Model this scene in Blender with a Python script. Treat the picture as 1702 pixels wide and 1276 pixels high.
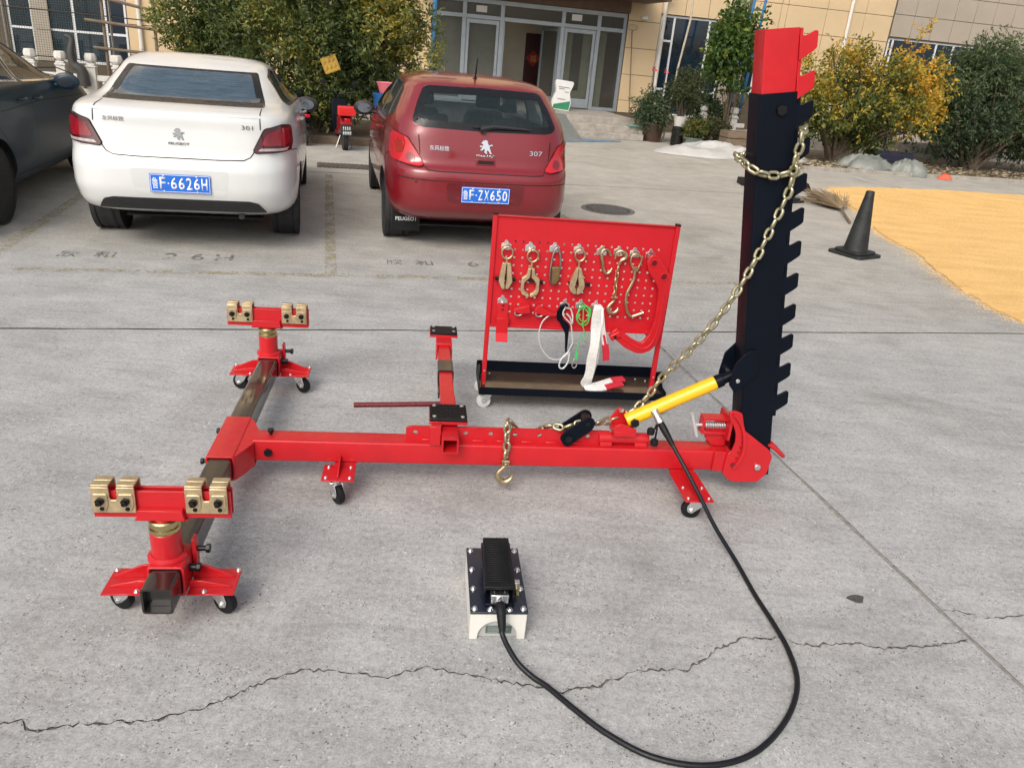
import bpy, bmesh, math, random
import numpy as np
from mathutils import Matrix, Vector
R = math.radians
random.seed(7)
rng = np.random.default_rng(7)
for o in list(bpy.data.objects): bpy.data.objects.remove(o)
scene = bpy.context.scene
COL = scene.collection

# ------------------------------------------------------------ camera
CAM_H, PITCH, ROLL = 1.65, R(23.3), R(5.2)
cam_d = bpy.data.cameras.new('camera'); cam = bpy.data.objects.new('camera', cam_d); COL.objects.link(cam)
F = Vector((0, math.cos(PITCH), -math.sin(PITCH))); U0 = Vector((0, math.sin(PITCH), math.cos(PITCH))); R0 = Vector((1, 0, 0))
RV = R0 * math.cos(ROLL) + U0 * math.sin(ROLL); UV = U0 * math.cos(ROLL) - R0 * math.sin(ROLL)
m = Matrix((RV, UV, -F)).transposed().to_4x4(); m.translation = (0, 0, CAM_H)
cam.matrix_world = m
cam_d.sensor_fit = 'HORIZONTAL'; cam_d.sensor_width = 36; cam_d.lens = 1280 / 1702 * 36
cam_d.clip_start = .05; cam_d.clip_end = 1000
scene.camera = cam
# ------------------------------------------------------------ sky, sun, exposure
w = bpy.data.worlds.new('World'); scene.world = w; w.use_nodes = True
wn = w.node_tree; wn.nodes.clear()
SUN_EL, SUN_AZ = R(42), R(200)          # azimuth clockwise from +Y
sky = wn.nodes.new('ShaderNodeTexSky'); sky.sky_type = 'NISHITA'; sky.sun_disc = False
sky.sun_elevation = SUN_EL; sky.sun_rotation = SUN_AZ; sky.dust_density = 4.5; sky.air_density = 1.0; sky.ozone_density = .6
hs = wn.nodes.new('ShaderNodeHueSaturation'); hs.inputs['Saturation'].default_value = .45
bg = wn.nodes.new('ShaderNodeBackground'); bg.inputs['Strength'].default_value = .15
wo = wn.nodes.new('ShaderNodeOutputWorld')
wn.links.new(sky.outputs[0], hs.inputs['Color']); wn.links.new(hs.outputs[0], bg.inputs[0]); wn.links.new(bg.outputs[0], wo.inputs[0])
sd = bpy.data.lights.new('sun', 'SUN'); sd.energy = 1.1; sd.angle = R(30); sd.color = (1, .93, .82)
sun = bpy.data.objects.new('sun', sd); COL.objects.link(sun)
sun_dir = Vector((math.sin(SUN_AZ) * math.cos(SUN_EL), math.cos(SUN_AZ) * math.cos(SUN_EL), math.sin(SUN_EL)))
sun.rotation_euler = sun_dir.to_track_quat('Z', 'Y').to_euler()
scene.view_settings.view_transform = 'Standard'; scene.view_settings.look = 'None'
scene.view_settings.exposure = .28; scene.view_settings.gamma = 1; scene.view_settings.use_curve_mapping = False
scene.render.engine = 'CYCLES'
scene.render.resolution_x, scene.render.resolution_y = 1024, 767

# ------------------------------------------------------------ frames
TH = R(14.5)
SX = Vector((math.cos(TH), math.sin(TH), 0)); SY = Vector((-math.sin(TH), math.cos(TH), 0))
def site(s, t, z=0): return SX * s + SY * t + Vector((0, 0, z))     # yard frame: s along the facade, t away

# ------------------------------------------------------------ mesh builder
AX = {'xz': lambda a, b, h: (a, h, b), 'yz': lambda a, b, h: (h, a, b), 'xy': lambda a, b, h: (a, b, h)}
def rpoly(pts, r, n=4):
    """round the corners of a polygon; r a number or one per point"""
    out = []; k = len(pts)
    for i, p in enumerate(pts):
        ri = r[i] if isinstance(r, (list, tuple)) else r
        p = Vector(p); a = Vector(pts[i - 1]) - p; b = Vector(pts[(i + 1) % k]) - p
        la, lb = a.length, b.length
        if ri <= 0 or la < 1e-6 or lb < 1e-6: out.append(tuple(p)); continue
        d = min(ri, la * .49, lb * .49); a = p + a / la * d; b = p + b / lb * d
        for j in range(n + 1):
            t = j / n; q = a * (1 - t) ** 2 + p * 2 * t * (1 - t) + b * t * t; out.append(tuple(q))
    return out
def circ(cx, cy, r, n=16, a0=0): return [(cx + r * math.cos(a0 + 2 * math.pi * i / n), cy + r * math.sin(a0 + 2 * math.pi * i / n)) for i in range(n)]
def spline(pts, n=6, closed=False):
    P = [Vector(p) for p in pts]; k = len(P); out = []
    rngk = range(k) if closed else range(k - 1)
    for i in rngk:
        g = (lambda j: P[j % k]) if closed else (lambda j: P[max(0, min(k - 1, j))])
        a, b, c, d = g(i - 1), g(i), g(i + 1), g(i + 2)
        for j in range(n):
            t = j / n
            out.append(.5 * ((2 * b) + (c - a) * t + (2 * a - 5 * b + 4 * c - d) * t * t + (3 * b - a - 3 * c + d) * t ** 3))
    if not closed: out.append(P[-1])
    return out
class MB:
    def __init__(s): s.v = []; s.f = []
    def add(s, vs, fs, M=None):
        o = len(s.v)
        s.v += [tuple(M @ Vector(v)) if M else tuple(v) for v in vs]
        s.f += [tuple(i + o for i in f) for f in fs]; return s
    def box(s, c, d, M=None):
        x, y, z = c; a, b, e = d[0] / 2, d[1] / 2, d[2] / 2
        vs = [(x + i * a, y + j * b, z + k * e) for i in (-1, 1) for j in (-1, 1) for k in (-1, 1)]
        return s.add(vs, [(0, 1, 3, 2), (4, 6, 7, 5), (0, 4, 5, 1), (2, 3, 7, 6), (0, 2, 6, 4), (1, 5, 7, 3)], M)
    def bx(s, x0, x1, y0, y1, z0, z1, M=None): return s.box(((x0 + x1) / 2, (y0 + y1) / 2, (z0 + z1) / 2), (x1 - x0, y1 - y0, z1 - z0), M)
    def prism(s, poly, h0, h1, ax='xz', M=None):
        n = len(poly); g = AX[ax]
        vs = [g(a, b, h0) for a, b in poly] + [g(a, b, h1) for a, b in poly]
        return s.add(vs, [tuple(range(n)), tuple(range(2 * n - 1, n - 1, -1))] + [(i, n + i, n + (i + 1) % n, (i + 1) % n) for i in range(n)], M)
    def frame(s, outer, inner, h0, h1, ax='xz', M=None):
        """prism with a hole; both loops with as many points"""
        n = len(outer); g = AX[ax]
        vs = [g(a, b, h) for h in (h0, h1) for L in (outer, inner) for a, b in L]
        fs = []
        for i in range(n):
            j = (i + 1) % n
            fs += [(i, j, n + j, n + i), (2 * n + i, 3 * n + i, 3 * n + j, 2 * n + j), (i, 2 * n + i, 2 * n + j, j), (n + i, n + j, 3 * n + j, 3 * n + i)]
        return s.add(vs, fs, M)
    def cyl(s, p0, p1, r, n=16, r1=None, M=None):
        return s.tube([p0, p1], r, n, rr=[r, r if r1 is None else r1], M=M)
    def tube(s, pts, r, n=8, closed=False, rr=None, M=None, caps=True):
        P = [Vector(p) for p in pts]; k = len(P); vs = []; fs = []
        T = []
        for i in range(k):
            a = P[(i - 1) % k] if (closed or i > 0) else P[i]; b = P[(i + 1) % k] if (closed or i < k - 1) else P[i]
            d = b - a; T.append(d.normalized() if d.length > 1e-9 else Vector((0, 0, 1)))
        u = T[0].orthogonal().normalized()
        for i in range(k):
            u = (u - T[i] * u.dot(T[i]))
            u = u.normalized() if u.length > 1e-6 else T[i].orthogonal().normalized()
            v = T[i].cross(u); ri = rr[i] if rr else r
            vs += [tuple(P[i] + (u * math.cos(2 * math.pi * j / n) + v * math.sin(2 * math.pi * j / n)) * ri) for j in range(n)]
        for i in range(k if closed else k - 1):
            a, b = i * n, ((i + 1) % k) * n
            fs += [(a + j, a + (j + 1) % n, b + (j + 1) % n, b + j) for j in range(n)]
        if not closed and caps: fs += [tuple(range(n - 1, -1, -1)), tuple((k - 1) * n + j for j in range(n))]
        return s.add(vs, fs, M)
    def ribbon(s, pts, w, th, side, M=None, ws=None):
        """flat strap along pts; side = direction of the width"""
        P = [Vector(p) for p in pts]; k = len(P); vs = []; fs = []
        for i in range(k):
            t = (P[min(k - 1, i + 1)] - P[max(0, i - 1)]).normalized(); sd_ = Vector(side if not callable(side) else side(i)).normalized()
            n_ = t.cross(sd_).normalized(); wi = ws[i] if ws else w
            vs += [tuple(P[i] + sd_ * a * wi / 2 + n_ * b * th / 2) for a, b in ((-1, -1), (1, -1), (1, 1), (-1, 1))]
        for i in range(k - 1):
            fs += [(4 * i + j, 4 * i + (j + 1) % 4, 4 * i + 4 + (j + 1) % 4, 4 * i + 4 + j) for j in range(4)]
        fs += [(3, 2, 1, 0), tuple(4 * (k - 1) + j for j in range(4))]
        return s.add(vs, fs, M)
    def lathe(s, prof, n=24, M=None, closed=False):
        k = len(prof); vs = [(r * math.cos(2 * math.pi * j / n), r * math.sin(2 * math.pi * j / n), z) for r, z in prof for j in range(n)]
        fs = [(i * n + j, i * n + (j + 1) % n, ((i + 1) % k) * n + (j + 1) % n, ((i + 1) % k) * n + j) for i in range(k if closed else k - 1) for j in range(n)]
        if not closed: fs += [tuple(range(n - 1, -1, -1)), tuple((k - 1) * n + j for j in range(n))]
        return s.add(vs, fs, M)
    def bolt(s, p, d, r=.009, h=.007, n=6, wash=0):
        """hex head at p, sticking out along d"""
        p = Vector(p); d = Vector(d).normalized()
        if wash: s.cyl(p, p + d * .002, wash, 14); p = p + d * .002
        return s.cyl(p, p + d * h, r, n)
    def mesh(s, name, mat=None, ang=38, clean=True):
        me = bpy.data.meshes.new(name); me.from_pydata(s.v, [], s.f)
        if clean:
            bm = bmesh.new(); bm.from_mesh(me); bmesh.ops.recalc_face_normals(bm, faces=bm.faces); bm.to_mesh(me); bm.free()
        if mat is not None:
            for q in (mat if isinstance(mat, (list, tuple)) else [mat]): me.materials.append(q)
        if ang is not None:
            me.polygons.foreach_set('use_smooth', [True] * len(me.polygons)); me.set_sharp_from_angle(angle=R(ang))
        me.update(); return me
    def build(s, name, mat=None, parent=None, bevel=0, ang=38, clean=True, seg=2):
        o = bpy.data.objects.new(name, s.mesh(name, mat, ang, clean)); COL.objects.link(o)
        if parent is not None: o.parent = parent
        if bevel:
            b = o.modifiers.new('bevel', 'BEVEL'); b.width = bevel; b.segments = seg; b.limit_method = 'ANGLE'; b.angle_limit = R(40); b.harden_normals = False
        return o
def tag(o, label=None, cat=None, group=None, kind=None):
    if label: o['label'] = label
    if cat: o['category'] = cat
    if group: o['group'] = group
    if kind: o['kind'] = kind
    return o
def thing(name, label, cat, loc=(0, 0, 0), rotz=0., group=None, rot=None):
    o = bpy.data.objects.new(name, None); o.empty_display_size = .1; COL.objects.link(o)
    o.location = loc; o.rotation_euler = rot or (0, 0, rotz)
    return tag(o, label, cat, group)
def inst(src, parent=None, M=None, name=None):
    o = src.copy(); COL.objects.link(o)
    if parent is not None: o.parent = parent
    if M is not None: o.matrix_local = M
    for k in list(o.keys()):
        if parent is not None and k in ('label', 'category', 'group'): del o[k]
    return o
def copy_tree(o, parent=None):
    c = o.copy(); COL.objects.link(c)
    if parent is not None: c.parent = parent
    for ch in o.children: copy_tree(ch, c)
    return c
TRN = Matrix.Translation
def ROT(deg, ax): return Matrix.Rotation(R(deg), 4, ax)

# ------------------------------------------------------------ materials
def nodes(name):
    mt = bpy.data.materials.new(name); mt.use_nodes = True; nt = mt.node_tree
    return mt, nt, nt.nodes['Principled BSDF'], nt.nodes['Material Output']
def N(nt, typ, **kw):
    n = nt.nodes.new(typ)
    for k, v in kw.items():
        if k in n.inputs: n.inputs[k].default_value = v
        else: setattr(n, k, v)
    return n
def L(nt, a, b): nt.links.new(a, b)
def coords(nt, obj=False):
    if obj: return N(nt, 'ShaderNodeTexCoord').outputs['Object']
    return N(nt, 'ShaderNodeNewGeometry').outputs['Position']
def ramp(nt, fac, stops, interp='LINEAR'):
    r = N(nt, 'ShaderNodeValToRGB'); cr = r.color_ramp; cr.interpolation = interp
    while len(cr.elements) < len(stops): cr.elements.new(.5)
    for e, (p, c) in zip(cr.elements, stops):
        e.position = p; e.color = (*c, 1) if not isinstance(c, (int, float)) else (c, c, c, 1)
    L(nt, fac, r.inputs[0]); return r.outputs[0]
def noise(nt, co, scale, detail=4, rough=.55, dist=0):
    n = N(nt, 'ShaderNodeTexNoise', Scale=scale, Detail=detail, Roughness=rough, Distortion=dist); L(nt, co, n.inputs['Vector']); return n.outputs['Fac']
def mixc(nt, fac, a, b, typ='MIX'):
    n = N(nt, 'ShaderNodeMix', data_type='RGBA', blend_type=typ)
    for i, v in ((0, fac), (6, a), (7, b)):
        if isinstance(v, (int, float)): n.inputs[i].default_value = v
        elif isinstance(v, tuple): n.inputs[i].default_value = (*v, 1)
        else: L(nt, v, n.inputs[i])
    return n.outputs[2]
def bump(nt, p, h, strength=.3, dist=.002):
    b = N(nt, 'ShaderNodeBump', Strength=strength, Distance=dist); L(nt, h, b.inputs['Height']); L(nt, b.outputs[0], p.inputs['Normal'])
def mat(name, col, rough=.5, metal=0., coat=0., var=.12, scale=6., bs=0., bscale=120., bd=.001, spec=.5, rv=.1, coat_rough=.05, stretch=None, sheen=0, obj=True):
    """paint, metal, rubber... with soft colour and gloss variation"""
    mt, nt, p, out = nodes(name)
    co = coords(nt, obj)
    if stretch:
        mp = N(nt, 'ShaderNodeMapping', Scale=stretch); L(nt, co, mp.inputs[0]); co = mp.outputs[0]
    nz = noise(nt, co, scale, 5, .6)
    dark = tuple(c * (1 - var) for c in col); lite = tuple(min(1, c * (1 + var)) for c in col)
    L(nt, ramp(nt, nz, [(.3, dark), (.7, lite)]), p.inputs['Base Color'])
    n2 = noise(nt, co, scale * 4.3, 4, .6)
    L(nt, ramp(nt, n2, [(.3, max(.02, rough - rv)), (.7, min(1, rough + rv))]), p.inputs['Roughness'])
    p.inputs['Metallic'].default_value = metal; p.inputs['Coat Weight'].default_value = coat; p.inputs['Coat Roughness'].default_value = coat_rough
    p.inputs['Specular IOR Level'].default_value = spec
    if sheen: p.inputs['Sheen Weight'].default_value = sheen
    if bs: bump(nt, p, noise(nt, co, bscale, 3, .6), bs, bd)
    return mt
M = {}
M['red'] = mat('red_paint', (.50, .010, .016), .4, coat=.3, spec=.35, var=.08, scale=9, bs=.06, bscale=60, bd=.0008, coat_rough=.08)
M['red2'] = mat('cart_red_paint', (.50, .009, .017), .45, coat=.08, spec=.35, var=.05, scale=4, coat_rough=.2)
M['black'] = mat('black_paint', (.003, .005, .010), .42, coat=.05, var=.12, scale=3, rv=.04, coat_rough=.2, spec=.1)
M['blacktube'] = mat('black_tube_paint', (.014, .011, .010), .22, coat=.6, var=.3, scale=5, rv=.06, coat_rough=.08)
M['rubber'] = mat('black_rubber', (.008, .008, .009), .55, var=.25, scale=30, bs=.15, spec=.25)
M['tyre'] = mat('tyre_rubber', (.02, .02, .021), .75, var=.3, scale=14, bs=.2)
M['zinc'] = mat('zinc_plated_steel', (.78, .79, .79), .3, 1., var=.10, scale=30)
M['gold'] = mat('yellow_zinc_steel', (.58, .48, .29), .33, 1., var=.25, scale=22, rv=.14)
M['goldp'] = mat('yellow_passivated_plate', (.60, .47, .29), .42, .8, var=.25, scale=26, rv=.1)
M['olive'] = mat('chain_yellow_zinc', (.46, .42, .27), .34, .9, var=.3, scale=40)
M['brass'] = mat('brass', (.52, .44, .22), .32, 1.)
M['steel'] = mat('worn_steel', (.35, .34, .32), .35, 1., var=.25, scale=30)
M['yellow'] = mat('yellow_paint', (.85, .47, .006), .35, coat=.3, var=.05)
M['boltblk'] = mat('black_oxide_bolt', (.008, .008, .009), .38, .2, var=.2, spec=.35)
M['white'] = mat('white_paint', (.68, .67, .62), .45, var=.06)
M['whitepl'] = mat('white_plastic', (.7, .7, .68), .4, var=.05)
M['webbing'] = mat('white_webbing', (.72, .71, .68), .85, var=.12, scale=60, bs=.6, bscale=420, bd=.002)
M['redweb'] = mat('red_webbing', (.55, .015, .035), .8, var=.1, scale=60, bs=.5, bscale=420)
M['green'] = mat('green_cord', (.05, .5, .1), .5)
M['cable'] = mat('coated_wire_rope', (.62, .63, .62), .4, .3, var=.1, scale=80)
M['maroon'] = mat('dark_red_bar', (.13, .008, .014), .3, coat=.4, var=.1)
M['hose'] = mat('black_hose', (.007, .008, .010), .42, var=.2, scale=40, spec=.35)
M['label'] = mat('grey_green_label', (.09, .12, .11), .4, var=.3, scale=60)
M['traytop'] = mat('black_tray_paint', (.06, .038, .027), .2, coat=.6, var=.2, scale=3, coat_rough=.12)
M['dark'] = mat('dark_void', (.01, .01, .011), .8, var=.1)

# ------------------------------------------------------------ ground
def concrete():
    mt, nt, p, out = nodes('worn_concrete')
    co = coords(nt)
    big = noise(nt, co, .55, 4, .6); mid = noise(nt, co, 3.2, 6, .65); fine = noise(nt, co, 46, 5, .75)
    c = ramp(nt, big, [(.3, (.30, .30, .30)), (.5, (.335, .334, .33)), (.72, (.375, .37, .36))])
    c = mixc(nt, .6, c, ramp(nt, mid, [(.28, (.25, .248, .245)), (.5, (.335, .334, .332)), (.72, (.42, .415, .405))]))
    c = mixc(nt, .75, c, ramp(nt, fine, [(.3, .66), (.5, 1.), (.72, 1.3)]), 'MULTIPLY')
    # streaks left by the float, dusty scuffs
    mp = N(nt, 'ShaderNodeMapping', Scale=(1.2, 7, 1)); mp.inputs['Rotation'].default_value = (0, 0, -TH); L(nt, co, mp.inputs[0])
    st = noise(nt, mp.outputs[0], 2.1, 6, .7, .4)
    c = mixc(nt, .6, c, ramp(nt, st, [(.33, .80), (.5, 1.), (.68, 1.14)]), 'MULTIPLY')
    # exposed aggregate: dark and pale chips
    wn_ = N(nt, 'ShaderNodeTexNoise', Scale=30., Detail=2.); L(nt, co, wn_.inputs['Vector'])
    cw = mixc(nt, 1., co, mixc(nt, 1., wn_.outputs['Color'], (.035, .035, .035), 'MULTIPLY'), 'ADD')
    v = N(nt, 'ShaderNodeTexVoronoi', Scale=125.); L(nt, cw, v.inputs['Vector'])
    dist = noise(nt, co, 9, 3, .5)
    sel = N(nt, 'ShaderNodeSeparateColor'); L(nt, v.outputs['Color'], sel.inputs[0])
    near = ramp(nt, v.outputs['Distance'], [(.28, 1.), (.42, 0.)])
    dk = N(nt, 'ShaderNodeMath', operation='LESS_THAN'); L(nt, sel.outputs[0], dk.inputs[0]); dk.inputs[1].default_value = .16
    lt = N(nt, 'ShaderNodeMath', operation='GREATER_THAN'); L(nt, sel.outputs[0], lt.inputs[0]); lt.inputs[1].default_value = .90
    pat = ramp(nt, dist, [(.38, 0.), (.6, 1.)])
    def mul(a, b):
        k = N(nt, 'ShaderNodeMath', operation='MULTIPLY'); L(nt, a, k.inputs[0]); L(nt, b, k.inputs[1]); return k.outputs[0]
    c = mixc(nt, mul(mul(near, dk.outputs[0]), pat), c, (.14, .137, .133))
    c = mixc(nt, mul(mul(near, lt.outputs[0]), pat), c, (.52, .51, .49))
    v2 = N(nt, 'ShaderNodeTexVoronoi', Scale=40.); L(nt, cw, v2.inputs['Vector'])
    s2 = N(nt, 'ShaderNodeSeparateColor'); L(nt, v2.outputs['Color'], s2.inputs[0])
    d2 = N(nt, 'ShaderNodeMath', operation='LESS_THAN'); L(nt, s2.outputs[1], d2.inputs[0]); d2.inputs[1].default_value = .10
    n2 = ramp(nt, v2.outputs['Distance'], [(.10, .7), (.26, 0.)])
    c = mixc(nt, mul(n2, d2.outputs[0]), c, (.16, .157, .153))
    # old stains
    stn = noise(nt, co, .9, 5, .7, .6)
    c = mixc(nt, .8, c, ramp(nt, stn, [(.28, (.66, .65, .63)), (.40, (.90, .89, .87)), (.55, (1., 1., 1.)), (.72, (1.10, 1.09, 1.07))]), 'MULTIPLY')
    sp = N(nt, 'ShaderNodeSeparateXYZ'); L(nt, co, sp.inputs[0])       # cool near, warm far: the yard's light put into the colour
    far = ramp(nt, N_map(nt, sp.outputs[1], 4.5, 9.5), [(0., (1., 1.008, 1.025)), (.35, (.98, .96, .92)), (1., (1.10, 1.05, .96))])
    c = mixc(nt, 1., c, far, 'MULTIPLY')
    grain = noise(nt, co, 150, 3, .8); c = mixc(nt, .8, c, ramp(nt, grain, [(.28, .62), (.5, 1.), (.72, 1.32)]), 'MULTIPLY')
    c = mixc(nt, 1., c, (1.14, 1.135, 1.115), 'MULTIPLY')
    L(nt, c, p.inputs['Base Color'])
    L(nt, ramp(nt, mid, [(.3, .72), (.7, .92)]), p.inputs['Roughness']); p.inputs['Specular IOR Level'].default_value = .3
    h = mixc(nt, .5, fine, ramp(nt, mul(near, dk.outputs[0]), [(0., 1.), (1., 0.)]))
    bump(nt, p, h, .55, .004)
    return mt
def N_map(nt, v, a, b):
    k = N(nt, 'ShaderNodeMapRange'); L(nt, v, k.inputs[0]); k.inputs[1].default_value = a; k.inputs[2].default_value = b; return k.outputs[0]
M['concrete'] = concrete()
M['dirt'] = mat('joint_dirt', (.055, .048, .040), .95, var=.5, scale=40, bs=.5, bscale=90, bd=.006, obj=False)
g = MB(); g.add([tuple(site(-150, -60, -.022)), tuple(site(150, -60, -.022)), tuple(site(150, 240, -.022)), tuple(site(-150, 240, -.022))], [(0, 1, 2, 3)])
ground = g.build('ground', M['dirt'], ang=None); tag(ground, kind='structure')
crack_pts = [(-6, 1.98), (-4.6, 1.83), (-3.4, 1.92), (-2.3, 1.73), (-1.5, 1.76), (-.95, 1.63), (-.82, 1.65), (-.77, 1.655), (-.74, 1.62), (-.63, 1.62), (-.44, 1.61), (-.32, 1.64), (-.18, 1.71), (-.09, 1.74), (.01, 1.72), (.14, 1.68), (.26, 1.70), (.35, 1.67), (.5, 1.61), (.63, 1.56), (.75, 1.57), (.88, 1.61), (1.03, 1.59), (1.18, 1.67), (1.29, 1.70), (1.4, 1.68), (1.47, 1.64), (1.63, 1.63), (1.73, 1.59), (1.99, 1.59), (2.045, 1.60)]
def jag(pts, step, amp, seed, gap):
    """jagged crack line: two matching sides a few mm apart, mouth width uneven"""
    rr = random.Random(seed); a = []; b = []
    for i in range(len(pts) - 1):
        p, q = pts[i], pts[i + 1]; n = max(1, int(math.hypot(q[0] - p[0], q[1] - p[1]) / step))
        for j in range(n):
            t = j / n; x = p[0] + (q[0] - p[0]) * t; y = p[1] + (q[1] - p[1]) * t + rr.uniform(-amp, amp)
            gg = gap * rr.choice((.35, .6, .8, 1, 1, 1.5, 2.1)); sft = rr.uniform(-.3, .3) * gap
            a.append((x, y + gg / 2 + sft)); b.append((x + rr.uniform(-.003, .003), y - gg / 2 + sft))
    a.append(pts[-1]); b.append((pts[-1][0], pts[-1][1] - .0012))
    return a, b
def edge(p, q, step=.18, amp=.0025, seed=1):
    rr = random.Random(seed); n = max(2, int(math.hypot(q[0] - p[0], q[1] - p[1]) / step)); out = []
    for j in range(n):
        t = j / n; j_ = 0 if j == 0 else rr.uniform(-amp, amp); dx, dy = q[0] - p[0], q[1] - p[1]; l = math.hypot(dx, dy)
        out.append((p[0] + dx * t - dy / l * j_, p[1] + dy * t + dx / l * j_))
    return out
def slab(loop, z=0.):
    b = MB(); b.prism([tuple(site(s, t)[:2]) for s, t in loop], z - .03, z, 'xy')
    o = b.build('concrete_slab', [M['concrete'], M['dirt']], ground, ang=30)
    o.data.polygons.foreach_set('material_index', [0 if p.normal.z > .5 else 1 for p in o.data.polygons]); return o
sJ = [-60, -11.9, -6.0, 2.05, 9.9, 60]; tJ = [-40, -4.5, 4.55, 10.55, 60]; GAP = .009
seed = 0
for i in range(5):
    for j in range(4):
        seed += 4; x0, x1, y0, y1 = sJ[i] + GAP, sJ[i + 1] - GAP, tJ[j] + GAP, tJ[j + 1] - GAP
        stp = .12 if (i, j) in ((2, 1), (3, 1), (2, 2), (3, 2)) else 1.5
        am = .004 if stp < 1 else 0
        bot = edge((x0, y0), (x1, y0), stp, am, seed); rgt = edge((x1, y0), (x1, y1), stp, am, seed + 1)
        top = edge((x1, y1), (x0, y1), stp, am, seed + 2); lft = edge((x0, y1), (x0, y0), stp, am, seed + 3)
        if (i, j) == (2, 1):
            cp = [(x0, 1.98)] + crack_pts[1:-1] + [(x1, 1.60)]
            a, b = jag(cp, .012, .0075, 5, .0052)
            lo_r = [p for p in rgt if p[1] < b[-1][1] - .02]; hi_r = [p for p in rgt if p[1] > a[-1][1] + .02]
            lo_l = [p for p in lft if p[1] < b[0][1] - .02]; hi_l = [p for p in lft if p[1] > a[0][1] + .02]
            slab(bot + lo_r + b[::-1] + lo_l); slab(a + hi_r + top + hi_l)
        elif (i, j) == (3, 1):
            cp = [(x0, 1.74), (2.11, 1.73), (2.19, 1.68), (2.35, 1.68), (2.6, 1.72), (3.1, 1.62), (3.9, 1.7), (5, 1.55), (7, 1.75), (x1, 1.6)]
            a, b = jag(cp, .014, .006, 9, .004)
            lo_r = [p for p in rgt if p[1] < 1.5]; hi_r = [p for p in rgt if p[1] > 1.7]
            lo_l = [p for p in lft if p[1] < b[0][1] - .02]; hi_l = [p for p in lft if p[1] > a[0][1] + .02]
            slab(bot + lo_r + b[::-1] + lo_l); slab(a + hi_r + top + hi_l)
        else: slab(bot + rgt + top + lft)
# loose grit in the crack and the joints, crumbs on the concrete
def crumbs(name, label, spots, mtl, smin, smax, lift=.0):
    b = MB()
    for (x, y) in spots:
        r = rng.uniform(smin, smax); p = site(x, y, r * .35 + lift); a = rng.uniform(0, 6.28)
        vs = [(p.x + r * math.cos(a + k * 2.1) * rng.uniform(.6, 1.2), p.y + r * math.sin(a + k * 2.1) * rng.uniform(.6, 1.2), p.z - r * .4) for k in range(3)] + [(p.x, p.y, p.z + r * rng.uniform(.2, .7))]
        b.add(vs, [(0, 1, 3), (1, 2, 3), (2, 0, 3), (0, 2, 1)])
    o = b.build(name, mtl, ang=None); return tag(o, label, 'grit', kind='stuff')
M['grit'] = mat('stone_grit', (.22, .21, .2), .9, var=.6, scale=60, obj=False)
M['chip'] = mat('pale_chips', (.5, .47, .4), .85, var=.3, scale=60, obj=False)
sp = []
for k in range(len(crack_pts) - 1):
    p, q = crack_pts[k], crack_pts[k + 1]
    if p[0] < -2: continue
    for _ in range(int(150 * math.hypot(q[0] - p[0], q[1] - p[1])) + 4):
        t = rng.random(); sp.append((p[0] + (q[0] - p[0]) * t, p[1] + (q[1] - p[1]) * t + rng.normal(0, .011)))
for _ in range(420): sp.append((2.045 + rng.normal(0, .018), rng.uniform(1.2, 4.5)))
fl = MB(); a_ = []; c_ = []
for k in range(200):
    t = -4 + k * .0425; wob = .006 * math.sin(k * .9) + rng.uniform(-.005, .005); a_.append(tuple(site(2.05 - .016 + wob, t)[:2])); c_.append(tuple(site(2.05 + .018 + wob + rng.uniform(-.006, .006), t)[:2]))
fl.prism(a_ + c_[::-1], -.02, -.0015, 'xy'); fl.build('joint_filler', mat('joint_mortar', (.25, .235, .21), .95, var=.35, scale=30, bs=.6, bscale=80, bd=.004, obj=False), ground, ang=20)
for pth in (crack_pts, [(2.06, 1.74), (2.11, 1.73), (2.19, 1.68), (2.35, 1.68), (2.6, 1.72), (3.1, 1.62), (3.9, 1.7), (5, 1.55), (7, 1.75), (9.8, 1.6)]):
    fl = MB(); up = [tuple(site(x, y + .03)[:2]) for x, y in pth]; dn = [tuple(site(x, y - .03)[:2]) for x, y in pth][::-1]; fl.prism(up + dn, -.018, -.0045, 'xy'); fl.build('crack_filler', bpy.data.materials.get('crack_dirt') or mat('crack_dirt', (.17, .155, .13), .95, var=.5, scale=60, bs=.6, bscale=120, bd=.004, obj=False), ground, ang=20)
crumbs('grit', 'loose grey grit along the crack and joint in the concrete', sp, M['grit'], .0015, .0045)
sp = [(rng.uniform(-2, 4), rng.uniform(1.2, 9)) for _ in range(190)]
crumbs('pale_crumbs', 'pale crumbs scattered over the concrete yard', sp, M['chip'], .0025, .0065)
# ============================================================ pulling bench (frame puller)
BO = Vector((-1.069, 2.6185, 0)); BTH = R(8.1)
BEX = Vector((math.cos(BTH), math.sin(BTH), 0)); BEY = Vector((-math.sin(BTH), math.cos(BTH), 0))
def bw(x, y, z): return BO + BEX * x + BEY * y + Vector((0, 0, z))
bench = thing('frame_puller', 'red wheeled car frame pulling bench with tall black toothed tower', 'pulling bench', BO, BTH)
def hexbolt(parent, p, d, r, h, mtl=None, shank=0, sr=None, wash=0, name='bolt'):
    b = MB(); p = Vector(p); d = Vector(d).normalized()
    if shank: b.cyl(p, p + d * shank, sr or r * .55, 12); p = p + d * shank
    b.bolt(p, d, r, h, 6, wash); return b.build(name, mtl or M['boltblk'], parent, bevel=.001, seg=1)
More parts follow.
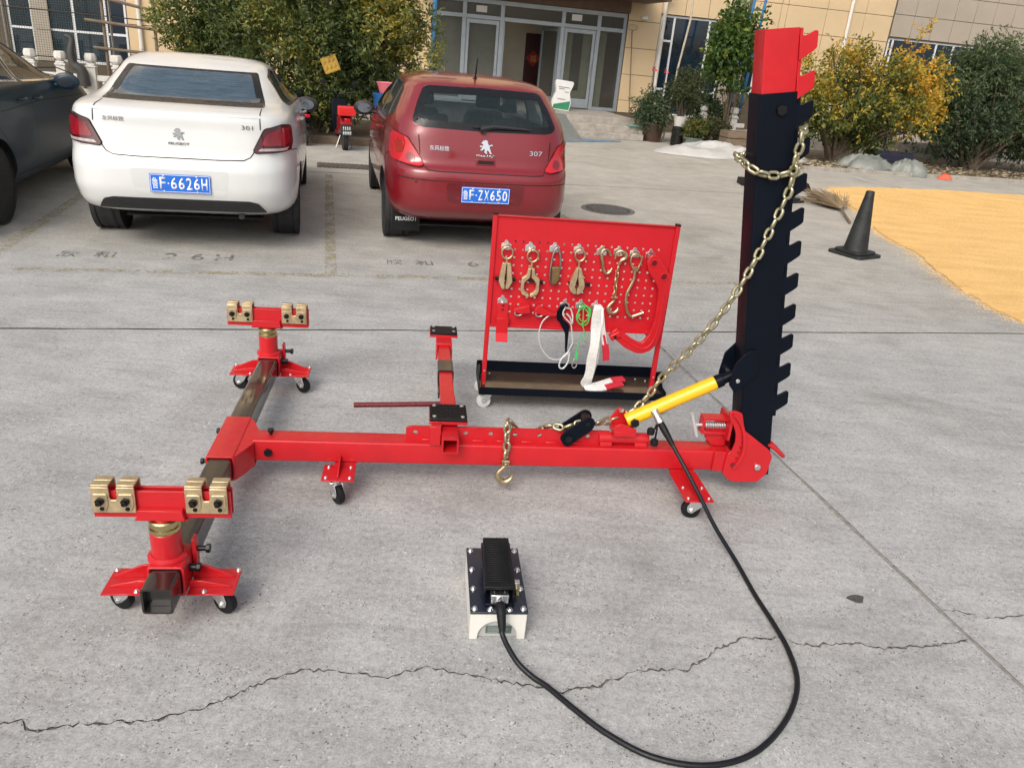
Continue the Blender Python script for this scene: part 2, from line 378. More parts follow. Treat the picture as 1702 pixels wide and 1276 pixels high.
# --- cross bar: hollow square tube
cb = MB(); y0, y1 = -.913, .905; hw = .0425; zc = .1475
for sx in (-1, 1): cb.bx(sx * hw - (.005 if sx > 0 else 0) , sx * hw + (.005 if sx < 0 else 0), y0, y1, zc - hw, zc + hw)
cb.bx(-hw + .005, hw - .005, y0, y1, zc + hw - .005, zc + hw); cb.bx(-hw + .005, hw - .005, y0, y1, zc - hw, zc - hw + .005)
cb = MB()
o_ = rpoly([(-hw, zc - hw), (hw, zc - hw), (hw, zc + hw), (-hw, zc + hw)], .011, 4); i_ = rpoly([(-hw + .006, zc - hw + .006), (hw - .006, zc - hw + .006), (hw - .006, zc + hw - .006), (-hw + .006, zc + hw - .006)], .006, 4)
cb.frame(o_, i_, y0, y1, 'xz'); cb.bx(-hw + .007, hw - .007, -.885, -.88, zc - hw + .007, zc + hw - .007)  # plug inside the open end, added to keep the hollow dark
crossbar = cb.build('cross_bar', M['blacktube'], bench)
def sq_sleeve(b, h, t, ya, yb, z=zc, x=0):
    o = rpoly([(x - h, z - h), (x + h, z - h), (x + h, z + h), (x - h, z + h)], .012, 4); i = rpoly([(x - h + t, z - h + t), (x + h - t, z - h + t), (x + h - t, z + h - t), (x - h + t, z + h - t)], .008, 4)
    b.frame(o, i, ya, yb, 'xz')
# --- T connector: sleeve on the cross bar, gussets to the beam
b = MB(); sq_sleeve(b, .0515, .0075, -.168, .166)
for zz in (zc - .0505, zc + .0435): b.prism([(.051, -.165), (.075, -.115), (.1, -.052), (.1, .052), (.075, .115), (.051, .16)], zz, zz + .007, 'xy')
for sy in (-1, 1): b.prism([(.0515, sy * .163), (.0515, sy * .157), (.097, sy * .049), (.1, sy * .055)], zc - .045, zc + .045, 'xy')
tee = b.build('connector_sleeve', M['red'], bench, bevel=.0025)
for p in ((-.0515, .112, .16), (-.0515, -.134, .16)):
    hexbolt(tee, p, (-1, 0, 0), .0125, .011, shank=.014, sr=.007)
# --- main beam
BZ0, BZ1, BH = .115, .205, .045
b = MB(); b.prism(rpoly([(-BH, BZ0), (BH, BZ0), (BH, BZ1), (-BH, BZ1)], .008, 3), .094, 2.0, 'yz')
beam = b.build('main_beam', M['red'], bench)
hexbolt(beam, (.153, .007, BZ1), (0, 0, 1), .013, .011, shank=.012, sr=.007)
hexbolt(beam, (.15, -.045, .155), (0, -1, 0), .0165, .012)
# --- perforated plate on top of the beam, welded upright
b = MB(); zt = .262; xs0, xs1 = .674, 1.50; holes = [.712, .812, .912, 1.012, 1.111, 1.211, 1.311, 1.411]; hz = .236
xs = [xs0] + [ (holes[i] + holes[i + 1]) / 2 for i in range(len(holes) - 1)] + [xs1]
for k, hx in enumerate(holes):
    a, c_ = xs[k], xs[k + 1]; sq = []
    n = 16; z0 = BZ1 - .001
    # square cell outline with 16 points matching the hole's
    for j in range(n):
        an = 2 * math.pi * j / n; dx, dz = math.cos(an), math.sin(an)
        tx = ((c_ - hx) if dx > 0 else (hx - a)) / abs(dx) if abs(dx) > 1e-6 else 9; tz = ((zt - hz) if dz > 0 else (hz - z0)) / abs(dz) if abs(dz) > 1e-6 else 9
        t = min(tx, tz); sq.append((hx + dx * t, hz + dz * t))
    def corner(px, pz):
        j = min(range(n), key=lambda q: (sq[q][0] - px) ** 2 + (sq[q][1] - pz) ** 2); sq[j] = (px, pz)
    for px in (a, c_):
        for pz in (z0, zt):
            if (k == 0 and px == a and pz == zt): corner(px + .010, pz - .004)
            else: corner(px, pz)
    b.frame(sq, circ(hx, hz, .0095, n), -.006, .006, 'xz')
b.build('perforated_plate', M['red'], bench)
for hx in holes[1:]:
    b = MB(); b.box((hx - .05, -.010, BZ1 + .003), (.05, .008, .008)); b.build('weld_bead', M['red'], beam, bevel=.003)
# --- swivel support arm across the beam
arm_x = .846
b = MB(); o = rpoly([(arm_x - .033, .197), (arm_x + .033, .197), (arm_x + .033, .263), (arm_x - .033, .263)], .006, 3); i = rpoly([(arm_x - .026, .204), (arm_x + .026, .204), (arm_x + .026, .256), (arm_x - .026, .256)], .003, 3)
b.frame(o, i, -.105, .30, 'xz'); arm = None
arm = b.build('support_arm_socket', M['red'], bench)
b = MB(); b.bx(arm_x - .03, arm_x + .03, .27, 1.0, .203, .258); arm2 = b.build('support_arm', M['red'], bench, bevel=.004)
b = MB(); sq_sleeve(b, .0375, .006, .565, .695, z=.2305, x=arm_x); b.bx(arm_x - .0375, arm_x - .0305, .41, .56, .195, .225); b.build('arm_collar', M['blacktube'], arm2)
b = MB(); b.bx(arm_x - .04, arm_x - .032, .86, .985, .20, .262); b.bx(arm_x + .032, arm_x + .04, .86, .985, .20, .262); b.bx(arm_x - .04, arm_x + .04, .9, .99, .2585, .272); b.build('arm_end_cap', M['red'], arm2, bevel=.002)
b = MB(); b.bx(.767, .810, -.058, -.046, .207, .288); b.bx(.772, .808, -.046, .03, .207, .2875); b.build('pad_post', M['red'], bench, bevel=.002)
def pad(parent, x0, x1, ya, yb, z0, z1, ribs=True):
    b = MB(); b.bx(x0, x1, ya, yb, z0, z1)
    o = b.build('rubber_pad', M['rubber'], parent, bevel=.003)
    r = MB()
    if ribs:
        nx, ny = 11, 6
        for i in range(nx):
            for j in range(ny):
                cx = x0 + (i + .5) * (x1 - x0) / nx; cy = ya + (j + .5) * (yb - ya) / ny
                if min(i, nx - 1 - i) < 2 and min(j, ny - 1 - j) < 1: continue
                r.bx(cx - .0048, cx + .0048, cy - .0075, cy + .0075, z1, z1 + .003)
        t_ = r.build('tread_block', M['rubber'], o); t_['kind'] = 'stuff'
    for px in (x0 + .018, x1 - .018):
        for py in (ya + .018, yb - .018):
            q = MB(); q.cyl((px, py, z1), (px, py, z1 + .004), .008, 12); q.build('screw', M['zinc'], o, bevel=.001, seg=1)
    pl = MB(); pl.bx(x0 - .002, x1 + .002, ya - .002, yb + .002, z0 - .012, z0 - .0005); pl.build('pad_plate', M['red'], o, bevel=.001)
pad(bench, .766, .914, -.012, .124, .289, .302)
pad(bench, .776, .914, .985, 1.085, .287, .302, False)
b = MB(); b.bx(arm_x - .035, arm_x + .035, .985, 1.06, .2, .2745); b.build('end_post', M['red'], bench, bevel=.002)
b = MB(); b.cyl((.455, .196, .252), (.815, .231, .252), .011, 16); b.build('tommy_bar', M['maroon'], bench, bevel=.001)
# --- end stands with sill clamps
def stand(yc, near=True):
    s = -1 if near else 1
    ya, yb = (yc - .06, yc + .06)
    b = MB(); sq_sleeve(b, .0515, .0075, ya, yb)
    base = b.build('stand_sleeve', M['red'], bench, bevel=.002)
    for sx in (-1, 1):
        b = MB(); x0, x1 = .053, .187
        b.prism([(sx * x0, yc - .063), (sx * x1, yc - .063), (sx * x1, yc + .062), (sx * x0, yc + .062)], .1, .1055, 'xy')
        b.prism([(sx * .052, .1055), (sx * .178, .1055), (sx * .165, .115), (sx * .09, .15), (sx * .052, .152)], yc - .004 + .02, yc + .004 + .02, 'xz')
        b.prism([(sx * .052, .1055), (sx * .178, .1055), (sx * .165, .112), (sx * .09, .128), (sx * .052, .13)], yc - .03, yc - .024, 'xz')
        b.build('caster_plate', M['red'], base, bevel=.0012, seg=1)
    b = MB(); b.prism([(.0525, .19), (.0525, .12), (.062, .12), (.066, .19), (.062, .235), (.052, .235)], yc + .025, yc + .06, 'xz'); b.build('side_bracket', M['red'], base, bevel=.002)
    hexbolt(base, (.066, yc + .042, .195), (1, 0, 0), .0145, .012, shank=.024, sr=.0085)
    hexbolt(base, (.0525, yc - .005, .16), (1, 0, 0), .0135, .011, shank=.02, sr=.012)
    for px, py in ((-.178, .052), (-.09, -.05), (.178, .052), (.1, -.05)):
        hexbolt(base, (px, yc + py, .1055), (0, 0, 1), .0062, .005, M['zinc'], wash=.0085)
    # column, brass collar, clamp beam
    b = MB(); b.lathe([(.0435, .197), (.0435, .29), (.041, .293)], 28, TRN((-.008, yc, 0))); b.lathe([(.056, .1985), (.0555, .206), (.0445, .213), (.0435, .2)], 28, TRN((-.008, yc, 0)))
    b.build('column', M['red'], base)
    b = MB(); b.lathe([(.034, .291), (.043, .2935), (.0445, .3), (.043, .306), (.0385, .308), (.0385, .316), (.0415, .318), (.0415, .328), (.038, .332), (.03, .332)], 28, TRN((-.008, yc, 0))); b.build('threaded_collar', M['brass'], base)
    b = MB(); b.cyl((-.008, yc, .33), (-.008, yc, .3370), .03, 24); b.bx(-.078, .066, yc - .028, yc + .028, .3360, .3410)
    b.bx(-.19, .186, yc - .0165, yc - .0085, .3415, .4280); b.bx(-.19, .186, yc + .0085, yc + .0165, .3415, .4280)
    b.prism([(-.072, .3420), (.06, .3420), (.055, .3750), (-.066, .3750)], yc - .036, yc - .0175, 'xz')
    hd = b.build('clamp_beam', M['red'], base, bevel=.0015)
    for cx in (-.128, .122):
        for sy, nm in ((-1, 1), (1, 0)):
            yo = yc + sy * .026
            # jaw plate with a slot, top lip bent inwards
            w2 = .058; z0, z1 = .3630, .4460
            sl = [(-w2, z0), (w2, z0), (w2, z1), (.010, z1), (.010, z1 - .034), (.006, z1 - .041), (-.006, z1 - .041), (-.010, z1 - .034), (-.010, z1), (-w2, z1)]
            q = MB(); q.prism([(cx + a, z) for a, z in sl], yo - .003, yo + .003, 'xz')
            for a, c2 in ((-w2, -.0105), (.0105, w2)): q.bx(cx + a, cx + c2, min(yo, yc + sy * .002), max(yo, yc + sy * .002), z1 + .0002, z1 + .0062)
            jaw = q.build('clamp_jaw', M['goldp'], hd, bevel=.002)
            if nm:
                for dx in (-.034, .034):
                    q = MB(); q.prism([(cx + dx + a, z) for a, z in rpoly([(-.02, .3880), (-.011, .3690), (.011, .3690), (.02, .3880), (.02, .4260), (-.02, .4260)], .006)], yo - .0065, yo - .0031, 'xz')
                    q.build('clamp_washer', M['goldp'], hd, bevel=.0012, seg=1)
                    hexbolt(hd, (cx + dx, yo - .0066, .4040), (0, -1, 0), .0125, .010, shank=0)
                    q = MB(); q.cyl((cx + dx, yo - .0165, .4040), (cx + dx, yo - .026, .4040), .0065, 10); q.cyl((cx + dx + .003, yo - .0066, .3790), (cx + dx + .003, yo - .008, .3790), .0065, 10); q.build('stud', M['boltblk'], hd)
    return base
stand(-.765); stand(.872, False)
# --- casters
def caster_proto():
    f = MB()
    f.bx(-.033, .033, -.03, .03, .094, .0985); f.cyl((0, 0, .082), (0, 0, .094), .022, 16)
    for sx in (-1, 1):
        f.prism(rpoly([(-.027, .086), (.028, .086), (.044, .05), (.036, .028), (.018, .028), (-.01, .055)], .008), sx * .0185, sx * .0155, 'yz')
    f.bx(-.0185, .0185, -.026, .027, .0785, .0825)
    fork = f.mesh('caster_fork', M['zinc'])
    t = MB(); t.lathe([(.014, -.0125), (.03, -.0135), (.0365, -.011), (.0385, -.004), (.0385, .004), (.0365, .011), (.03, .0135), (.014, .0125)], 28, TRN((0, .024, .0385)) @ ROT(90, 'Y')); tyre = t.mesh('tyre', M['rubber'])
    a = MB(); a.cyl((-.025, .024, .0385), (.025, .024, .0385), .0055, 8); a.cyl((-.0225, .024, .0385), (-.0187, .024, .0385), .0095, 6); a.cyl((.0187, .024, .0385), (.0225, .024, .0385), .0095, 6); axle = a.mesh('axle_bolt', M['zinc'])
    return fork, tyre, axle
CFORK, CTYRE, CAXLE = caster_proto()
def caster(parent, x, y, ang, meshes=(CFORK, CTYRE, CAXLE), name='caster'):
    f = bpy.data.objects.new(name, meshes[0]); COL.objects.link(f); f.parent = parent; f.location = (x, y, 0); f.rotation_euler = (0, 0, R(ang))
    b_ = f.modifiers.new('bevel', 'BEVEL'); b_.width = .0012; b_.segments = 1; b_.limit_method = 'ANGLE'
    for n_, me in (('tyre', meshes[1]), ('axle_bolt', meshes[2])):
        o = bpy.data.objects.new(n_, me); COL.objects.link(o); o.parent = f
    return f
caster(bench, -.135, -.765, 65); caster(bench, .128, -.765, 240)
caster(bench, -.13, .872, 65); caster(bench, .135, .872, 235)
def outrigger(x0, x1, ya, yb, name='outrigger'):
    b = MB(); b.bx(x0, x1, ya, yb, .1, .1055); xm = (x0 + x1) / 2
    b.prism([(yb, .1055), (ya + .02, .1055), (ya + .02, .113), (yb - .002, .15)], xm - .003 + .0, xm + .003, 'yz')
    o = b.build(name, M['red'], bench, bevel=.0015)
    for px in (x0 + .016, x1 - .016): hexbolt(o, (px, ya + .02, .1055), (0, 0, 1), .006, .005, M['zinc'], wash=.008)
    for px in (x0 + .02, x1 - .018): hexbolt(o, (px, ya + .10, .1055), (0, 0, 1), .006, .005, M['zinc'], wash=.008)
    return o
outrigger(.362, .484, -.168, -.0465); b = MB(); b.bx(.40, .484, -.0465, .045, .1, .1147); b.build('outrigger_foot', M['red'], bench)
caster(bench, .41, -.135, 215)
outrigger(1.762, 1.878, -.276, -.047); b = MB(); b.bx(1.77, 1.87, -.047, .045, .1, .1147); b.build('outrigger_foot', M['red'], bench)
caster(bench, 1.835, -.225, 80)
# --- tower foot: toothed quadrant plates, spring lock, pull loop
PIV = Vector((2.128, 0, .15)); TILT = R(8.8)
quadp = [(1.985, .114), (2.02, .082), (2.05, .076), (2.145, .078), (2.178, .118), (2.185, .20), (2.162, .231), (2.04, .316), (2.014, .392), (1.985, .402), (1.958, .396), (1.968, .362), (1.99, .335), (2.006, .30), (2.012, .26), (2.005, .22), (1.988, .205)]
for y in (-.07, .06):
    b = MB(); b.prism(rpoly(quadp if y < 0 else [p for p in quadp if p[1] < .318], .008, 3), y, y + .01, 'xz'); q = b.build('quadrant_plate', M['red'], bench, bevel=.0015)
    if y < 0:
        b = MB(); arc = [(2.128 + .185 * math.cos(a), .15 + .185 * math.sin(a)) for a in [R(178 - 5 * k) for k in range(14)]]
        arc = [(2.045 + .0 + .02 * math.sin(k / 13 * 3.1), .15 + .2 * k / 13) for k in range(14)]
        arc = [(2.03, .145), (2.05, .18), (2.057, .22), (2.055, .26), (2.045, .30), (2.03, .335), (2.01, .365), (1.985, .39)]
        arc_in = [(x - .014, z) for x, z in arc[::-1]]
        b.prism(arc + arc_in, -.083, -.0702, 'xz'); b.build('quadrant_rim', M['red'], q, bevel=.0015)
        b = MB()
        for k in range(7): b.cyl((2.037 - .012 * abs(k - 3) / 3 + .004, -.0715, .19 + k * .024), (2.037 - .012 * abs(k - 3) / 3 + .004, -.0698, .19 + k * .024), .005, 10)
        b.cyl((2.02, -.081, .158), (2.02, -.0705, .158), .009, 12); b.build('index_hole', M['maroon'], q)
        o = MB(); o.cyl((2.128, -.079, .15), (2.128, -.07, .15), .0135, 16); o.build('pivot_pin', M['zinc'], q, bevel=.0015)
b = MB(); b.prism(rpoly([(1.902, .29), (1.95, .325), (1.998, .33), (1.998, .212), (1.945, .212), (1.907, .244)], .006), -.008, .008, 'xz'); b.build('tower_foot_web', M['red'], bench, bevel=.002); b = MB(); b.bx(1.94, 1.99, -.0595, .0595, .12, .21); b.bx(2.0, 2.012, -.06, .06, .1, .21); b.build('tower_foot_block', M['red'], bench, bevel=.002)
b = MB()
for z in (.272, .334): b.bx(1.878, 1.985, -.026, .022, z, z + .012)
b.bx(1.878, 1.888, -.026, .022, .2845, .3335); b.bx(1.978, 1.99, -.0595, .0595, .262, .36)
lock = b.build('spring_lock', M['red'], bench, bevel=.0015)
b = MB(); b.tube([(1.89 + .088 * k / 90, .0125 * math.cos(k * .62) - .012, .309 + .0125 * math.sin(k * .62)) for k in range(91)], .0026, 6); b.build('spring', bpy.data.materials.get('spring_steel') or mat('spring_steel', (.5, .51, .52), .45, .6), lock)
b = MB(); b.cyl((1.845, -.012, .309), (1.978, -.012, .309), .006, 12); b.cyl((1.828, -.012, .359), (1.866, -.012, .257), .0085, 14); b.build('t_handle', mat('dull_zinc', (.62, .64, .65), .5, .55), lock)
b = MB(); b.tube(spline([(2.165, -.045, .245), (2.20, -.05, .225), (2.245, -.045, .19), (2.25, 0, .186), (2.245, .045, .19), (2.20, .05, .225), (2.165, .045, .245)], 6), .0085, 10); b.build('pull_loop', M['red'], bench)
# --- tower, tilted about its pivot
tower = MB(); TW0, TW1 = -.073, .062; TY = .052
TM = TRN(PIV) @ Matrix.Rotation(-TILT, 4, 'Y')
def tp(u, v, y): return TM @ Vector((u, y, v))
o = rpoly([(TW0, -TY), (TW1, -TY), (TW1, TY), (TW0, TY)], .006, 3); i = rpoly([(TW0 + .006, -TY + .006), (TW1 - .006, -TY + .006), (TW1 - .006, TY - .006), (TW0 + .006, TY - .006)], .004, 3)
tower.frame(o, i, -.055, 1.462, 'xy', TM); tw = tower.build('tower', M['black'], bench)
b = MB(); h = .0
o2 = rpoly([(TW0 + .007, -TY + .007), (TW1 - .007, -TY + .007), (TW1 - .007, TY - .007), (TW0 + .007, TY - .007)], .004, 3); i2 = rpoly([(TW0 + .013, -TY + .013), (TW1 - .013, -TY + .013), (TW1 - .013, TY - .013), (TW0 + .013, TY - .013)], .003, 3)
b.frame(o2, i2, 1.30, 1.662, 'xy', TM); twr = b.build('tower_extension', M['red'], bench)
b = MB(); b.bx(TW0 + .0075, TW1 - .0075, -TY + .0075, TY - .0075, 1.655, 1.66, TM); b.build('extension_cap', M['red'], twr)
hexbolt(tw, tp(.005, 1.405, -TY), TM.to_3x3() @ Vector((0, -1, 0)), .019, .012, M['boltblk'])
def tooth(v, mtl, parent, u0):
    b = MB(); p = [(u0 - .004, v - .062), (u0 + .066, v - .030), (u0 + .068, v + .022), (u0 + .062, v + .030), (u0 + .020, v + .004), (u0 + .008, v + .006), (u0 - .004, v + .012)]
    p = rpoly([(u0 - .003, v - .066), (u0 + .050, v - .036), (u0 + .058, v - .028), (u0 + .058, v + .022), (u0 + .050, v + .025), (u0 + .014, v + .009), (u0 - .003, v + .016)], [.004, .008, .004, .01, .006, .012, 0], 3)
    b.prism(p, -TY + .001, -TY + .011, 'xz', TM); return b.build('tower_tooth', mtl, parent, bevel=.001, seg=1)
tz = [.362, .482, .606, .730, .858, .982, 1.106, 1.232, 1.352, 1.462 - .015]
tz = [.300 + k * .1228 for k in range(10)]
for v in tz: tooth(v, M['black'], tw, TW1)
for v in (1.500, 1.625): tooth(v, M['red'], twr, TW1 - .004)
b = MB(); b.bx(TW1 + .0005, TW1 + .011, -TY + .0015, -TY + .0105, .22, 1.46, TM); b.build('tooth_rail', M['black'], tw)
b = MB(); b.bx(TW1 - .0065, TW1 + .004, -TY + .0075, -TY + .0165, 1.4635, 1.66, TM); b.build('tooth_rail', M['red'], twr)
# jack bracket on the tower
brk = [(1.945, .602), (1.992, .66), (2.022, .662), (2.046, .56), (1.964, .478), (1.936, .512)]
for y in (-.0625, .0545):
    b = MB(); b.prism(rpoly(brk, .006, 3), y, y + .008, 'xz'); b.build('jack_bracket', M['black'], bench, bevel=.001)
b = MB(); b.cyl((1.968, -.066, .530), (1.968, .066, .530), .0085, 16); b.build('jack_pin', M['zinc'], bench, bevel=.001)
# --- hydraulic ram
C0, C1 = Vector((1.572, 0, .318)), Vector((1.905, 0, .4946)); CD = (C1 - C0).normalized()
b = MB(); b.cyl(C0 - CD * .012, C1, .0285, 32); ram = b.build('hydraulic_ram', M['yellow'], bench, bevel=.003)
b = MB(); b.cyl(C1 - CD * .002, C1 + CD * .03, .0272, 28); b.cyl(C1 + CD * .03, C1 + CD * .085, .021, 28); b.build('ram_head', M['black'], ram, bevel=.002)
for y in (-.045, .035):
    b = MB(); b.prism(rpoly([(1.505, .283), (1.595, .283), (1.598, .292), (1.55, .31 if y < 0 else .352), (1.53, .318 if y < 0 else .348), (1.502, .30)], .008, 3), y, y + .01, 'xz'); b.build('clevis_cheek', M['red'], bench, bevel=.0015)
hexbolt(ram, (1.588, -.028, .318), (0, -1, 0), .0185, .014)
b = MB(); b.cyl((1.535, 0, .352), (1.535, 0, .365), .009, 12); b.build('grease_cap', M['zinc'], ram)
b = MB(); b.bx(1.505, 1.598, -.045, .045, .259, .2825); b.bx(1.52, 1.585, -.03, .03, .255, .2585); b.build('clevis_base', M['red'], bench, bevel=.003)
b = MB(); b.cyl((1.455, 0, .232), (1.665, 0, .232), .0235, 24); b.build('slide_tube', M['red'], bench, bevel=.002)
for x in (1.458, 1.605):
    b = MB(); b.prism(rpoly([(-.033, .2055), (.033, .2055), (.030, .225), (-.030, .225)], .004), x, x + .05, 'yz'); b.build('slide_saddle', M['red'], bench, bevel=.003)
# coupler with two dust caps
CP = C0 + CD * .105
cd = Vector((.33, -.75, -.28)).normalized(); cp0 = CP + Vector((0, -.026, 0)); 
cd = Vector((.437, -.588, -.68)).normalized()
b = MB(); b.cyl(cp0 - cd * .006, cp0 + cd * .004, .019, 20); b.cyl(cp0 + cd * .004, cp0 + cd * .03, .0145, 20); b.cyl(cp0 + cd * .03, cp0 + cd * .05, .017, 20); coup = b.build('hose_coupler', M['zinc'], bench, bevel=.001)
for dx, dz, dd in ((-.006, -.082, 0), (.012, -.125, .012)):
    b = MB(); e = cp0 + Vector((dx, -.012 - dd, dz)); b.tube(spline([cp0 + cd * .03, cp0 + cd * .03 + Vector((dx * .4 - .006, -.01, dz * .45)), e], 5), .004, 6); b.lathe([(.004, .018), (.0145, .011), (.0165, 0), (.0145, -.012), (.004, -.016)], 14, TRN(e)); b.build('dust_cap', M['rubber'], coup)
# --- chain guide block on the perforated plate
b = MB()
gp = Matrix.Translation((1.355, 0, .279)) @ Matrix.Rotation(R(-38), 4, 'Y')
gl = rpoly([(-.078, -.022), (-.066, -.034), (.05, -.03), (.078, -.014), (.082, .012), (.064, .032), (-.05, .03), (-.076, .016)], .012, 4)
guide = None
for y in (-.047, .022):
    q = MB(); q.prism(gl, y, y + .009, 'xz', gp); g_ = q.build('chain_guide_plate', M['black'], bench, bevel=.0015)
    if y < 0: guide = g_
q = MB(); q.cyl(gp @ Vector((-.046, -.057, -.004)), gp @ Vector((-.046, .035, -.004)), .016, 6); q.cyl(gp @ Vector((.05, -.036, .004)), gp @ Vector((.05, .02, .004)), .022, 20); q.cyl(gp @ Vector((.05, -.05, .004)), gp @ Vector((.05, .033, .004)), .009, 14)
q.build('guide_roller', M['boltblk'], guide)

# ============================================================ pull chain: every link its own piece
def link_mesh(length=.0515, width=.0355, r=.0064):
    b = MB(); h = (length - width) / 2; rr_ = width / 2 - r; pts = []
    for k in range(9): a = math.pi * k / 8; pts.append((rr_ * math.cos(a), 0, h + rr_ * math.sin(a)))
    for k in range(9): a = math.pi + math.pi * k / 8; pts.append((rr_ * math.cos(a), 0, -h + rr_ * math.sin(a)))
    b.tube(pts, r, 8, closed=True); return b.mesh('chain_link', M['olive'], ang=None if False else 60)
LINK = link_mesh()
def lay_chain(parent, path, pitch=.0385, mesh=LINK, start=0, twist=45):
    P = [Vector(p) for p in path]; d = [0]
    for a, b in zip(P, P[1:]): d.append(d[-1] + (b - a).length)
    n = max(2, int(d[-1] / pitch)); outp = []
    for k in range(n + 1):
        t = k * d[-1] / n; i = max(j for j in range(len(d)) if d[j] <= t + 1e-9); i = min(i, len(P) - 2)
        outp.append(P[i].lerp(P[i + 1], (t - d[i]) / max(1e-9, d[i + 1] - d[i])))
    up = Vector((0, 0, 1)); prev = None
    for k in range(n):
        a, b = outp[k], outp[k + 1]; t = (b - a).normalized()
        if prev is None: u = t.orthogonal().normalized() if abs(t.dot(Vector((0, 1, 0)))) > .9 else (Vector((0, 1, 0)) - t * t.y).normalized()
        else: u = (prev - t * prev.dot(t)).normalized()
        prev = u; v = t.cross(u); ang = R(twist + 90 * (k + start) + random.uniform(-14, 14))
        X = u * math.cos(ang) + v * math.sin(ang); Y = t.cross(X)
        M4 = Matrix((X, Y, t)).transposed().to_4x4(); M4.translation = (a + b) / 2
        o = bpy.data.objects.new('chain_link', mesh); COL.objects.link(o); o.parent = parent; o.matrix_local = M4
chain = thing('pull_chain', 'olive steel chain looped round the black tower and run along the red beam', 'chain', BO, BTH)
main = [(2.0, -.075, 1.478), (2.003, -.078, 1.44), (1.998, -.072, 1.38), (2.005, -.07, 1.30), (1.99, -.068, 1.22), (1.962, -.068, 1.12), (1.93, -.068, 1.01), (1.897, -.068, .92), (1.855, -.06, .82), (1.80, -.035, .70), (1.74, .0, .585), (1.69, .045, .48), (1.655, .056, .40), (1.60, .055, .33), (1.52, .045, .295), (1.44, .005, .292)]
lay_chain(chain, spline(main, 8))
lay_chain(chain, spline([(2.0, -.072, 1.475), (2.03, -.03, 1.486), (2.035, .02, 1.47), (2.03, .05, 1.42)], 6))
wrap = [(2.035, -.03, 1.352), (2.005, -.078, 1.345), (1.945, -.074, 1.325), (1.88, -.074, 1.328), (1.835, -.05, 1.35), (1.825, 0, 1.365), (1.835, .06, 1.37), (1.93, .075, 1.37), (2.02, .07, 1.36)]
lay_chain(chain, spline(wrap, 8))
lay_chain(chain, spline([(1.43, .0, .292), (1.40, -.006, .300), (1.34, -.012, .292), (1.30, -.008, .272), (1.262, .004, .278), (1.23, .024, .262), (1.20, .034, .228)], 6))
lay_chain(chain, spline([(1.20, .034, .226), (1.15, .034, .222), (1.11, .032, .245), (1.085, .018, .288), (1.075, -.012, .292), (1.070, -.052, .278), (1.072, -.062, .235), (1.073, -.062, .155)], 8), start=1)
def grab_hook(b, M4, s=1.):
    """slip hook hanging along -z, mouth to +x"""
    pts = [(0, 0, 0), (0, 0, -.012), (-.014, 0, -.028), (-.026, 0, -.046), (-.024, 0, -.066), (-.008, 0, -.082), (.014, 0, -.08), (.028, 0, -.064), (.029, 0, -.048)]
    rad = [.008, .008, .0085, .0105, .012, .0125, .0115, .008, .004]
    sp_ = spline([tuple(c * s for c in p) for p in pts], 4); rr_ = [np.interp(k / (len(sp_) - 1) * (len(rad) - 1), range(len(rad)), rad) * s for k in range(len(sp_))]
    b.tube(sp_, 0, 12, rr=rr_, M=M4)
b = MB(); HM = TRN((1.074, -.064, .14)); grab_hook(b, HM, 1.05); b.cyl(HM @ Vector((-.016, 0, .006)), HM @ Vector((.016, 0, .006)), .006, 10); 
for sx in (-1, 1): b.box(tuple(HM @ Vector((sx * .0115, 0, .0))), (.005, .014, .026))
b.prism([(1.084, .128), (1.096, .088), (1.099, .09), (1.09, .128)], -.068, -.06, 'xz')
b.build('slip_hook', M['gold'], chain, bevel=.001)

# ============================================================ foot pump and hose
pump = thing('foot_pump', 'white and black air hydraulic foot pump on the concrete', 'foot pump', (-.061, 1.844, 0), R(7.4))
PW, PL_, PH = .172, .318, .098
arch = [(0, 0)] + [(.026, 0)] + [(.086 + .06 * math.cos(a), .01 + .058 * math.sin(a)) for a in [math.pi - math.pi * k / 16 for k in range(17)]] + [(.146, 0), (PW, 0), (PW, PH), (0, PH)]
b = MB(); b.prism(arch, .0, .012, 'xz'); b.bx(0, .01, .0121, PL_, 0, PH); b.bx(PW - .01, PW, .0121, PL_, 0, PH); b.bx(.0101, PW - .0101, PL_ - .01, PL_, 0, PH); b.bx(.0101, PW - .0101, .0121, PL_ - .0101, PH - .01, PH)
body = b.build('pump_body', M['white'], pump, bevel=.003)
b = MB(); b.bx(.022, .15, .0125, .02, .002, .088); rec = b.build('recess_panel', mat('grey_white_panel', (.42, .43, .42), .45, var=.1), body)
b = MB(); b.bx(.05, .13, .0105, .0124, .014, .043); b.build('name_plate', M['label'], rec, bevel=.0005, seg=1)
b = MB()
for k in range(4): b.bx(.057, .057 + (.04, .062, .05, .03)[k], .0098, .0104, .036 - k * .006, .0378 - k * .006)
b.build('plate_print', mat('pale_print', (.3, .33, .31), .5), rec)
b = MB(); b.bx(-.0015, PW + .0015, -.004, PL_ + .002, PH + .0005, PH + .0085); plate = b.build('top_plate', mat('blue_black_plate', (.012, .016, .028), .32, coat=.3, var=.2), pump, bevel=.0015)
for x, y in [(.012, .012), (.012, .105), (.012, .2), (.012, .302), (PW - .012, .012), (PW - .012, .105), (PW - .012, .2), (PW - .012, .302), (.058, .008), (.118, .008)]:
    hexbolt(plate, (x, y, PH + .0085), (0, 0, 1), .0072, .006, M['zinc'], wash=.0098)
b = MB(); b.bx(.042, .132, .02, .2, PH + .0086, PH + .02); b.bx(.05, .124, .075, .235, PH + .0205, PH + .055); b.build('valve_housing', M['black'], pump, bevel=.003)
PM = TRN((.087, .148, PH + .080)) @ ROT(6, 'X')
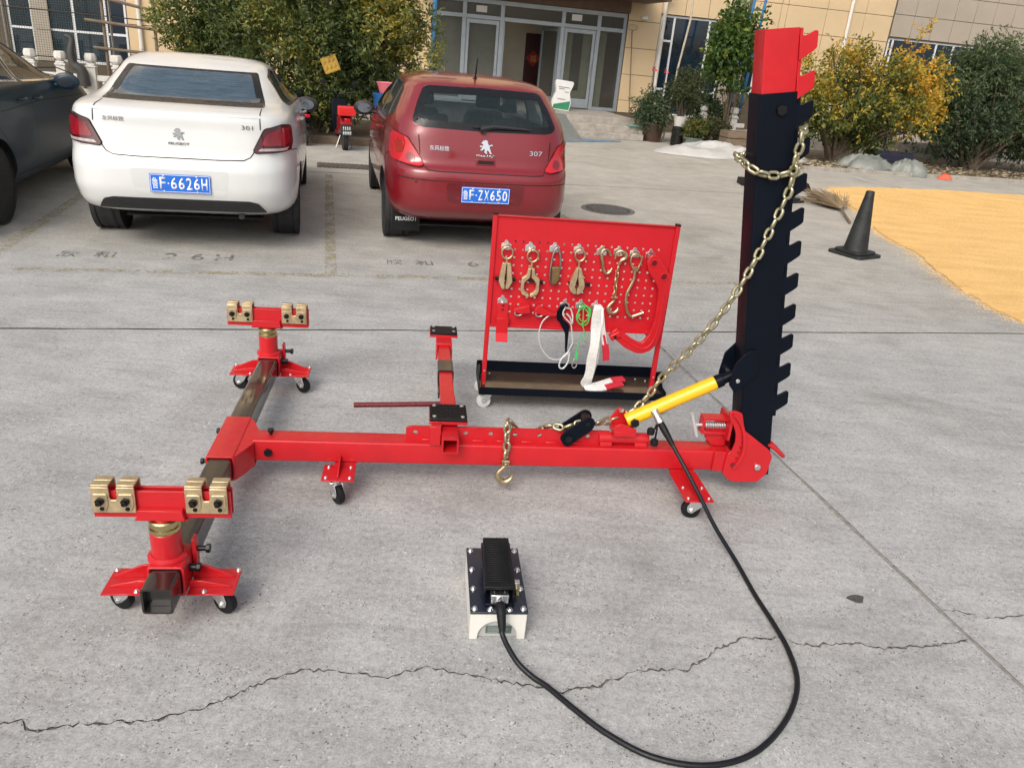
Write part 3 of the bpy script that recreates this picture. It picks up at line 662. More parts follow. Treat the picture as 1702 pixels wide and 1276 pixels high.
b = MB(); b.prism([(-.047, -.115), (.047, -.115), (.042, .11), (-.042, .11)], -.008, .004, 'xy', PM); b.bx(-.047, -.042, -.11, .1, -.035, -.0081, PM); b.bx(.042, .047, -.11, .1, -.035, -.0081, PM); ped = b.build('pedal', M['rubber'], pump, bevel=.003)
b = MB()
for k in range(22): b.box((0, -.09 + k * .0083, .0052), (.07, .0042, .0026), PM)
t_ = b.build('pedal_rib', M['rubber'], ped, bevel=.0008, seg=1)
b = MB(); b.bx(.060, .114, .022, .05, PH + .0201, PH + .05); vb = b.build('outlet_block', M['zinc'], pump, bevel=.002)
for dx in (-.016, .016): hexbolt(vb, (.087 + dx, .04, PH + .05), (0, 0, 1), .005, .005, M['boltblk'], name='cap_screw')
b = MB(); b.cyl((.087, .023, PH + .034), (.087, .006, PH + .032), .0125, 16); b.build('outlet_nut', M['zinc'], vb, bevel=.001)
b = MB(); b.bx(.133, .153, .082, .10, PH + .0086, PH + .05); ai = b.build('air_inlet', M['zinc'], pump, bevel=.001)
b = MB(); b.cyl((.143, .0815, PH + .03), (.143, .066, PH + .03), .008, 12); b.cyl((.143, .066, PH + .03), (.143, .052, PH + .024), .0065, 12); b.build('inlet_fitting', M['brass'], ai)
# hose
c7, s7 = math.cos(R(7.4)), math.sin(R(7.4))
def pw(x, y, z): return Vector((-.061 + x * c7 - y * s7, 1.844 + x * s7 + y * c7, z))
HP = bw(*(cp0 + cd * .052)); HD = (BEX * cd.x + BEY * cd.y + Vector((0, 0, cd.z)))
hose_pts = [pw(.087, .006, PH + .032), pw(.0885, -.018, PH + .022), pw(.094, -.056, PH - .03), (.085, 1.735, .035), (.135, 1.70, .014), (.178, 1.67, .011), (.26, 1.59, .011), (.338, 1.523, .011), (.443, 1.465, .011), (.565, 1.449, .011), (.681, 1.48, .011), (.779, 1.552, .011), (.87, 1.666, .011), (.924, 1.787, .011), (.935, 1.914, .011), (.92, 2.035, .013), (.897, 2.175, .011), (.872, 2.345, .018), (.818, 2.49, .062), (.771, 2.60, .121), (.716, 2.69, .193), HP + HD * .10, HP + HD * .03, HP]
hose = thing('hydraulic_hose', 'black hydraulic hose looping from the foot pump to the yellow ram', 'hose')
sp_ = spline(hose_pts, 10); b = MB(); b.tube(sp_, .0082, 12); hb = b.build('hose_line', M['hose'], hose)
b = MB(); e = [pw(.087, .012, PH + .032), pw(.0885, -.016, PH + .022), pw(.093, -.052, PH - .022)]
b.tube(spline(e, 5), 0, 14, rr=[.0125, .0135, .0145, .015, .015, .0148, .0142, .0135, .0125, .011, .0095]); b.build('strain_relief', M['rubber'], hose)
b = MB(); e = [HP + HD * t for t in (-.008, .01, .03, .05, .075, .1)]; b.tube(e, 0, 14, rr=[.0125, .0145, .0145, .0135, .0115, .0095]); b.build('strain_relief', M['rubber'], hose)
# ============================================================ tool cart with pegboard
KO = Vector((-.122, 3.5545, 0)); KT = R(7.5)
cart = thing('tool_cart', 'red pegboard tool cart with black tray on white casters', 'tool cart', KO, KT)
def tk(name, label, cat, group=None): return thing(name, label, cat, KO, KT, group)
# pegboard: sheet with punched square holes
hx0, hp, nxh, nzh = .041, .0383, 20, 10; hz0 = .494; hs_ = .0092
xe = [-.012]; ze = [.423]
for i in range(nxh): xe += [hx0 + i * hp - hs_ / 2, hx0 + i * hp + hs_ / 2]
for j in range(nzh): ze += [hz0 + j * .0383 - hs_ / 2, hz0 + j * .0383 + hs_ / 2]
xe.append(.832); ze.append(.952)
b = MB(); nx, nz = len(xe), len(ze); T_ = .0015
for y in (-T_, T_): b.v += [(x, y, z) for x in xe for z in ze]
hole = lambda i, j: i % 2 == 1 and j % 2 == 1
K = nx * nz; idx = lambda i, j: i * nz + j
for i in range(nx - 1):
    for j in range(nz - 1):
        q = (idx(i, j), idx(i + 1, j), idx(i + 1, j + 1), idx(i, j + 1))
        if not hole(i, j): b.f += [q, tuple(v + K for v in q[::-1])]
        else: b.f += [(q[k], q[(k + 1) % 4], q[(k + 1) % 4] + K, q[k] + K) for k in range(4)]
bd = [idx(i, 0) for i in range(nx)] + [idx(nx - 1, j) for j in range(1, nz)] + [idx(i, nz - 1) for i in range(nx - 2, -1, -1)] + [idx(0, j) for j in range(nz - 2, 0, -1)]
b.f += [(bd[k], bd[k] + K, bd[(k + 1) % len(bd)] + K, bd[(k + 1) % len(bd)]) for k in range(len(bd))]
board = b.build('pegboard', M['red2'], cart, clean=False, ang=30)
b = MB(); b.bx(-.0119, .8319, -.012, .012, .9522, .957); b.build('board_top_fold', M['red2'], board, bevel=.002)
b = MB(); b.bx(-.0117, .8317, -.0117, -.0016, .4155, .4228); b.build('board_bottom_fold', M['red2'], board)
for x in (-.034, .8325):
    b = MB(); o = rpoly([(x, -.0125), (x + .0215, -.0125), (x + .0215, .0125), (x, .0125)], .003); b.prism(o, .103, .957, 'xy'); post = b.build('post', M['red2'], cart)
    b = MB(); b.bx(x - .0006, x + .022, -.0131, .0131, .9572, .966); b.build('end_cap', M['rubber'], post, bevel=.001)
    for z in (.115, .185):
        hexbolt(post, (x + .011, -.0126, z), (0, -1, 0), .0055, .004, M['zinc'])
# tray
b = MB(); x0, x1, ya, yb = -.047, .896, -.088, .182
b.bx(x0, x1, ya, yb, .097, .1025); tray = b.build('tray', M['traytop'], cart)
for nm, e in (('tray_lip', (x0, x1, ya - .002, ya, .088, .128)), ('tray_lip', (x0, x1, yb, yb + .002, .088, .162)), ('tray_lip', (x0 - .002, x0, ya - .002, yb + .002, .088, .150)), ('tray_lip', (x1, x1 + .002, ya - .002, yb + .002, .088, .136))):
    q = MB(); q.bx(*e); q.build(nm, M['black'], tray)
for x in (x0 + .02, x1 - .02):
    q = MB(); q.prism([(ya, .1027), (yb, .1027), (yb, .135), (.02, .205), (-.016, .205), (-.016, .15)], x - .0015 - (.018 if x < .4 else -.018), x + .0015 - (.018 if x < .4 else -.018), 'yz'); q.build('tray_gusset', M['black'], tray)
for x, y in ((.02, .15), (.80, .15), (.85, .13), (.005, -.07), (.86, -.07)): hexbolt(tray, (x, y, .1026), (0, 0, 1), .006, .005, M['zinc'])
f = MB(); f.bx(-.026, .026, -.022, .022, .0845, .0875); f.cyl((0, 0, .073), (0, 0, .0845), .016, 14)
for sx in (-1, 1): f.prism(rpoly([(-.02, .075), (.02, .075), (.032, .04), (.026, .026), (.014, .026), (-.008, .05)], .006), sx * .0155, sx * .0132, 'yz')
f.bx(-.0155, .0155, -.019, .019, .0705, .0735); kf = f.mesh('caster_fork', M['zinc'])
t = MB(); t.lathe([(.012, -.011), (.026, -.012), (.0345, -.009), (.0355, 0), (.0345, .009), (.026, .012), (.012, .011)], 24, TRN((0, .02, .0355)) @ ROT(90, 'Y')); kt = t.mesh('tyre', M['whitepl'])
a = MB(); a.cyl((-.02, .02, .0355), (.02, .02, .0355), .005, 8); ka = a.mesh('axle_bolt', M['zinc'])
for x, y, an in ((.0, -.04, 100), (.86, -.045, 250), (.0, .14, 80), (.86, .14, 95)): caster(cart, x, y, an, (kf, kt, ka))
# hook plates
hk = MB(); hk.prism(rpoly([(-.0245, -.034), (.0245, -.034), (.0245, -.006), (.01, 0), (.007, .012), (-.007, .012), (-.01, 0), (-.0245, -.006)], .004, 3), -.0045, -.0018, 'xz'); hk.tube(spline([(0, -.003, -.022), (0, -.02, -.024), (0, -.03, -.02), (0, -.033, -.012)], 4), .0035, 8)
HK = hk.mesh('peg_hook', M['zinc'])
for x, z in ((.037, .83), (.151, .828), (.266, .832), (.381, .833), (.492, .831), (.575, .834), (.653, .831), (.731, .828), (.04, .562), (.344, .556), (.421, .561), (.498, .558)):
    o = bpy.data.objects.new('peg_hook', HK); COL.objects.link(o); o.parent = cart; o.location = (x, 0, z); bv = o.modifiers.new('b', 'BEVEL'); bv.width = .001; bv.segments = 1; bv.limit_method = 'ANGLE'
def ring(b, cx, cz, rx, rz, r, y=-.024, n=20): b.tube([(cx + rx * math.cos(2 * math.pi * k / n), y, cz + rz * math.sin(2 * math.pi * k / n)) for k in range(n)], r, 10, closed=True)
def jaw(b, cx, pts, y0, y1):
    for sx in (-1, 1):
        b.prism(rpoly([(cx + sx * a, z) for a, z in pts][::sx], .004, 3), y0, y1, 'xz')
# 1 slim self-tightening clamp
t1 = tk('pull_clamp', 'slim straight jaw pull clamp, first on the left of the pegboard', 'clamp')
b = MB(); ring(b, .042, .787, .026, .028, .005); b.cyl((.043, -.024, .758), (.043, -.024, .735), .006, 10); b.build('ring', M['gold'], t1)
b = MB(); jaw(b, .043, [(.0025, .742), (.02, .742), (.031, .665), (.031, .648), (.016, .617), (.002, .617), (.002, .632), (.005, .65), (.005, .69), (.002, .72)], -.04, -.008); jb = b.build('jaw', M['goldp'], t1, bevel=.002)
b = MB(); b.cyl((-.004, -.024, .663), (.088, -.024, .661), .006, 10); b.cyl((-.006, -.024, .663), (.008, -.024, .663), .011, 6); b.cyl((.078, -.024, .661), (.09, -.024, .661), .011, 6); b.build('bolt', M['boltblk'], t1)
# 2 wide-mouth clamp
t2 = tk('pull_clamp', 'pull clamp with a wide hexagonal mouth, second on the pegboard', 'clamp')
b = MB(); ring(b, .163, .779, .026, .028, .005); b.cyl((.163, -.024, .751), (.162, -.024, .715), .006, 10); b.build('ring', M['gold'], t2)
b = MB(); jaw(b, .162, [(.002, .722), (.015, .722), (.02, .69), (.043, .672), (.044, .612), (.036, .594), (.012, .582), (.002, .582), (.002, .596), (.018, .605), (.029, .62), (.029, .65), (.014, .668), (.004, .676)], -.038, -.01); b.build('jaw', M['goldp'], t2, bevel=.0025)
b = MB(); b.cyl((.118, -.024, .662), (.224, -.024, .655), .006, 10); b.cyl((.205, -.024, .656), (.222, -.024, .655), .011, 6); b.build('bolt', M['boltblk'], t2)
# 3 long oval shackle
t3 = tk('oval_shackle', 'long oval shackle with a roller, third on the pegboard', 'shackle')
b = MB(); b.tube(spline([(.273, -.02, .822), (.259, -.022, .79), (.253, -.024, .72), (.256, -.024, .665), (.27, -.024, .65), (.285, -.024, .66), (.297, -.024, .715), (.296, -.024, .77), (.286, -.022, .81)], 5, closed=True), .0052, 10, closed=True); b.build('bow', M['steel'], t3)
b = MB(); b.prism(rpoly([(.258, .735), (.295, .737), (.299, .68), (.285, .652), (.262, .655)], .006), -.04, -.008, 'xz'); b.build('roller_block', mat('bronze_block', (.28, .19, .09), .42, .8, var=.25, scale=30), t3, bevel=.003)
# 4 round-mouth clamp
t4 = tk('pull_clamp', 'rounded pear shaped pull clamp in the middle of the pegboard', 'clamp')
b = MB(); ring(b, .387, .795, .024, .027, .005); b.cyl((.387, -.024, .768), (.387, -.024, .73), .006, 10); b.build('ring', M['gold'], t4)
b = MB(); jaw(b, .387, [(.002, .737), (.011, .737), (.024, .70), (.036, .66), (.036, .64), (.026, .618), (.01, .609), (.002, .609), (.002, .632), (.010, .645), (.008, .66), (.0015, .69)], -.038, -.01); b.build('jaw', M['goldp'], t4, bevel=.0025)
b = MB(); b.cyl((.345, -.024, .66), (.452, -.024, .657), .006, 10); b.cyl((.434, -.024, .6575), (.449, -.024, .657), .011, 6); b.build('bolt', M['boltblk'], t4)
# 5 flat C hook
t5 = tk('c_hook', 'small gold C shaped hook between the clamps and the chain hook', 'hook')
b = MB(); b.tube(spline([(.53, -.02, .806), (.52, -.024, .826), (.498, -.026, .83), (.487, -.026, .808), (.497, -.026, .77), (.506, -.026, .735), (.524, -.026, .716), (.54, -.026, .726), (.547, -.026, .744)], 5), 0, 10, rr=[.003 + .0055 * math.sin(math.pi * min(1, max(.08, k / 40))) ** .5 for k in range(41)]); b.build('hook', M['gold'], t5)
# 6 chain with grab hooks
t6 = tk('hook_chain', 'short gold chain with a grab hook at both ends', 'chain')
b = MB(); b.tube(spline([(.556, -.026, .79), (.56, -.026, .817), (.582, -.028, .829), (.604, -.028, .815), (.604, -.028, .795), (.586, -.027, .782), (.578, -.026, .76)], 5), 0, 10, rr=[.004 + .006 * math.sin(math.pi * min(.9, max(.06, k / 33))) for k in range(31)]); b.build('grab_hook', M['gold'], t6)
LINK2 = link_mesh(.038, .022, .0038); LINK2.materials[0] = M['gold']
lay_chain(t6, [(.578, -.026, .757), (.575, -.026, .70), (.579, -.026, .60)], .03, LINK2)
b = MB(); grab_hook(b, TRN((.578, -.026, .592)), .85); b.cyl((.562, -.026, .6), (.594, -.026, .6), .005, 8); b.build('grab_hook', M['gold'], t6)
# 7 long J hook
t7 = tk('j_hook', 'long bent J hook with a stirrup eye', 'hook')
b = MB(); b.tube(spline([(.645, -.024, .752), (.632, -.024, .79), (.645, -.024, .815), (.668, -.024, .815), (.686, -.024, .795), (.675, -.024, .752)], 5), .005, 10); b.prism(rpoly([(.642, .757), (.68, .757), (.672, .735), (.65, .735)], .004), -.034, -.014, 'xz'); b.build('stirrup', M['gold'], t7, bevel=.001)
b = MB(); b.tube(spline([(.661, -.024, .738), (.661, -.024, .695), (.648, -.024, .655), (.637, -.024, .615), (.64, -.024, .57), (.656, -.024, .527), (.676, -.024, .508), (.702, -.026, .517), (.734, -.028, .532)], 5), .0078, 12); b.build('shaft', M['gold'], t7)
# 8 big red C arm
t8 = tk('pulling_arm_tool', 'large red curved pulling arm hanging at the right of the pegboard', 'pulling arm')
outer = [(.712, .80), (.722, .822), (.752, .825), (.80, .765), (.838, .715), (.842, .66), (.836, .60), (.832, .45), (.822, .385), (.795, .345), (.755, .326), (.72, .326), (.66, .352), (.606, .395), (.582, .404)]
inner = [(.705, .785), (.725, .735), (.765, .69), (.785, .655), (.79, .60), (.79, .50), (.775, .43), (.748, .385), (.728, .383), (.70, .395), (.65, .425), (.625, .44), (.608, .452), (.582, .43)]
oc = outer + inner[::-1]
b = MB(); b.prism(rpoly(oc, .012, 3), -.052, -.030, 'xz'); ca = b.build('arm_plate', M['red'], t8, bevel=.004)
rib = [(.800, .70), (.812, .65), (.812, .58), (.81, .47), (.80, .40), (.775, .362), (.74, .352), (.70, .368), (.63, .412)]
b = MB(); b.tube([(x, -.037, z) for x, z in spline([Vector((*p, 0)) for p in rib], 5) for _ in ()] if False else [(p.x, -.051, p.z) for p in spline([(x, 0, z) for x, z in rib], 5)], .0055, 8); b.build('stiffening_rib', M['red'], ca)
for x, z in ((.742, .785), (.800, .722)):
    b = MB(); b.tube([(x + .0165 * math.cos(k * .3142), -.052, z + .0165 * math.sin(k * .3142)) for k in range(20)], .003, 6, closed=True); b.build('eye_rim', M['red'], ca)
b = MB()
for x, z in ((.742, .785), (.800, .722)): b.cyl((x, -.0528, z), (x, -.0518, z), .015, 20)
b.build('eye_hole', M['maroon'], ca)
b = MB(); b.bx(.576, .63, -.062, -.022, .398, .428, TRN((.604, 0, .413)) @ ROT(-30, 'Y') @ TRN((-.604, 0, -.413))); tip = b.build('arm_tip', M['red'], ca, bevel=.004)
hexbolt(ca, (.6, -.0635, .412), (0, -1, 0), .008, .006)
# red bent bracket, wedge plates
t9 = tk('bent_bracket', 'red bent sheet bracket at the lower left of the pegboard', 'bracket')
b = MB(); b.bx(.018, .071, -.010, -.006, .466, .538); b.bx(.016, .0745, -.032, -.028, .395, .4655); b.bx(.016, .0745, -.030, -.0062, .4655, .4695); b.prism([(-.032, .395), (-.028, .395), (-.062, .358), (-.066, .361)], .016, .0745, 'yz'); br = b.build('bracket_plate', M['red'], t9, bevel=.001)
b = MB()
for z in (.505, .525): b.cyl((.044, -.0112, z), (.044, -.0098, z), .006, 12)
b.build('bracket_hole', M['maroon'], br)
for pts, lb in (([(.09, .508), (.096, .52), (.166, .545), (.172, .522), (.176, .505), (.13, .497)], 'red wedge plate beside the bent bracket'), ([(.188, .51), (.2, .53), (.216, .547), (.24, .527), (.305, .503), (.296, .495), (.235, .497)], 'red wedge plate beside the cable hook')):
    t = tk('wedge_plate', lb, 'plate', 'wedge plates'); b = MB(); b.prism(pts, -.045, -.008, 'xz'); wp = b.build('plate', M['red'], t, bevel=.002)
    cx = sum(p[0] for p in pts) / len(pts); b = MB(); ring(b, cx - .02, .497, .017, .011, .004, -.03); b.build('eye', M['zinc'], t)
# black tow hook, wire sling
t10 = tk('tow_hook', 'flat black hook hanging behind the wire sling', 'hook')
b = MB(); b.prism(rpoly([(.344, .55), (.322, .54), (.307, .505), (.312, .47), (.33, .452), (.36, .40), (.372, .30), (.38, .30), (.378, .44), (.366, .455), (.34, .475), (.335, .50), (.345, .522), (.362, .535), (.358, .55)], .006, 3), -.016, -.009, 'xz'); b.build('hook_plate', M['black'], t10, bevel=.001)
t11 = tk('wire_sling', 'looped grey wire sling on the pegboard', 'wire sling')
b = MB(); b.tube(spline([(.372, -.022, .53), (.345, -.03, .535), (.335, -.034, .505), (.355, -.036, .48), (.38, -.034, .455), (.392, -.032, .40), (.40, -.032, .345), (.384, -.034, .30), (.34, -.036, .27), (.29, -.036, .278), (.246, -.036, .33), (.228, -.036, .395), (.236, -.036, .455), (.262, -.036, .49), (.298, -.03, .503)], 6), .0032, 8); b.build('cable', M['cable'], t11)
b = MB(); b.tube(spline([(.372, -.024, .53), (.384, -.03, .50), (.386, -.034, .46), (.372, -.036, .49), (.352, -.036, .51)], 6), .0038, 8); b.build('cable_eye', M['cable'], t11); b = MB(); b.tube(spline([(.40, -.034, .352), (.39, -.038, .32), (.386, -.04, .26), (.365, -.042, .226), (.345, -.042, .235), (.352, -.04, .275), (.385, -.038, .315)], 6, closed=True), .0042, 8, closed=True); b.build('cable_eye', M['cable'], t11)
b = MB(); b.cyl((.384, -.038, .315), (.402, -.036, .362), .0075, 10); b.build('ferrule', M['zinc'], t11)
# green cord with snap hook
t12 = tk('rope_coil', 'coiled green cord with a small snap hook', 'cord')
b = MB(); coil = []
for k in range(64):
    a = k * .33; coil.append((.441 + (.03 + .006 * math.sin(k * .29)) * math.cos(a) + .004 * math.sin(k * .11), -.03 - .008 * math.sin(k * .7), .502 + (.042 + .012 * math.cos(k * .23)) * math.sin(a)))
coil += [(.44, -.034, .45), (.455, -.03, .41), (.462, -.03, .39), (.45, -.03, .375), (.436, -.03, .40), (.43, -.03, .36), (.425, -.03, .31)]
b.tube(coil, .0023, 6); b.prism([(.419, .272), (.433, .275), (.430, .312), (.421, .312)], -.034, -.026, 'xz'); b.build('cord', M['green'], t12)
b = MB(); b.tube(spline([(.427, -.03, .278), (.435, -.03, .262), (.431, -.03, .232), (.42, -.03, .226), (.412, -.03, .238), (.417, -.03, .268)], 5, closed=True), .0032, 8, closed=True); b.build('snap_hook', M['zinc'], t12)
# white sling lying into the tray
t13 = tk('webbing_sling', 'white webbing sling with red ends hanging into the black tray', 'sling')
rr_ = random.Random(3); wv = lambda k: .0025 * math.sin(k * .42) + rr_.uniform(-.0006, .0006)
fr_ = spline([(.503, -.016, .553), (.498, -.036, .545), (.500, -.046, .50), (.502, -.05, .42), (.507, -.048, .33), (.507, -.03, .25), (.505, -.012, .18), (.498, -.006, .135), (.503, -.004, .116)], 6)
b = MB(); b.ribbon([p + Vector((wv(i), wv(i + 3), 0)) for i, p in enumerate(fr_)], .048, .008, lambda i: (1, .45 * math.sin(i * .16 + .3), 0), ws=[.034 + .012 * min(1, i / 12) + .003 * math.sin(i * .5) for i in range(len(fr_))]); b.build('webbing', M['webbing'], t13)
b = MB(); fr2 = spline([(.508, -.012, .548), (.512, -.026, .535), (.514, -.033, .47), (.517, -.034, .38), (.518, -.028, .29), (.517, -.01, .20), (.512, .004, .14), (.50, .01, .119)], 6); b.ribbon([p + Vector((wv(i + 9), 0, 0)) for i, p in enumerate(fr2)], .042, .006, lambda i: (1, -.4 * math.sin(i * .13), 0)); b.build('webbing', M['webbing'], t13)
b = MB(); s1 = spline([(.492, -.004, .112), (.52, -.003, .117), (.56, .012, .121), (.60, .03, .125), (.645, .052, .13)], 5); b.ribbon([p + Vector((0, 0, wv(i) * .5)) for i, p in enumerate(s1)], .036, .008, lambda i: (-.3, 1, .25)); b.build('webbing', M['webbing'], t13)
b = MB(); s2 = spline([(.492, -.018, .114), (.52, -.036, .119), (.56, -.032, .118), (.60, -.02, .12)], 5); b.ribbon(s2, .036, .008, lambda i: (-.2, 1, .3)); b.build('webbing', M['webbing'], t13)
b = MB(); b.ribbon(spline([(.645, .052, .1305), (.68, .062, .134), (.715, .068, .136)], 5), .040, .012, (-.3, 1, .2)); b.build('red_end', M['redweb'], t13, bevel=.002)
b = MB(); b.ribbon(spline([(.60, -.02, .1205), (.65, .004, .124), (.70, .028, .126)], 5), .038, .011, (-.3, 1, .2)); b.build('red_end', M['redweb'], t13, bevel=.002)
b = MB(); s3 = spline([(.512, -.022, .545), (.522, -.024, .53), (.53, -.03, .49), (.543, -.032, .43), (.556, -.033, .38), (.563, -.034, .36)], 4); b.ribbon(s3, .028, .006, (1, .5, .2)); b.build('webbing', M['webbing'], t13)
b = MB(); b.ribbon(spline([(.563, -.034, .3605), (.573, -.034, .32), (.579, -.034, .275)], 4), .033, .011, (1, .3, .15)); b.ribbon(spline([(.549, -.036, .41), (.560, -.038, .375), (.567, -.039, .345)], 3), .012, .004, (1, .3, .15)); b.build('red_end', M['redweb'], t13, bevel=.001)
# ============================================================ parked cars
def pchip(xs, ys):
    xs = np.array(xs, float); ys = np.array(ys, float); h = np.diff(xs); d = np.diff(ys) / h; mm = np.zeros(len(xs)); mm[0] = d[0]; mm[-1] = d[-1]
    for i in range(1, len(xs) - 1):
        if d[i - 1] * d[i] > 0: w1, w2 = 2 * h[i] + h[i - 1], h[i] + 2 * h[i - 1]; mm[i] = (w1 + w2) / (w1 / d[i - 1] + w2 / d[i])
    def f(x):
        i = int(np.clip(np.searchsorted(xs, x) - 1, 0, len(xs) - 2)); t = (x - xs[i]) / h[i]
        return ys[i] * (1 + 2 * t) * (1 - t) ** 2 + mm[i] * h[i] * t * (1 - t) ** 2 + ys[i + 1] * t * t * (3 - 2 * t) + mm[i + 1] * h[i] * t * t * (t - 1)
    return f
class Loft:
    """body built of plan outlines at rising heights; z, half width, rear y, front y, rear and front roundness"""
    def __init__(s, lv):
        s.z0, s.z1 = lv[0][0], lv[-1][0]; zs = [l[0] for l in lv]; s.f = [pchip(zs, [l[k] for l in lv]) for k in range(1, 6)]; s.c = {}
    def outline(s, z, M_=160):
        k = round(z, 4)
        if (k, M_) in s.c: return s.c[(k, M_)]
        w_, yr, yf, nr, nf = [f(z) for f in s.f]; yc, ly = (yr + yf) / 2, (yf - yr) / 2
        th = np.linspace(-math.pi / 2, math.pi / 2, M_ + 1); sn, cs = np.sin(th), np.clip(np.cos(th), 0, 1)
        n_ = np.where(sn < 0, nr, nf); x = w_ * cs ** (2 / n_); y = yc + ly * np.sign(sn) * np.abs(sn) ** (2 / n_)
        x[0] = x[-1] = 0
        a = np.concatenate([[0], np.cumsum(np.hypot(np.diff(x), np.diff(y)))])
        s.c[(k, M_)] = (x, y, a); return s.c[(k, M_)]
    def rear(s, x, z):          # by x on the tail
        X, Y, A = s.outline(z); k = int(np.argmax(X)); return Vector((x, float(np.interp(abs(x), X[:k + 1], Y[:k + 1])), z))
    def wrap(s, a, z):          # by the arc length round the tail
        X, Y, A = s.outline(z); sg = 1 if a >= 0 else -1; return Vector((sg * float(np.interp(abs(a), A, X)), float(np.interp(abs(a), A, Y)), z))
    def side(s, y, z, sg=1):    # by y on a flank
        X, Y, A = s.outline(z); return Vector((sg * float(np.interp(y, Y, X)), y, z))
    def front(s, x, z):
        X, Y, A = s.outline(z); k = int(np.argmax(X)); return Vector((x, float(np.interp(abs(x), X[k:][::-1], Y[k:][::-1])), z))
    def mesh(s, nz=64, nh=44, inset=0.):
        b = MB(); zz = []
        t = np.linspace(0, 1, nz); zz = s.z0 + (s.z1 - s.z0) * (1 - (1 - t) ** 1.25)
        rows = []
        for z in zz:
            w_, yr, yf, nr, nf = [f(z) for f in s.f]; yc, ly = (yr + yf) / 2, (yf - yr) / 2
            X, Y, A = s.outline(float(z), 400); k = int(np.argmax(X))
            u = np.linspace(0, 1, nh + 1); ar = np.where(u < .5, A[k] * 2 * u, A[k] + (A[-1] - A[k]) * (2 * u - 1))
            rows.append((np.interp(ar, A, X), np.interp(ar, A, Y), z))
        n = 2 * nh
        for X, Y, z in rows:
            b.v += [(X[j], Y[j], z) for j in range(nh + 1)] + [(-X[j], Y[j], z) for j in range(nh - 1, 0, -1)]
        for i in range(len(rows) - 1):
            b.f += [(i * n + j, i * n + (j + 1) % n, (i + 1) * n + (j + 1) % n, (i + 1) * n + j) for j in range(n)]
        b.f += [tuple(range(n - 1, -1, -1)), tuple((len(rows) - 1) * n + j for j in range(n))]
        return b
def patch(faces, mp, off=.003, th=.0, cell=.05):
    """lay flat outlines over a curved surface, with thickness"""
    bm = bmesh.new()
    for fc in faces: bm.faces.new([bm.verts.new((a, c, 0)) for a, c in fc])
    bmesh.ops.remove_doubles(bm, verts=bm.verts, dist=1e-6)
    for ax in (0, 1):
        cs = [v.co[ax] for v in bm.verts]; lo, hi = min(cs), max(cs); k = math.floor(lo / cell) + 1
        while k * cell < hi - 1e-5:
            nv = Vector((1, 0, 0)) if ax == 0 else Vector((0, 1, 0))
            bmesh.ops.bisect_plane(bm, geom=bm.verts[:] + bm.edges[:] + bm.faces[:], plane_co=nv * (k * cell), plane_no=nv, dist=1e-6); k += 1
    bm.verts.index_update(); out = MB(); V0 = []; V1 = []
    for v in bm.verts:
        a, c = v.co.x, v.co.y; p = mp(a, c); e = .004
        n_ = (mp(a + e, c) - mp(a - e, c)).cross(mp(a, c + e) - mp(a, c - e))
        n_ = n_.normalized() if n_.length > 1e-9 else Vector((0, -1, 0))
        if n_.dot(p - Vector((0, 1.2, p.z * .6))) < 0: n_ = -n_
        V0.append(tuple(p + n_ * (off + th))); V1.append(tuple(p + n_ * off))
    n = len(V0); fs = [tuple(v.index for v in f.verts) for f in bm.faces]
    if th:
        fs2 = [tuple(i + n for i in f[::-1]) for f in fs]; w_ = [(e.verts[0].index, e.verts[1].index, e.verts[1].index + n, e.verts[0].index + n) for e in bm.edges if e.is_boundary]
        out.add(V0 + V1, fs + fs2 + w_)
    else: out.add(V0, fs)
    bm.free(); return out
def strip(pts, w_, closed=False):
    P = [Vector(p).to_2d() if len(p) > 2 else Vector(p) for p in pts]; k = len(P); L_, R_ = [], []
    for i in range(k):
        a = P[(i - 1) % k] if closed or i else P[i]; b = P[(i + 1) % k] if closed or i < k - 1 else P[i]; t = (b - a).normalized(); n_ = Vector((-t.y, t.x)) * w_ / 2
        L_.append(tuple(P[i] + n_)); R_.append(tuple(P[i] - n_))
    return [[L_[i], L_[(i + 1) % k], R_[(i + 1) % k], R_[i]] for i in range(k if closed else k - 1)]
def shrink(poly, d):
    P = [Vector(p) for p in poly]; k = len(P); out = []
    area = sum(P[i].x * P[(i + 1) % k].y - P[(i + 1) % k].x * P[i].y for i in range(k)); sg = 1 if area > 0 else -1
    for i in range(k):
        t = (P[(i + 1) % k] - P[i - 1]).normalized(); out.append(tuple(P[i] + Vector((-t.y, t.x)) * d * sg))
    return out
def ringfaces(outer, d):
    inn = shrink(outer, d); k = len(outer); return [[outer[i], outer[(i + 1) % k], inn[(i + 1) % k], inn[i]] for i in range(k)]
def boolean(o, cutter):
    md = o.modifiers.new('b', 'BOOLEAN'); md.operation = 'DIFFERENCE'; md.object = cutter; md.solver = 'EXACT'
    dg = bpy.context.evaluated_depsgraph_get(); me = bpy.data.meshes.new_from_object(o.evaluated_get(dg)); o.modifiers.clear(); old = o.data; o.data = me
    bpy.data.objects.remove(cutter)
def cutter(b, mats, idx=1):
    me = b.mesh('cutter', mats, ang=None); me.polygons.foreach_set('material_index', [idx] * len(me.polygons)); o = bpy.data.objects.new('cutter', me); COL.objects.link(o); return o
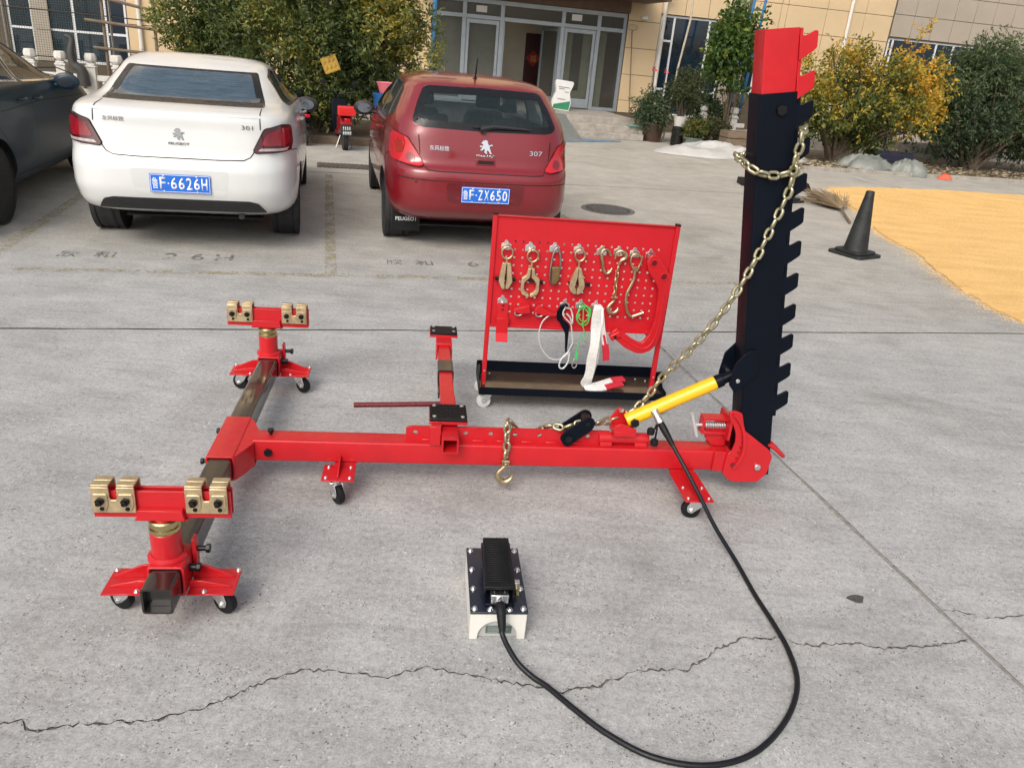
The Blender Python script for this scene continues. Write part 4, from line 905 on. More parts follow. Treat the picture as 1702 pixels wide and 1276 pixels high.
def text(body, mtl, name, parent, M4, width=None, height=None, ext=.0012, sx=1., bold=0, space=1.):
    """lettering as flat raised shapes, lower-left corner at the frame's origin, in its x-y plane"""
    cu = bpy.data.curves.new(name, 'FONT'); cu.body = body; cu.size = 1; cu.extrude = 0; cu.offset = bold; cu.space_character = space; cu.resolution_u = 3
    to = bpy.data.objects.new(name, cu); COL.objects.link(to); dg = bpy.context.evaluated_depsgraph_get(); dg.update()
    me = bpy.data.meshes.new_from_object(to.evaluated_get(dg)); bpy.data.objects.remove(to)
    if not len(me.vertices): return None
    co = np.array([v.co[:] for v in me.vertices]); lo, hi = co.min(0), co.max(0); sz = hi - lo
    ky = (height / sz[1]) if height else (width / sz[0]); kx = (width / sz[0]) if width else ky * sx
    for v in me.vertices: v.co = ((v.co.x - lo[0]) * kx, (v.co.y - lo[1]) * ky, 0)
    bm = bmesh.new(); bm.from_mesh(me); r = bmesh.ops.extrude_face_region(bm, geom=bm.faces[:]); bmesh.ops.translate(bm, verts=[v for v in r['geom'] if isinstance(v, bmesh.types.BMVert)], vec=(0, 0, ext)); bmesh.ops.recalc_face_normals(bm, faces=bm.faces); bm.to_mesh(me); bm.free()
    me.materials.clear(); me.materials.append(mtl)
    o = bpy.data.objects.new(name, me); COL.objects.link(o)
    if parent is not None: o.parent = parent
    o.matrix_local = M4; return o
def carpaint(name, col, metal=.0, rough=.32, dust=.0):
    mt, nt, p, out = nodes(name); co = coords(nt, True); nz = noise(nt, co, 2.2, 5, .6)
    c = ramp(nt, nz, [(.3, tuple(q * .93 for q in col)), (.7, col)])
    if dust: c = mixc(nt, ramp(nt, noise(nt, co, 5, 6, .7), [(.35, 0.), (.75, dust)]), c, (.33, .29, .25))
    L(nt, c, p.inputs['Base Color']); p.inputs['Metallic'].default_value = metal; p.inputs['Roughness'].default_value = rough
    p.inputs['Coat Weight'].default_value = .9; L(nt, ramp(nt, noise(nt, co, 9, 5, .65), [(.3, .04), (.75, .16)]), p.inputs['Coat Roughness']); return mt
def glass(name, col, alpha, rough=.03, streak=None):
    """window glass: part clear, part reflecting tint"""
    mt, nt, p, out = nodes(name); tr = N(nt, 'ShaderNodeBsdfTransparent'); tr.inputs[0].default_value = (.84, .88, .88, 1); mx = N(nt, 'ShaderNodeMixShader')
    p.inputs['Roughness'].default_value = rough; p.inputs['Base Color'].default_value = (*col, 1); p.inputs['Specular IOR Level'].default_value = .8
    if streak:
        co = coords(nt, True); mp_ = N(nt, 'ShaderNodeMapping', Scale=(3, 3, 46)); L(nt, co, mp_.inputs[0]); s_ = noise(nt, mp_.outputs[0], 2.2, 5, .65, .3)
        L(nt, ramp(nt, s_, [(.3, col), (.5, tuple((a + b) / 2 for a, b in zip(col, streak))), (.72, streak)]), p.inputs['Base Color'])
    L(nt, tr.outputs[0], mx.inputs[1]); L(nt, p.outputs[0], mx.inputs[2]); mx.inputs[0].default_value = alpha; L(nt, mx.outputs[0], out.inputs[0]); return mt
M['glassdark'] = glass('tinted_glass', (.012, .016, .018), .55)
M['glassclear'] = glass('rear_glass', (.06, .09, .10), .2)
M['glassfilm'] = glass('film_glass', (.035, .06, .085), .9, .12, (.085, .125, .16))
M['frit'] = mat('black_glass_border', (.007, .008, .010), .35, coat=.1, var=.1, spec=.3)
M['trim'] = mat('black_trim', (.018, .018, .019), .5, var=.15, scale=20)
M['cabin'] = mat('cabin_lining', (.17, .175, .18), .8, var=.2)
M['seat'] = mat('grey_seat_cloth', (.10, .105, .11), .85, var=.25, scale=20)
M['seam'] = mat('panel_gap', (.006, .006, .006), .7)
M['platebl'] = mat('plate_blue', (.012, .14, .62), .4, var=.05)
M['platewh'] = mat('plate_white', (.82, .83, .84), .4, var=.03)
M['chrome'] = mat('chrome_badge', (.75, .76, .77), .12, 1., var=.05)
M['lens'] = mat('red_lens', (.50, .008, .016), .12, coat=.9, var=.15, scale=16, rv=.03)
M['lensdk'] = mat('dark_red_lens', (.06, .006, .01), .1, coat=.9, var=.2, scale=14, rv=.03)
M['lensclr'] = mat('clear_lens', (.45, .38, .38), .12, coat=.9, var=.25, scale=30, rv=.03)
M['lensmid'] = mat('deep_red_lens', (.24, .006, .014), .1, coat=.9, var=.45, scale=12, rv=.03, stretch=(1, 1, .3))
M['mirrorg'] = mat('mirror_silver', (.30, .34, .38), .06, 1., var=.05)
M['badge2'] = mat('dull_chrome', (.28, .28, .29), .25, 1.)
M['rim'] = mat('alloy_rim', (.5, .51, .52), .35, .9, var=.1)
def wheel_meshes(r=.305, wd=.19, spokes=7):
    t = MB(); h = wd / 2; t.lathe([(r * .66, -h * .92), (r * .8, -h), (r * .93, -h * .97), (r * .985, -h * .8), (r, -h * .5), (r, h * .5), (r * .985, h * .8), (r * .93, h * .97), (r * .8, h), (r * .66, h * .92)], 40, ROT(90, 'Y'))
    for k in (-.5, -.17, .17, .5): t.lathe([(r + .0006, (k - .02) * wd), (r + .0035, (k - .1) * wd), (r + .0035, (k + .1) * wd), (r + .0006, (k + .02) * wd)], 40, ROT(90, 'Y'))
    d = MB(); d.lathe([(r * .2, h * .35), (r * .62, h * .3), (r * .67, h * .55), (r * .69, h * .93), (r * .655, h * .9), (r * .64, h * .5), (r * .2, h * .45)], 36, ROT(90, 'Y'))
    d.lathe([(.02, h * .2), (r * .24, h * .2), (r * .22, h * .75), (.02, h * .8)], 20, ROT(90, 'Y'))
    for k in range(spokes): d.bx(h * .5, h * .78, -.021, .021, r * .15, r * .66, ROT(360 / spokes * k, 'X'))
    k_ = MB(); k_.lathe([(.02, -h * .2), (r * .62, -h * .2), (r * .62, h * .28), (.02, h * .28)], 24, ROT(90, 'Y'))
    return t.mesh('tyre', M['tyre']), d.mesh('rim', M['rim']), k_.mesh('brake', M['dark'])
def build_car(name, label, s, t, lv, cab, WB, paint, k=1., yaw=0., tr=.735, wr=.305, parts=None):
    car = thing(name, label, 'car', site(s, t, 0), TH + R(yaw), 'parked cars'); car.scale = (k, k, k)
    lf = Loft(lv); mats = [paint, M['cabin'], M['trim']]
    bo = lf.mesh().build('body', mats, None, ang=50)
    c = MB()
    for y in (0, WB):
        for sg in (-1, 1): c.cyl((sg * (tr - .14), y, wr), (sg * 1.05, y, wr), wr + .045, 40)
    boolean(bo, cutter(c, mats, 2))
    cl = Loft(cab); boolean(bo, cutter(cl.mesh(24, 20), mats))
    P = parts
    c = MB(); c.prism(P['rear_win'], -1.4, .9, 'xz'); boolean(bo, cutter(c, mats))
    c = MB(); c.prism(P['wind'], 1.0, 3.6, 'xz'); boolean(bo, cutter(c, mats))
    c = MB()
    for q in P['side_win']: c.prism(q, -1.2, 1.2, 'yz')
    boolean(bo, cutter(c, mats)); bo.parent = car
    bo.data.polygons.foreach_set('use_smooth', [True] * len(bo.data.polygons)); bo.data.set_sharp_from_angle(angle=R(42))
    def add(nm, faces, mp, mtl, off=.002, th=0., cell=.05, parent=None): return patch(faces, mp, off, th, cell).build(nm, mtl, parent or car, ang=40)
    # glass
    rw = add('rear_window', [P['rear_win']], lf.rear, P['rglass'], -.003); add('window_border', [[P['rear_win'][i], P['rear_win'][(i + 1) % len(P['rear_win'])], P['frit_in'][(i + 1) % len(P['rear_win'])], P['frit_in'][i]] for i in range(len(P['rear_win']))] if 'frit_in' in P else ringfaces(P['rear_win'], P.get('frit', .045)), lf.rear, M['frit'], -.0015, 0, .05, rw)
    add('windscreen', [P['wind']], lf.front, M['glassclear'], -.003)
    for sg in (-1, 1):
        for q in P['side_win']:
            mp = lambda y, z, sg=sg: lf.side(y, z, sg)
            sw = add('side_window', [q], mp, M['glassdark'], -.003); add('window_trim', ringfaces(q, -.014), mp, P.get('wtrim', M['trim']), .0005, .002, .06, sw)
        for q in P['side_seams']: add('panel_gap', strip(q, .007), lambda y, z, sg=sg: lf.side(y, z, sg), M['seam'], .0004, 0, .05, bo)
        for y, z in P['handles']:
            b = MB(); p = lf.side(y, z, sg); b.tube(spline([p + Vector((0, -.09, 0)), p + Vector((sg * .028, -.05, 0)), p + Vector((sg * .03, .05, 0)), p + Vector((0, .09, 0))], 5), .011, 8); b.build('door_handle', P.get('hmat', paint), car)
        # mirror
        y, z = P['mirror']; p = lf.side(y, z, sg); b = MB(); mm = TRN(p + Vector((sg * P.get('moff', .115), .0, .045)))
        prof = [(.01, -.03), (.06, -.028), (.088, -.018), (.098, .005), (.09, .035), (.06, .065), (.02, .08)]
        b.lathe(prof, 24, mm @ Matrix.Diagonal((1.2, 1.1, .82, 1)) @ ROT(-90, 'X')); b.cyl(p - Vector((sg * .02, 0, 0)), p + Vector((sg * .07, .0, .02)), .026, 10); mi = b.build('mirror', P.get('mmat', M['trim']), car)
        b = MB(); b.lathe([(.001, 0), (.075, 0), (.075, .002), (.001, .002)], 24, mm @ TRN((0, -.034, 0)) @ Matrix.Diagonal((1.0, 1, .68, 1)) @ ROT(-90, 'X')); b.build('mirror_glass', M['mirrorg'], mi)
        for nm, pl, mtl, th in P['lights']:
            tl = add(nm, [[(sg * a, z) for a, z in pl]], lf.wrap, mtl, .001, th, .035)
            if nm == 'tail_light': add('lamp_gap', strip([(sg * a, z) for a, z in pl], .012, True), lf.wrap, M['seam'], .0008, 0, .05, tl)
    for q in P['rear_seams']: add('panel_gap', strip(q, .008), lf.wrap, M['seam'], .0006, 0, .05, bo)
    for nm, pl, mtl, off, th in P['rear_patches']: add(nm, [pl], lf.wrap, mtl, off, th, .06)
    # wheels
    for y in (0, WB):
        for sg in (-1, 1):
            w_ = bpy.data.objects.new('wheel', P['wheels'][2]); COL.objects.link(w_); w_.parent = car; w_.location = (sg * tr, y, wr + .002); w_.rotation_euler = (random.uniform(0, 6), 0, 0 if sg > 0 else math.pi)
            for nm, me in (('tyre', P['wheels'][0]), ('rim', P['wheels'][1])):
                o = bpy.data.objects.new(nm, me); COL.objects.link(o); o.parent = w_
    b = MB(); b.cyl((-tr + .1, 0, wr * .85), (tr - .1, 0, wr * .85), .05, 10); b.bx(-.55, .55, -.35, WB + .2, lf.z0 - .015, lf.z0 - .001); b.build('underbody', M['dark'], car)
    # seats
    for sx in (-.37, .37):
        b = MB(); b.prism(rpoly([(-.25, .55), (.24, .55), (.25, .9), (.2, 1.1), (-.2, 1.1), (-.25, .9)], .06), 0, .14, 'xz', TRN((sx, WB * .48, .05)) @ ROT(-12, 'X')); st_ = b.build('seat', M['seat'], car, bevel=.03)
        b = MB(); b.prism(rpoly([(-.14, 1.18), (.14, 1.18), (.125, 1.36), (-.125, 1.36)], .05), -.0, .11, 'xz', TRN((sx, WB * .48 - .06, -.03)) @ ROT(-4, 'X')); b.build('headrest', M['seat'], st_, bevel=.03)
    b = MB(); b.bx(-.62, .62, .28, .42, .55, 1.03); b.build('rear_seat', M['seat'], car, bevel=.05)
    for sx in (-.33, .33):
        b = MB(); b.prism(rpoly([(-.12, 1.04), (.12, 1.04), (.11, 1.13), (-.11, 1.13)], .03), .27, .36, 'xz', TRN((sx, 0, 0))); b.build('rear_headrest', M['seat'], car, bevel=.02)
    # number plate
    if 'plate' in P:
        px, pz, chars = P['plate']; p = lf.rear(px, pz); pm = TRN((px - .22, p.y - .010, pz - .07)) @ ROT(90, 'X')
        b = MB(); b.bx(0, .44, 0, .14, 0, .004, pm); pl = b.build('number_plate', M['platebl'], car, bevel=.002)
        pf = pm @ TRN((0, 0, .0042)); b = MB(); o_ = rpoly([(.005, .005), (.435, .005), (.435, .135), (.005, .135)], .006); b.frame(o_, shrink(o_, .0035), 0, .0008, 'xy', pf); b.build('plate_rim', M['platewh'], pl)
        text('鲁', M['platewh'], 'plate_lettering', pl, pf @ TRN((.016, .028, 0)), .043, .085, .001, bold=.0)
        text(chars[0], M['platewh'], 'plate_lettering', pl, pf @ TRN((.072, .026, 0)), .042, .09, .001, bold=.012)
        b = MB(); b.cyl((.134, .07, 0), (.134, .07, .0012), .006, 12, M=pf); b.build('plate_lettering', M['platewh'], pl)
        for i, ch in enumerate(chars[1:]):
            wd = .043 if ch not in '1I' else .012
            text(ch, M['platewh'], 'plate_lettering', pl, pf @ TRN((.152 + i * .0555, .026, 0)), wd, .09, .001, bold=.012)
        for x in (.10, .34):
            for z in (.012, .128): q = MB(); q.cyl((x, z, 0), (x, z, .005), .0055, 10, M=pf); q.build('plate_screw', M['whitepl'], pl)
    return car, lf, add
LION = [(-.004, -.05), (.010, -.052), (.012, -.044), (.004, -.036), (.010, -.022), (.024, -.030), (.034, -.050), (.052, -.052), (.053, -.044), (.044, -.038), (.040, -.018), (.030, .000), (.034, .012), (.046, .020), (.056, .014), (.060, .024), (.048, .032), (.034, .026), (.022, .022), (.020, .034), (.010, .046), (.018, .056), (.006, .062), (-.004, .068), (-.018, .062), (-.030, .064), (-.028, .054), (-.042, .046), (-.046, .036), (-.034, .032), (-.026, .024), (-.036, .014), (-.052, .020), (-.060, .010), (-.050, .002), (-.032, .000), (-.044, -.014), (-.054, -.014), (-.052, -.024), (-.036, -.026), (-.018, -.010), (-.012, -.022), (-.018, -.038)]
def badge(car, lf, x, z, sc, mtl, nm='badge'):
    p = lf.rear(x, z); nb = (lf.rear(x, z + .03) - lf.rear(x, z - .03)).normalized(); b = MB()
    mm = Matrix((Vector((1, 0, 0)), nb, Vector((1, 0, 0)).cross(nb))).transposed().to_4x4(); mm.translation = p + mm.to_3x3() @ Vector((0, 0, .002))
    b.prism([(a * sc, c * sc) for a, c in LION], 0, .006, 'xy', mm); return b.build(nm, mtl, car, bevel=.001, seg=1)
def lettering(car, lf, body, x, z, wd, ht, mtl, bold=.01, tilt=0.):
    p = lf.rear(x + wd / 2, z); q0, q1 = lf.rear(x, z), lf.rear(x + wd, z); ex = (q1 - q0).normalized(); nb = (lf.rear(x, z + .03) - lf.rear(x, z - .03)).normalized(); n_ = ex.cross(nb).normalized(); nb = n_.cross(ex)
    mm = Matrix((ex, nb, n_)).transposed().to_4x4(); mm.translation = q0 + n_ * .0045; return text(body, mtl, 'badge_lettering', car, mm, wd, ht, .002, bold=bold)

# --- white sedan
lvW = [(.19, .70, -.25, 3.0, 7, 5), (.26, .79, -.58, 3.32, 7, 5), (.33, .845, -.84, 3.44, 7, 5), (.40, .866, -.915, 3.47, 7, 5), (.52, .874, -.945, 3.49, 7.5, 5), (.64, .874, -.94, 3.47, 7.5, 5), (.70, .873, -.915, 3.45, 7.5, 5), (.74, .872, -.89, 3.43, 7.5, 4.5), (.84, .867, -.87, 3.3, 7.5, 4), (.93, .858, -.855, 3.05, 7.5, 4), (1.00, .842, -.85, 2.62, 7, 4), (1.035, .825, -.835, 2.3, 6.5, 4.5), (1.06, .80, -.76, 2.06, 6, 5), (1.085, .77, -.50, 1.95, 5.5, 5), (1.11, .75, -.38, 1.87, 5, 5), (1.2, .70, -.22, 1.66, 4.6, 5), (1.30, .645, -.02, 1.42, 4.4, 4.6), (1.375, .60, .16, 1.2, 4, 4), (1.42, .54, .32, 1.02, 3.4, 3.4), (1.448, .43, .46, .9, 2.8, 2.8), (1.462, .22, .6, .78, 2.4, 2.4)]
cabW = [(.6, .66, .1, 1.9, 6, 6), (1.0, .68, -.2, 1.75, 6, 6), (1.2, .63, -.05, 1.5, 5, 5), (1.3, .58, .13, 1.28, 5, 5), (1.37, .53, .3, 1.08, 4, 4), (1.40, .4, .42, .95, 3, 3)]
paintW = carpaint('white_car_paint', (.66, .67, .66), 0, .4)
WH = wheel_meshes()
PW_ = dict(rear_win=rpoly([(-.615, 1.082), (.615, 1.082), (.525, 1.35), (-.525, 1.35)], [.012, .012, .02, .02], 4), frit_in=rpoly([(-.545, 1.112), (.545, 1.112), (.475, 1.338), (-.475, 1.338)], [.012, .012, .02, .02], 4), wind=rpoly([(-.6, 1.12), (.6, 1.12), (.50, 1.35), (-.5, 1.35)], .05),
  side_win=[rpoly([(.02, 1.09), (.62, 1.07), (.62, 1.355), (.42, 1.365), (.2, 1.30)], .03), rpoly([(.70, 1.068), (1.62, 1.05), (1.32, 1.27), (1.08, 1.345), (.70, 1.36)], .03)],
  side_seams=[[(.66, .35), (.66, 1.05)], [(1.72, .32), (1.76, .9), (1.66, 1.04)], [(-.1, 1.04), (.05, .8), (.35, .5), (.38, .33), (1.72, .31)], [(1.78, .97), (2.6, .95)]], handles=[(.52, .93), (1.42, .92)], mirror=(1.5, .98), hmat=paintW,
  lights=[('tail_light', rpoly([(.63, .955), (.545, .80), (.56, .785), (.93, .80), (.98, .86), (.96, .975), (.8, .985)], .025), M['lensdk'], .012), ('tail_light_lens', rpoly([(.655, .93), (.60, .84), (.80, .835), (.90, .86), (.89, .955), (.8, .965)], .02), M['lensmid'], .0145), ('reverse_lens', rpoly([(.60, .818), (.575, .798), (.84, .803), (.87, .826), (.8, .820)], .006), M['lensclr'], .0142)],
  rear_seams=[[(.95, .795), (1.2, .775), (1.42, .70)], [(-.95, .795), (-1.2, .775), (-1.42, .70)], [(-.60, 1.078), (-.60, 1.06), (-.60, 1.03), (-.60, .95)], [(.60, 1.078), (.60, 1.06), (.60, 1.03), (.60, .95)], [(.548, .79), (.52, .75), (.47, .728), (.3, .722), (-.3, .722), (-.47, .728), (-.52, .75), (-.548, .79)]],
  rear_patches=[('plate_recess', rpoly([(-.33, .45), (.33, .45), (.36, .645), (-.36, .645)], .03), carpaint('white_recess_shade', (.62, .63, .62)), -.004, .005), ('lower_grille', rpoly([(-.57, .412), (-.63, .335), (.63, .335), (.57, .412), (.5, .43), (-.5, .43)], .015), M['trim'], .0005, .006), ('rear_lip', strip([(-.62, 1.036), (0, 1.036), (.62, 1.036)], .012)[0] if False else [(-.60, 1.026), (.60, 1.026), (.60, 1.032), (-.60, 1.032)], carpaint('white_lip', (.58, .59, .58)), .0002, .001)],  # plate recess: its shade is painted, a darker copy of the body white
  wheels=WH, rglass=M['glassfilm'], plate=(.0, .545, 'F6626H'), mmat=M['trim'], frit=.05, moff=.045)
def zW(z): return z * 1.045 if z <= 1.06 else 1.1077 + (z - 1.06) * (1.462 - 1.1077) / (1.462 - 1.06)
lvB0, cabB0, PB0 = lvW, cabW, dict(PW_)
lvW = [(zW(l[0]), *l[1:]) for l in lvW]; cabW = [(zW(l[0]), *l[1:]) for l in cabW]
rz = lambda pl: [(a, zW(z)) for a, z in pl]
PW_.update(frit_in=rz(PW_['frit_in']), rear_win=rz(PW_['rear_win']), wind=rz(PW_['wind']), side_win=[rz(q) for q in PW_['side_win']], side_seams=[rz(q) for q in PW_['side_seams']], handles=rz(PW_['handles']), lights=[(n_, rz(p_), m_, t_) for n_, p_, m_, t_ in PW_['lights']], rear_seams=[rz(q) for q in PW_['rear_seams']], rear_patches=[(n_, rz(p_), m_, o_, t_) for n_, p_, m_, o_, t_ in PW_['rear_patches']], plate=(.0, .571, 'F6626H'))
carW, lfW, addW = build_car('sedan', 'white parked sedan with blue number plate F 6626H', -1.06, 7.1, lvW, cabW, 2.7, paintW, .955, parts=PW_)
badge(carW, lfW, .0, .925, .72, M['badge2'])
lettering(carW, lfW, 'PEUGEOT', -.075, .852, .15, .018, M['badge2'], .02)
lettering(carW, lfW, '301', .46, .99, .085, .03, M['badge2'], .0)
lettering(carW, lfW, '东风标致', -.53, 1.0, .15, .034, M['badge2'], .0)
b = MB(); b.cyl((.42, -.80, .30), (.42, -.55, .29), .022, 14); b.build('exhaust_pipe', M['trim'], carW)
# --- red hatchback
lvR = [(.19, .70, -.2, 3.0, 7, 5), (.26, .79, -.45, 3.3, 7, 5), (.33, .84, -.64, 3.4, 7, 5), (.42, .865, -.72, 3.45, 7, 5), (.55, .873, -.742, 3.46, 7, 5), (.66, .873, -.742, 3.44, 7, 5), (.735, .872, -.728, 3.40, 7, 4.6), (.765, .870, -.685, 3.36, 7, 4.4), (.80, .868, -.655, 3.3, 7, 4.2), (.90, .862, -.636, 3.1, 6.5, 4), (1.0, .852, -.616, 2.72, 6.5, 4), (1.08, .835, -.598, 2.35, 6, 4.5), (1.14, .81, -.578, 2.15, 6, 5), (1.24, .765, -.505, 1.93, 5.5, 5), (1.34, .715, -.41, 1.62, 5, 4.6), (1.42, .665, -.315, 1.34, 4.6, 4.2), (1.455, .625, -.235, 1.16, 4.2, 3.8), (1.485, .53, -.05, 1.02, 3.6, 3.3), (1.502, .40, .15, .9, 3, 3), (1.512, .2, .35, .7, 2.4, 2.4)]
cabR = [(.6, .66, .0, 1.9, 6, 6), (1.05, .70, -.5, 1.85, 6, 6), (1.14, .70, -.47, 1.8, 6, 6), (1.24, .67, -.40, 1.7, 6, 6), (1.34, .63, -.3, 1.42, 6, 6), (1.42, .58, -.19, 1.15, 5, 5), (1.45, .45, -.05, 1.0, 4, 4)]
paintR = carpaint('dark_red_metallic', (.20, .004, .011), .1, .4, .015)
PR_ = dict(rear_win=rpoly([(-.655, 1.125), (-.58, 1.085), (0, 1.075), (.58, 1.085), (.655, 1.125), (.60, 1.28), (.53, 1.415), (0, 1.425), (-.53, 1.415), (-.60, 1.28)], [.03, .05, .1, .05, .03, .05, .05, .1, .05, .05], 4), wind=rpoly([(-.62, 1.16), (.62, 1.16), (.52, 1.41), (-.52, 1.41)], .05),
  side_win=[rpoly([(-.18, 1.16), (.06, 1.12), (.06, 1.38), (-.05, 1.35)], .03), rpoly([(.13, 1.10), (.74, 1.09), (.74, 1.41), (.13, 1.40)], .03), rpoly([(.82, 1.09), (1.78, 1.08), (1.46, 1.30), (1.2, 1.40), (.82, 1.415)], .03)],
  side_seams=[[(.78, .35), (.78, 1.08)], [(1.85, .32), (1.88, .9), (1.8, 1.08)], [(.09, 1.08), (.12, .85), (.4, .55), (.43, .33), (1.85, .31)], [(.5, .62), (1.8, .62)], [(-.5, 1.0), (-.2, 1.06)]], handles=[(.6, .96), (1.6, .95)], mirror=(1.68, .99), hmat=paintR,
  lights=[('tail_light', rpoly([(.70, .99), (.60, .86), (.545, .77), (.60, .755), (.93, .80), (1.0, .86), (.97, 1.0), (.86, 1.02)], .03), M['lens'], .012), ('tail_light_lens', circ(.79, .905, .062, 20), mat('amber_lens', (.30, .02, .008), .12, coat=.9, var=.5, scale=90), .0145), ('tail_light_lens', circ(.665, .825, .042, 18), mat('studded_lens', (.2, .006, .012), .15, coat=.9, var=.6, scale=110), .0142)],
  rear_seams=[[(.98, .83), (1.15, .80), (1.3, .72)], [(-.98, .83), (-1.15, .80), (-1.3, .72)], [(.60, 1.02), (.585, .86)], [(-.60, 1.02), (-.585, .86)], [(.545, .765), (.52, .742), (.42, .735), (-.42, .735), (-.52, .742), (-.545, .765)], [(-.83, .665), (-.4, .655), (.4, .655), (.83, .665)]],
  rear_patches=[('plate_recess', rpoly([(-.34, .47), (.34, .47), (.36, .645), (-.36, .645)], .04), carpaint('dark_red_recess_shade', (.14, .007, .012), .2), -.004, .005)],  # recess shade painted round the plate in a darker copy of the red
  wheels=WH, rglass=M['glassclear'], plate=(0, .55, 'FZX650'), mmat=M['trim'], frit=.06)
carR, lfR, addR = build_car('hatchback', 'dark red parked hatchback with blue number plate F ZX650', 1.29, 7.15, lvR, cabR, 2.6, paintR, .94, parts=PR_)
badge(carR, lfR, 0, .945, 1.0, M['chrome'])
lettering(carR, lfR, 'PEUGEOT', -.085, .865, .17, .02, M['chrome'], .02)
lettering(carR, lfR, '307', .40, .90, .12, .04, M['chrome'], .0)
lettering(carR, lfR, '东风标致', -.5, .90, .17, .042, M['chrome'], .0)
b = MB(); p = lfR.rear(0, .82); b.prism(rpoly([(-.09, -.03), (-.05, -.045), (.05, -.045), (.09, -.03), (.085, .03), (-.085, .03)], .015), -.012, -.002, 'xz', TRN(p)); hnd = b.build('tailgate_handle', paintR, carR, bevel=.006)
b = MB(); b.prism(rpoly([(-.075, -.012), (.075, -.012), (.07, .018), (-.07, .018)], .01), -.0128, -.0121, 'xz', TRN(p)); b.build('handle_shadow_gap', M['seam'], hnd)
b = MB(); p0 = lfR.rear(0.0, 1.085); p1 = lfR.rear(.36, 1.115); p2 = lfR.rear(-.06, 1.095); o_ = Vector((0, -.022, .006)); b.tube([p2 + o_, lfR.rear(.06, 1.12) + o_, p1 + o_], 0, 8, rr=[.03, .02, .008]); b.cyl(lfR.rear(-.03, 1.09) , lfR.rear(-.03, 1.09) + Vector((0, -.03, 0)), .03, 14)
b.tube([lfR.rear(-.12, 1.108) + o_ * .8, lfR.rear(.4, 1.112) + o_ * .8], .007, 6); b.build('rear_wiper', M['trim'], carR)
b = MB(); b.lathe([(.035, 0), (.03, .015), (.012, .03), (.008, .05), (.0065, .12), (.004, .2), (.003, .21)], 12, TRN((-.03, -.02, 1.468)) @ ROT(22, 'X')); b.build('aerial', M['rubber'], carR)
for sx in (-.66, .66):
    b = MB(); b.bx(sx - .13, sx + .13, -.345, -.338, .12, .36); mf = b.build('mud_flap', M['rubber'], carR, bevel=.004)
    text('PEUGEOT', M['platewh'], 'flap_lettering', mf, TRN((sx - .1, -.3465, .215)) @ ROT(90, 'X'), .2, .035, .001, bold=.015)
for sx in (-.62, -.2, .2, .62):
    p = lfR.rear(sx, .64); b = MB(); b.cyl(p + Vector((0, -.003, 0)), p + Vector((0, .01, 0)), .012, 14); b.build('parking_sensor', paintR, carR)
# --- dark blue sedan, mostly outside the frame
lvB = [(z, w_ * 1.045, yr, yf + .15, nr, nf) for z, w_, yr, yf, nr, nf in lvB0]
cabB = [(z, w_ * 1.04, yr, yf + .12, nr, nf) for z, w_, yr, yf, nr, nf in cabB0]
paintB = carpaint('dark_teal_paint', (.007, .028, .05), .0, .4); paintB.node_tree.nodes['Principled BSDF'].inputs['Coat Weight'].default_value = .2; paintB.node_tree.nodes['Principled BSDF'].inputs['Specular IOR Level'].default_value = .3
PB_ = dict(PB0); PB_.update(rglass=M['glassdark'], wtrim=M['chrome'], mmat=paintB, hmat=paintB, side_win=[rpoly([(.0, 1.10), (.84, 1.06), (.84, 1.36), (.45, 1.365), (.2, 1.30)], .03), rpoly([(.92, 1.058), (1.86, 1.03), (1.55, 1.24), (1.26, 1.345), (.92, 1.365)], .03)],
  side_seams=[[(.9, .33), (.97, .7), (.90, 1.04)], [(1.92, .32), (1.96, .9), (1.86, 1.02)], [(-.1, 1.04), (.05, .8), (.35, .5), (.38, .33), (1.92, .31)], [(.2, .86), (1.2, .88), (2.6, .84)]], handles=[(.7, .92), (1.08, .905)], mirror=(1.72, .97), moff=.1)
PB_.pop('plate'); PB_['rear_patches'] = PB_['rear_patches'][1:2]
carB, lfB, addB = build_car('sedan', 'dark teal parked sedan cut off by the left edge of the photo', -3.45, 7.06, lvB, cabB, 2.8, paintB, parts=PB_, tr=.775, wr=.315)
# ============================================================ office building along the far side of the yard
M['panel'] = mat('beige_wall_panel', (.60, .45, .27), .55, var=.06, scale=1.2, obj=False)
M['taupe'] = mat('taupe_wall_panel', (.36, .31, .25), .55, var=.06, scale=1.2, obj=False)
M['joint'] = mat('panel_joint', (.10, .075, .05), .8)
M['alu'] = mat('aluminium_frame', (.34, .38, .41), .42, .5, var=.08)
M['whitealu'] = mat('white_window_frame', (.66, .67, .68), .45, var=.05)
M['winglass'] = mat('dark_window_glass', (.008, .018, .032), .04, coat=1., var=.4, scale=1.5, spec=.8, rv=.02)
M['doorglass'] = glass('door_glass', (.10, .095, .085), .32, .05)
M['innerwall'] = mat('hall_wall', (.62, .56, .45), .8, var=.06, scale=2)
M['maroonwood'] = mat('maroon_wood', (.055, .008, .010), .4, coat=.3, var=.3, scale=5, stretch=(6, 6, .6))
M['soffit'] = mat('brown_soffit', (.13, .085, .06), .7, var=.15)
M['step'] = mat('worn_step_stone', (.33, .30, .26), .85, var=.25, scale=7, bs=.3, bscale=60, obj=False)
M['stone'] = mat('white_carved_stone', (.60, .58, .54), .75, var=.12, scale=12, bs=.3, bscale=80)
M['blueframe'] = mat('blue_steel', (.03, .17, .38), .45, var=.15, scale=8)
M['pipe'] = mat('white_downpipe', (.66, .63, .56), .5, var=.1, scale=4)
T0 = 20.
bld = thing('building', 'beige panelled office building with glazed entrance behind the yard', 'building', site(0, T0, 0), TH)
def bpart(nm, mtl, boxes, parent=None, bevel=0):
    b = MB()
    for e in boxes: b.bx(*e)
    return b.build(nm, mtl, parent or bld, bevel=bevel)
HT = 4.1
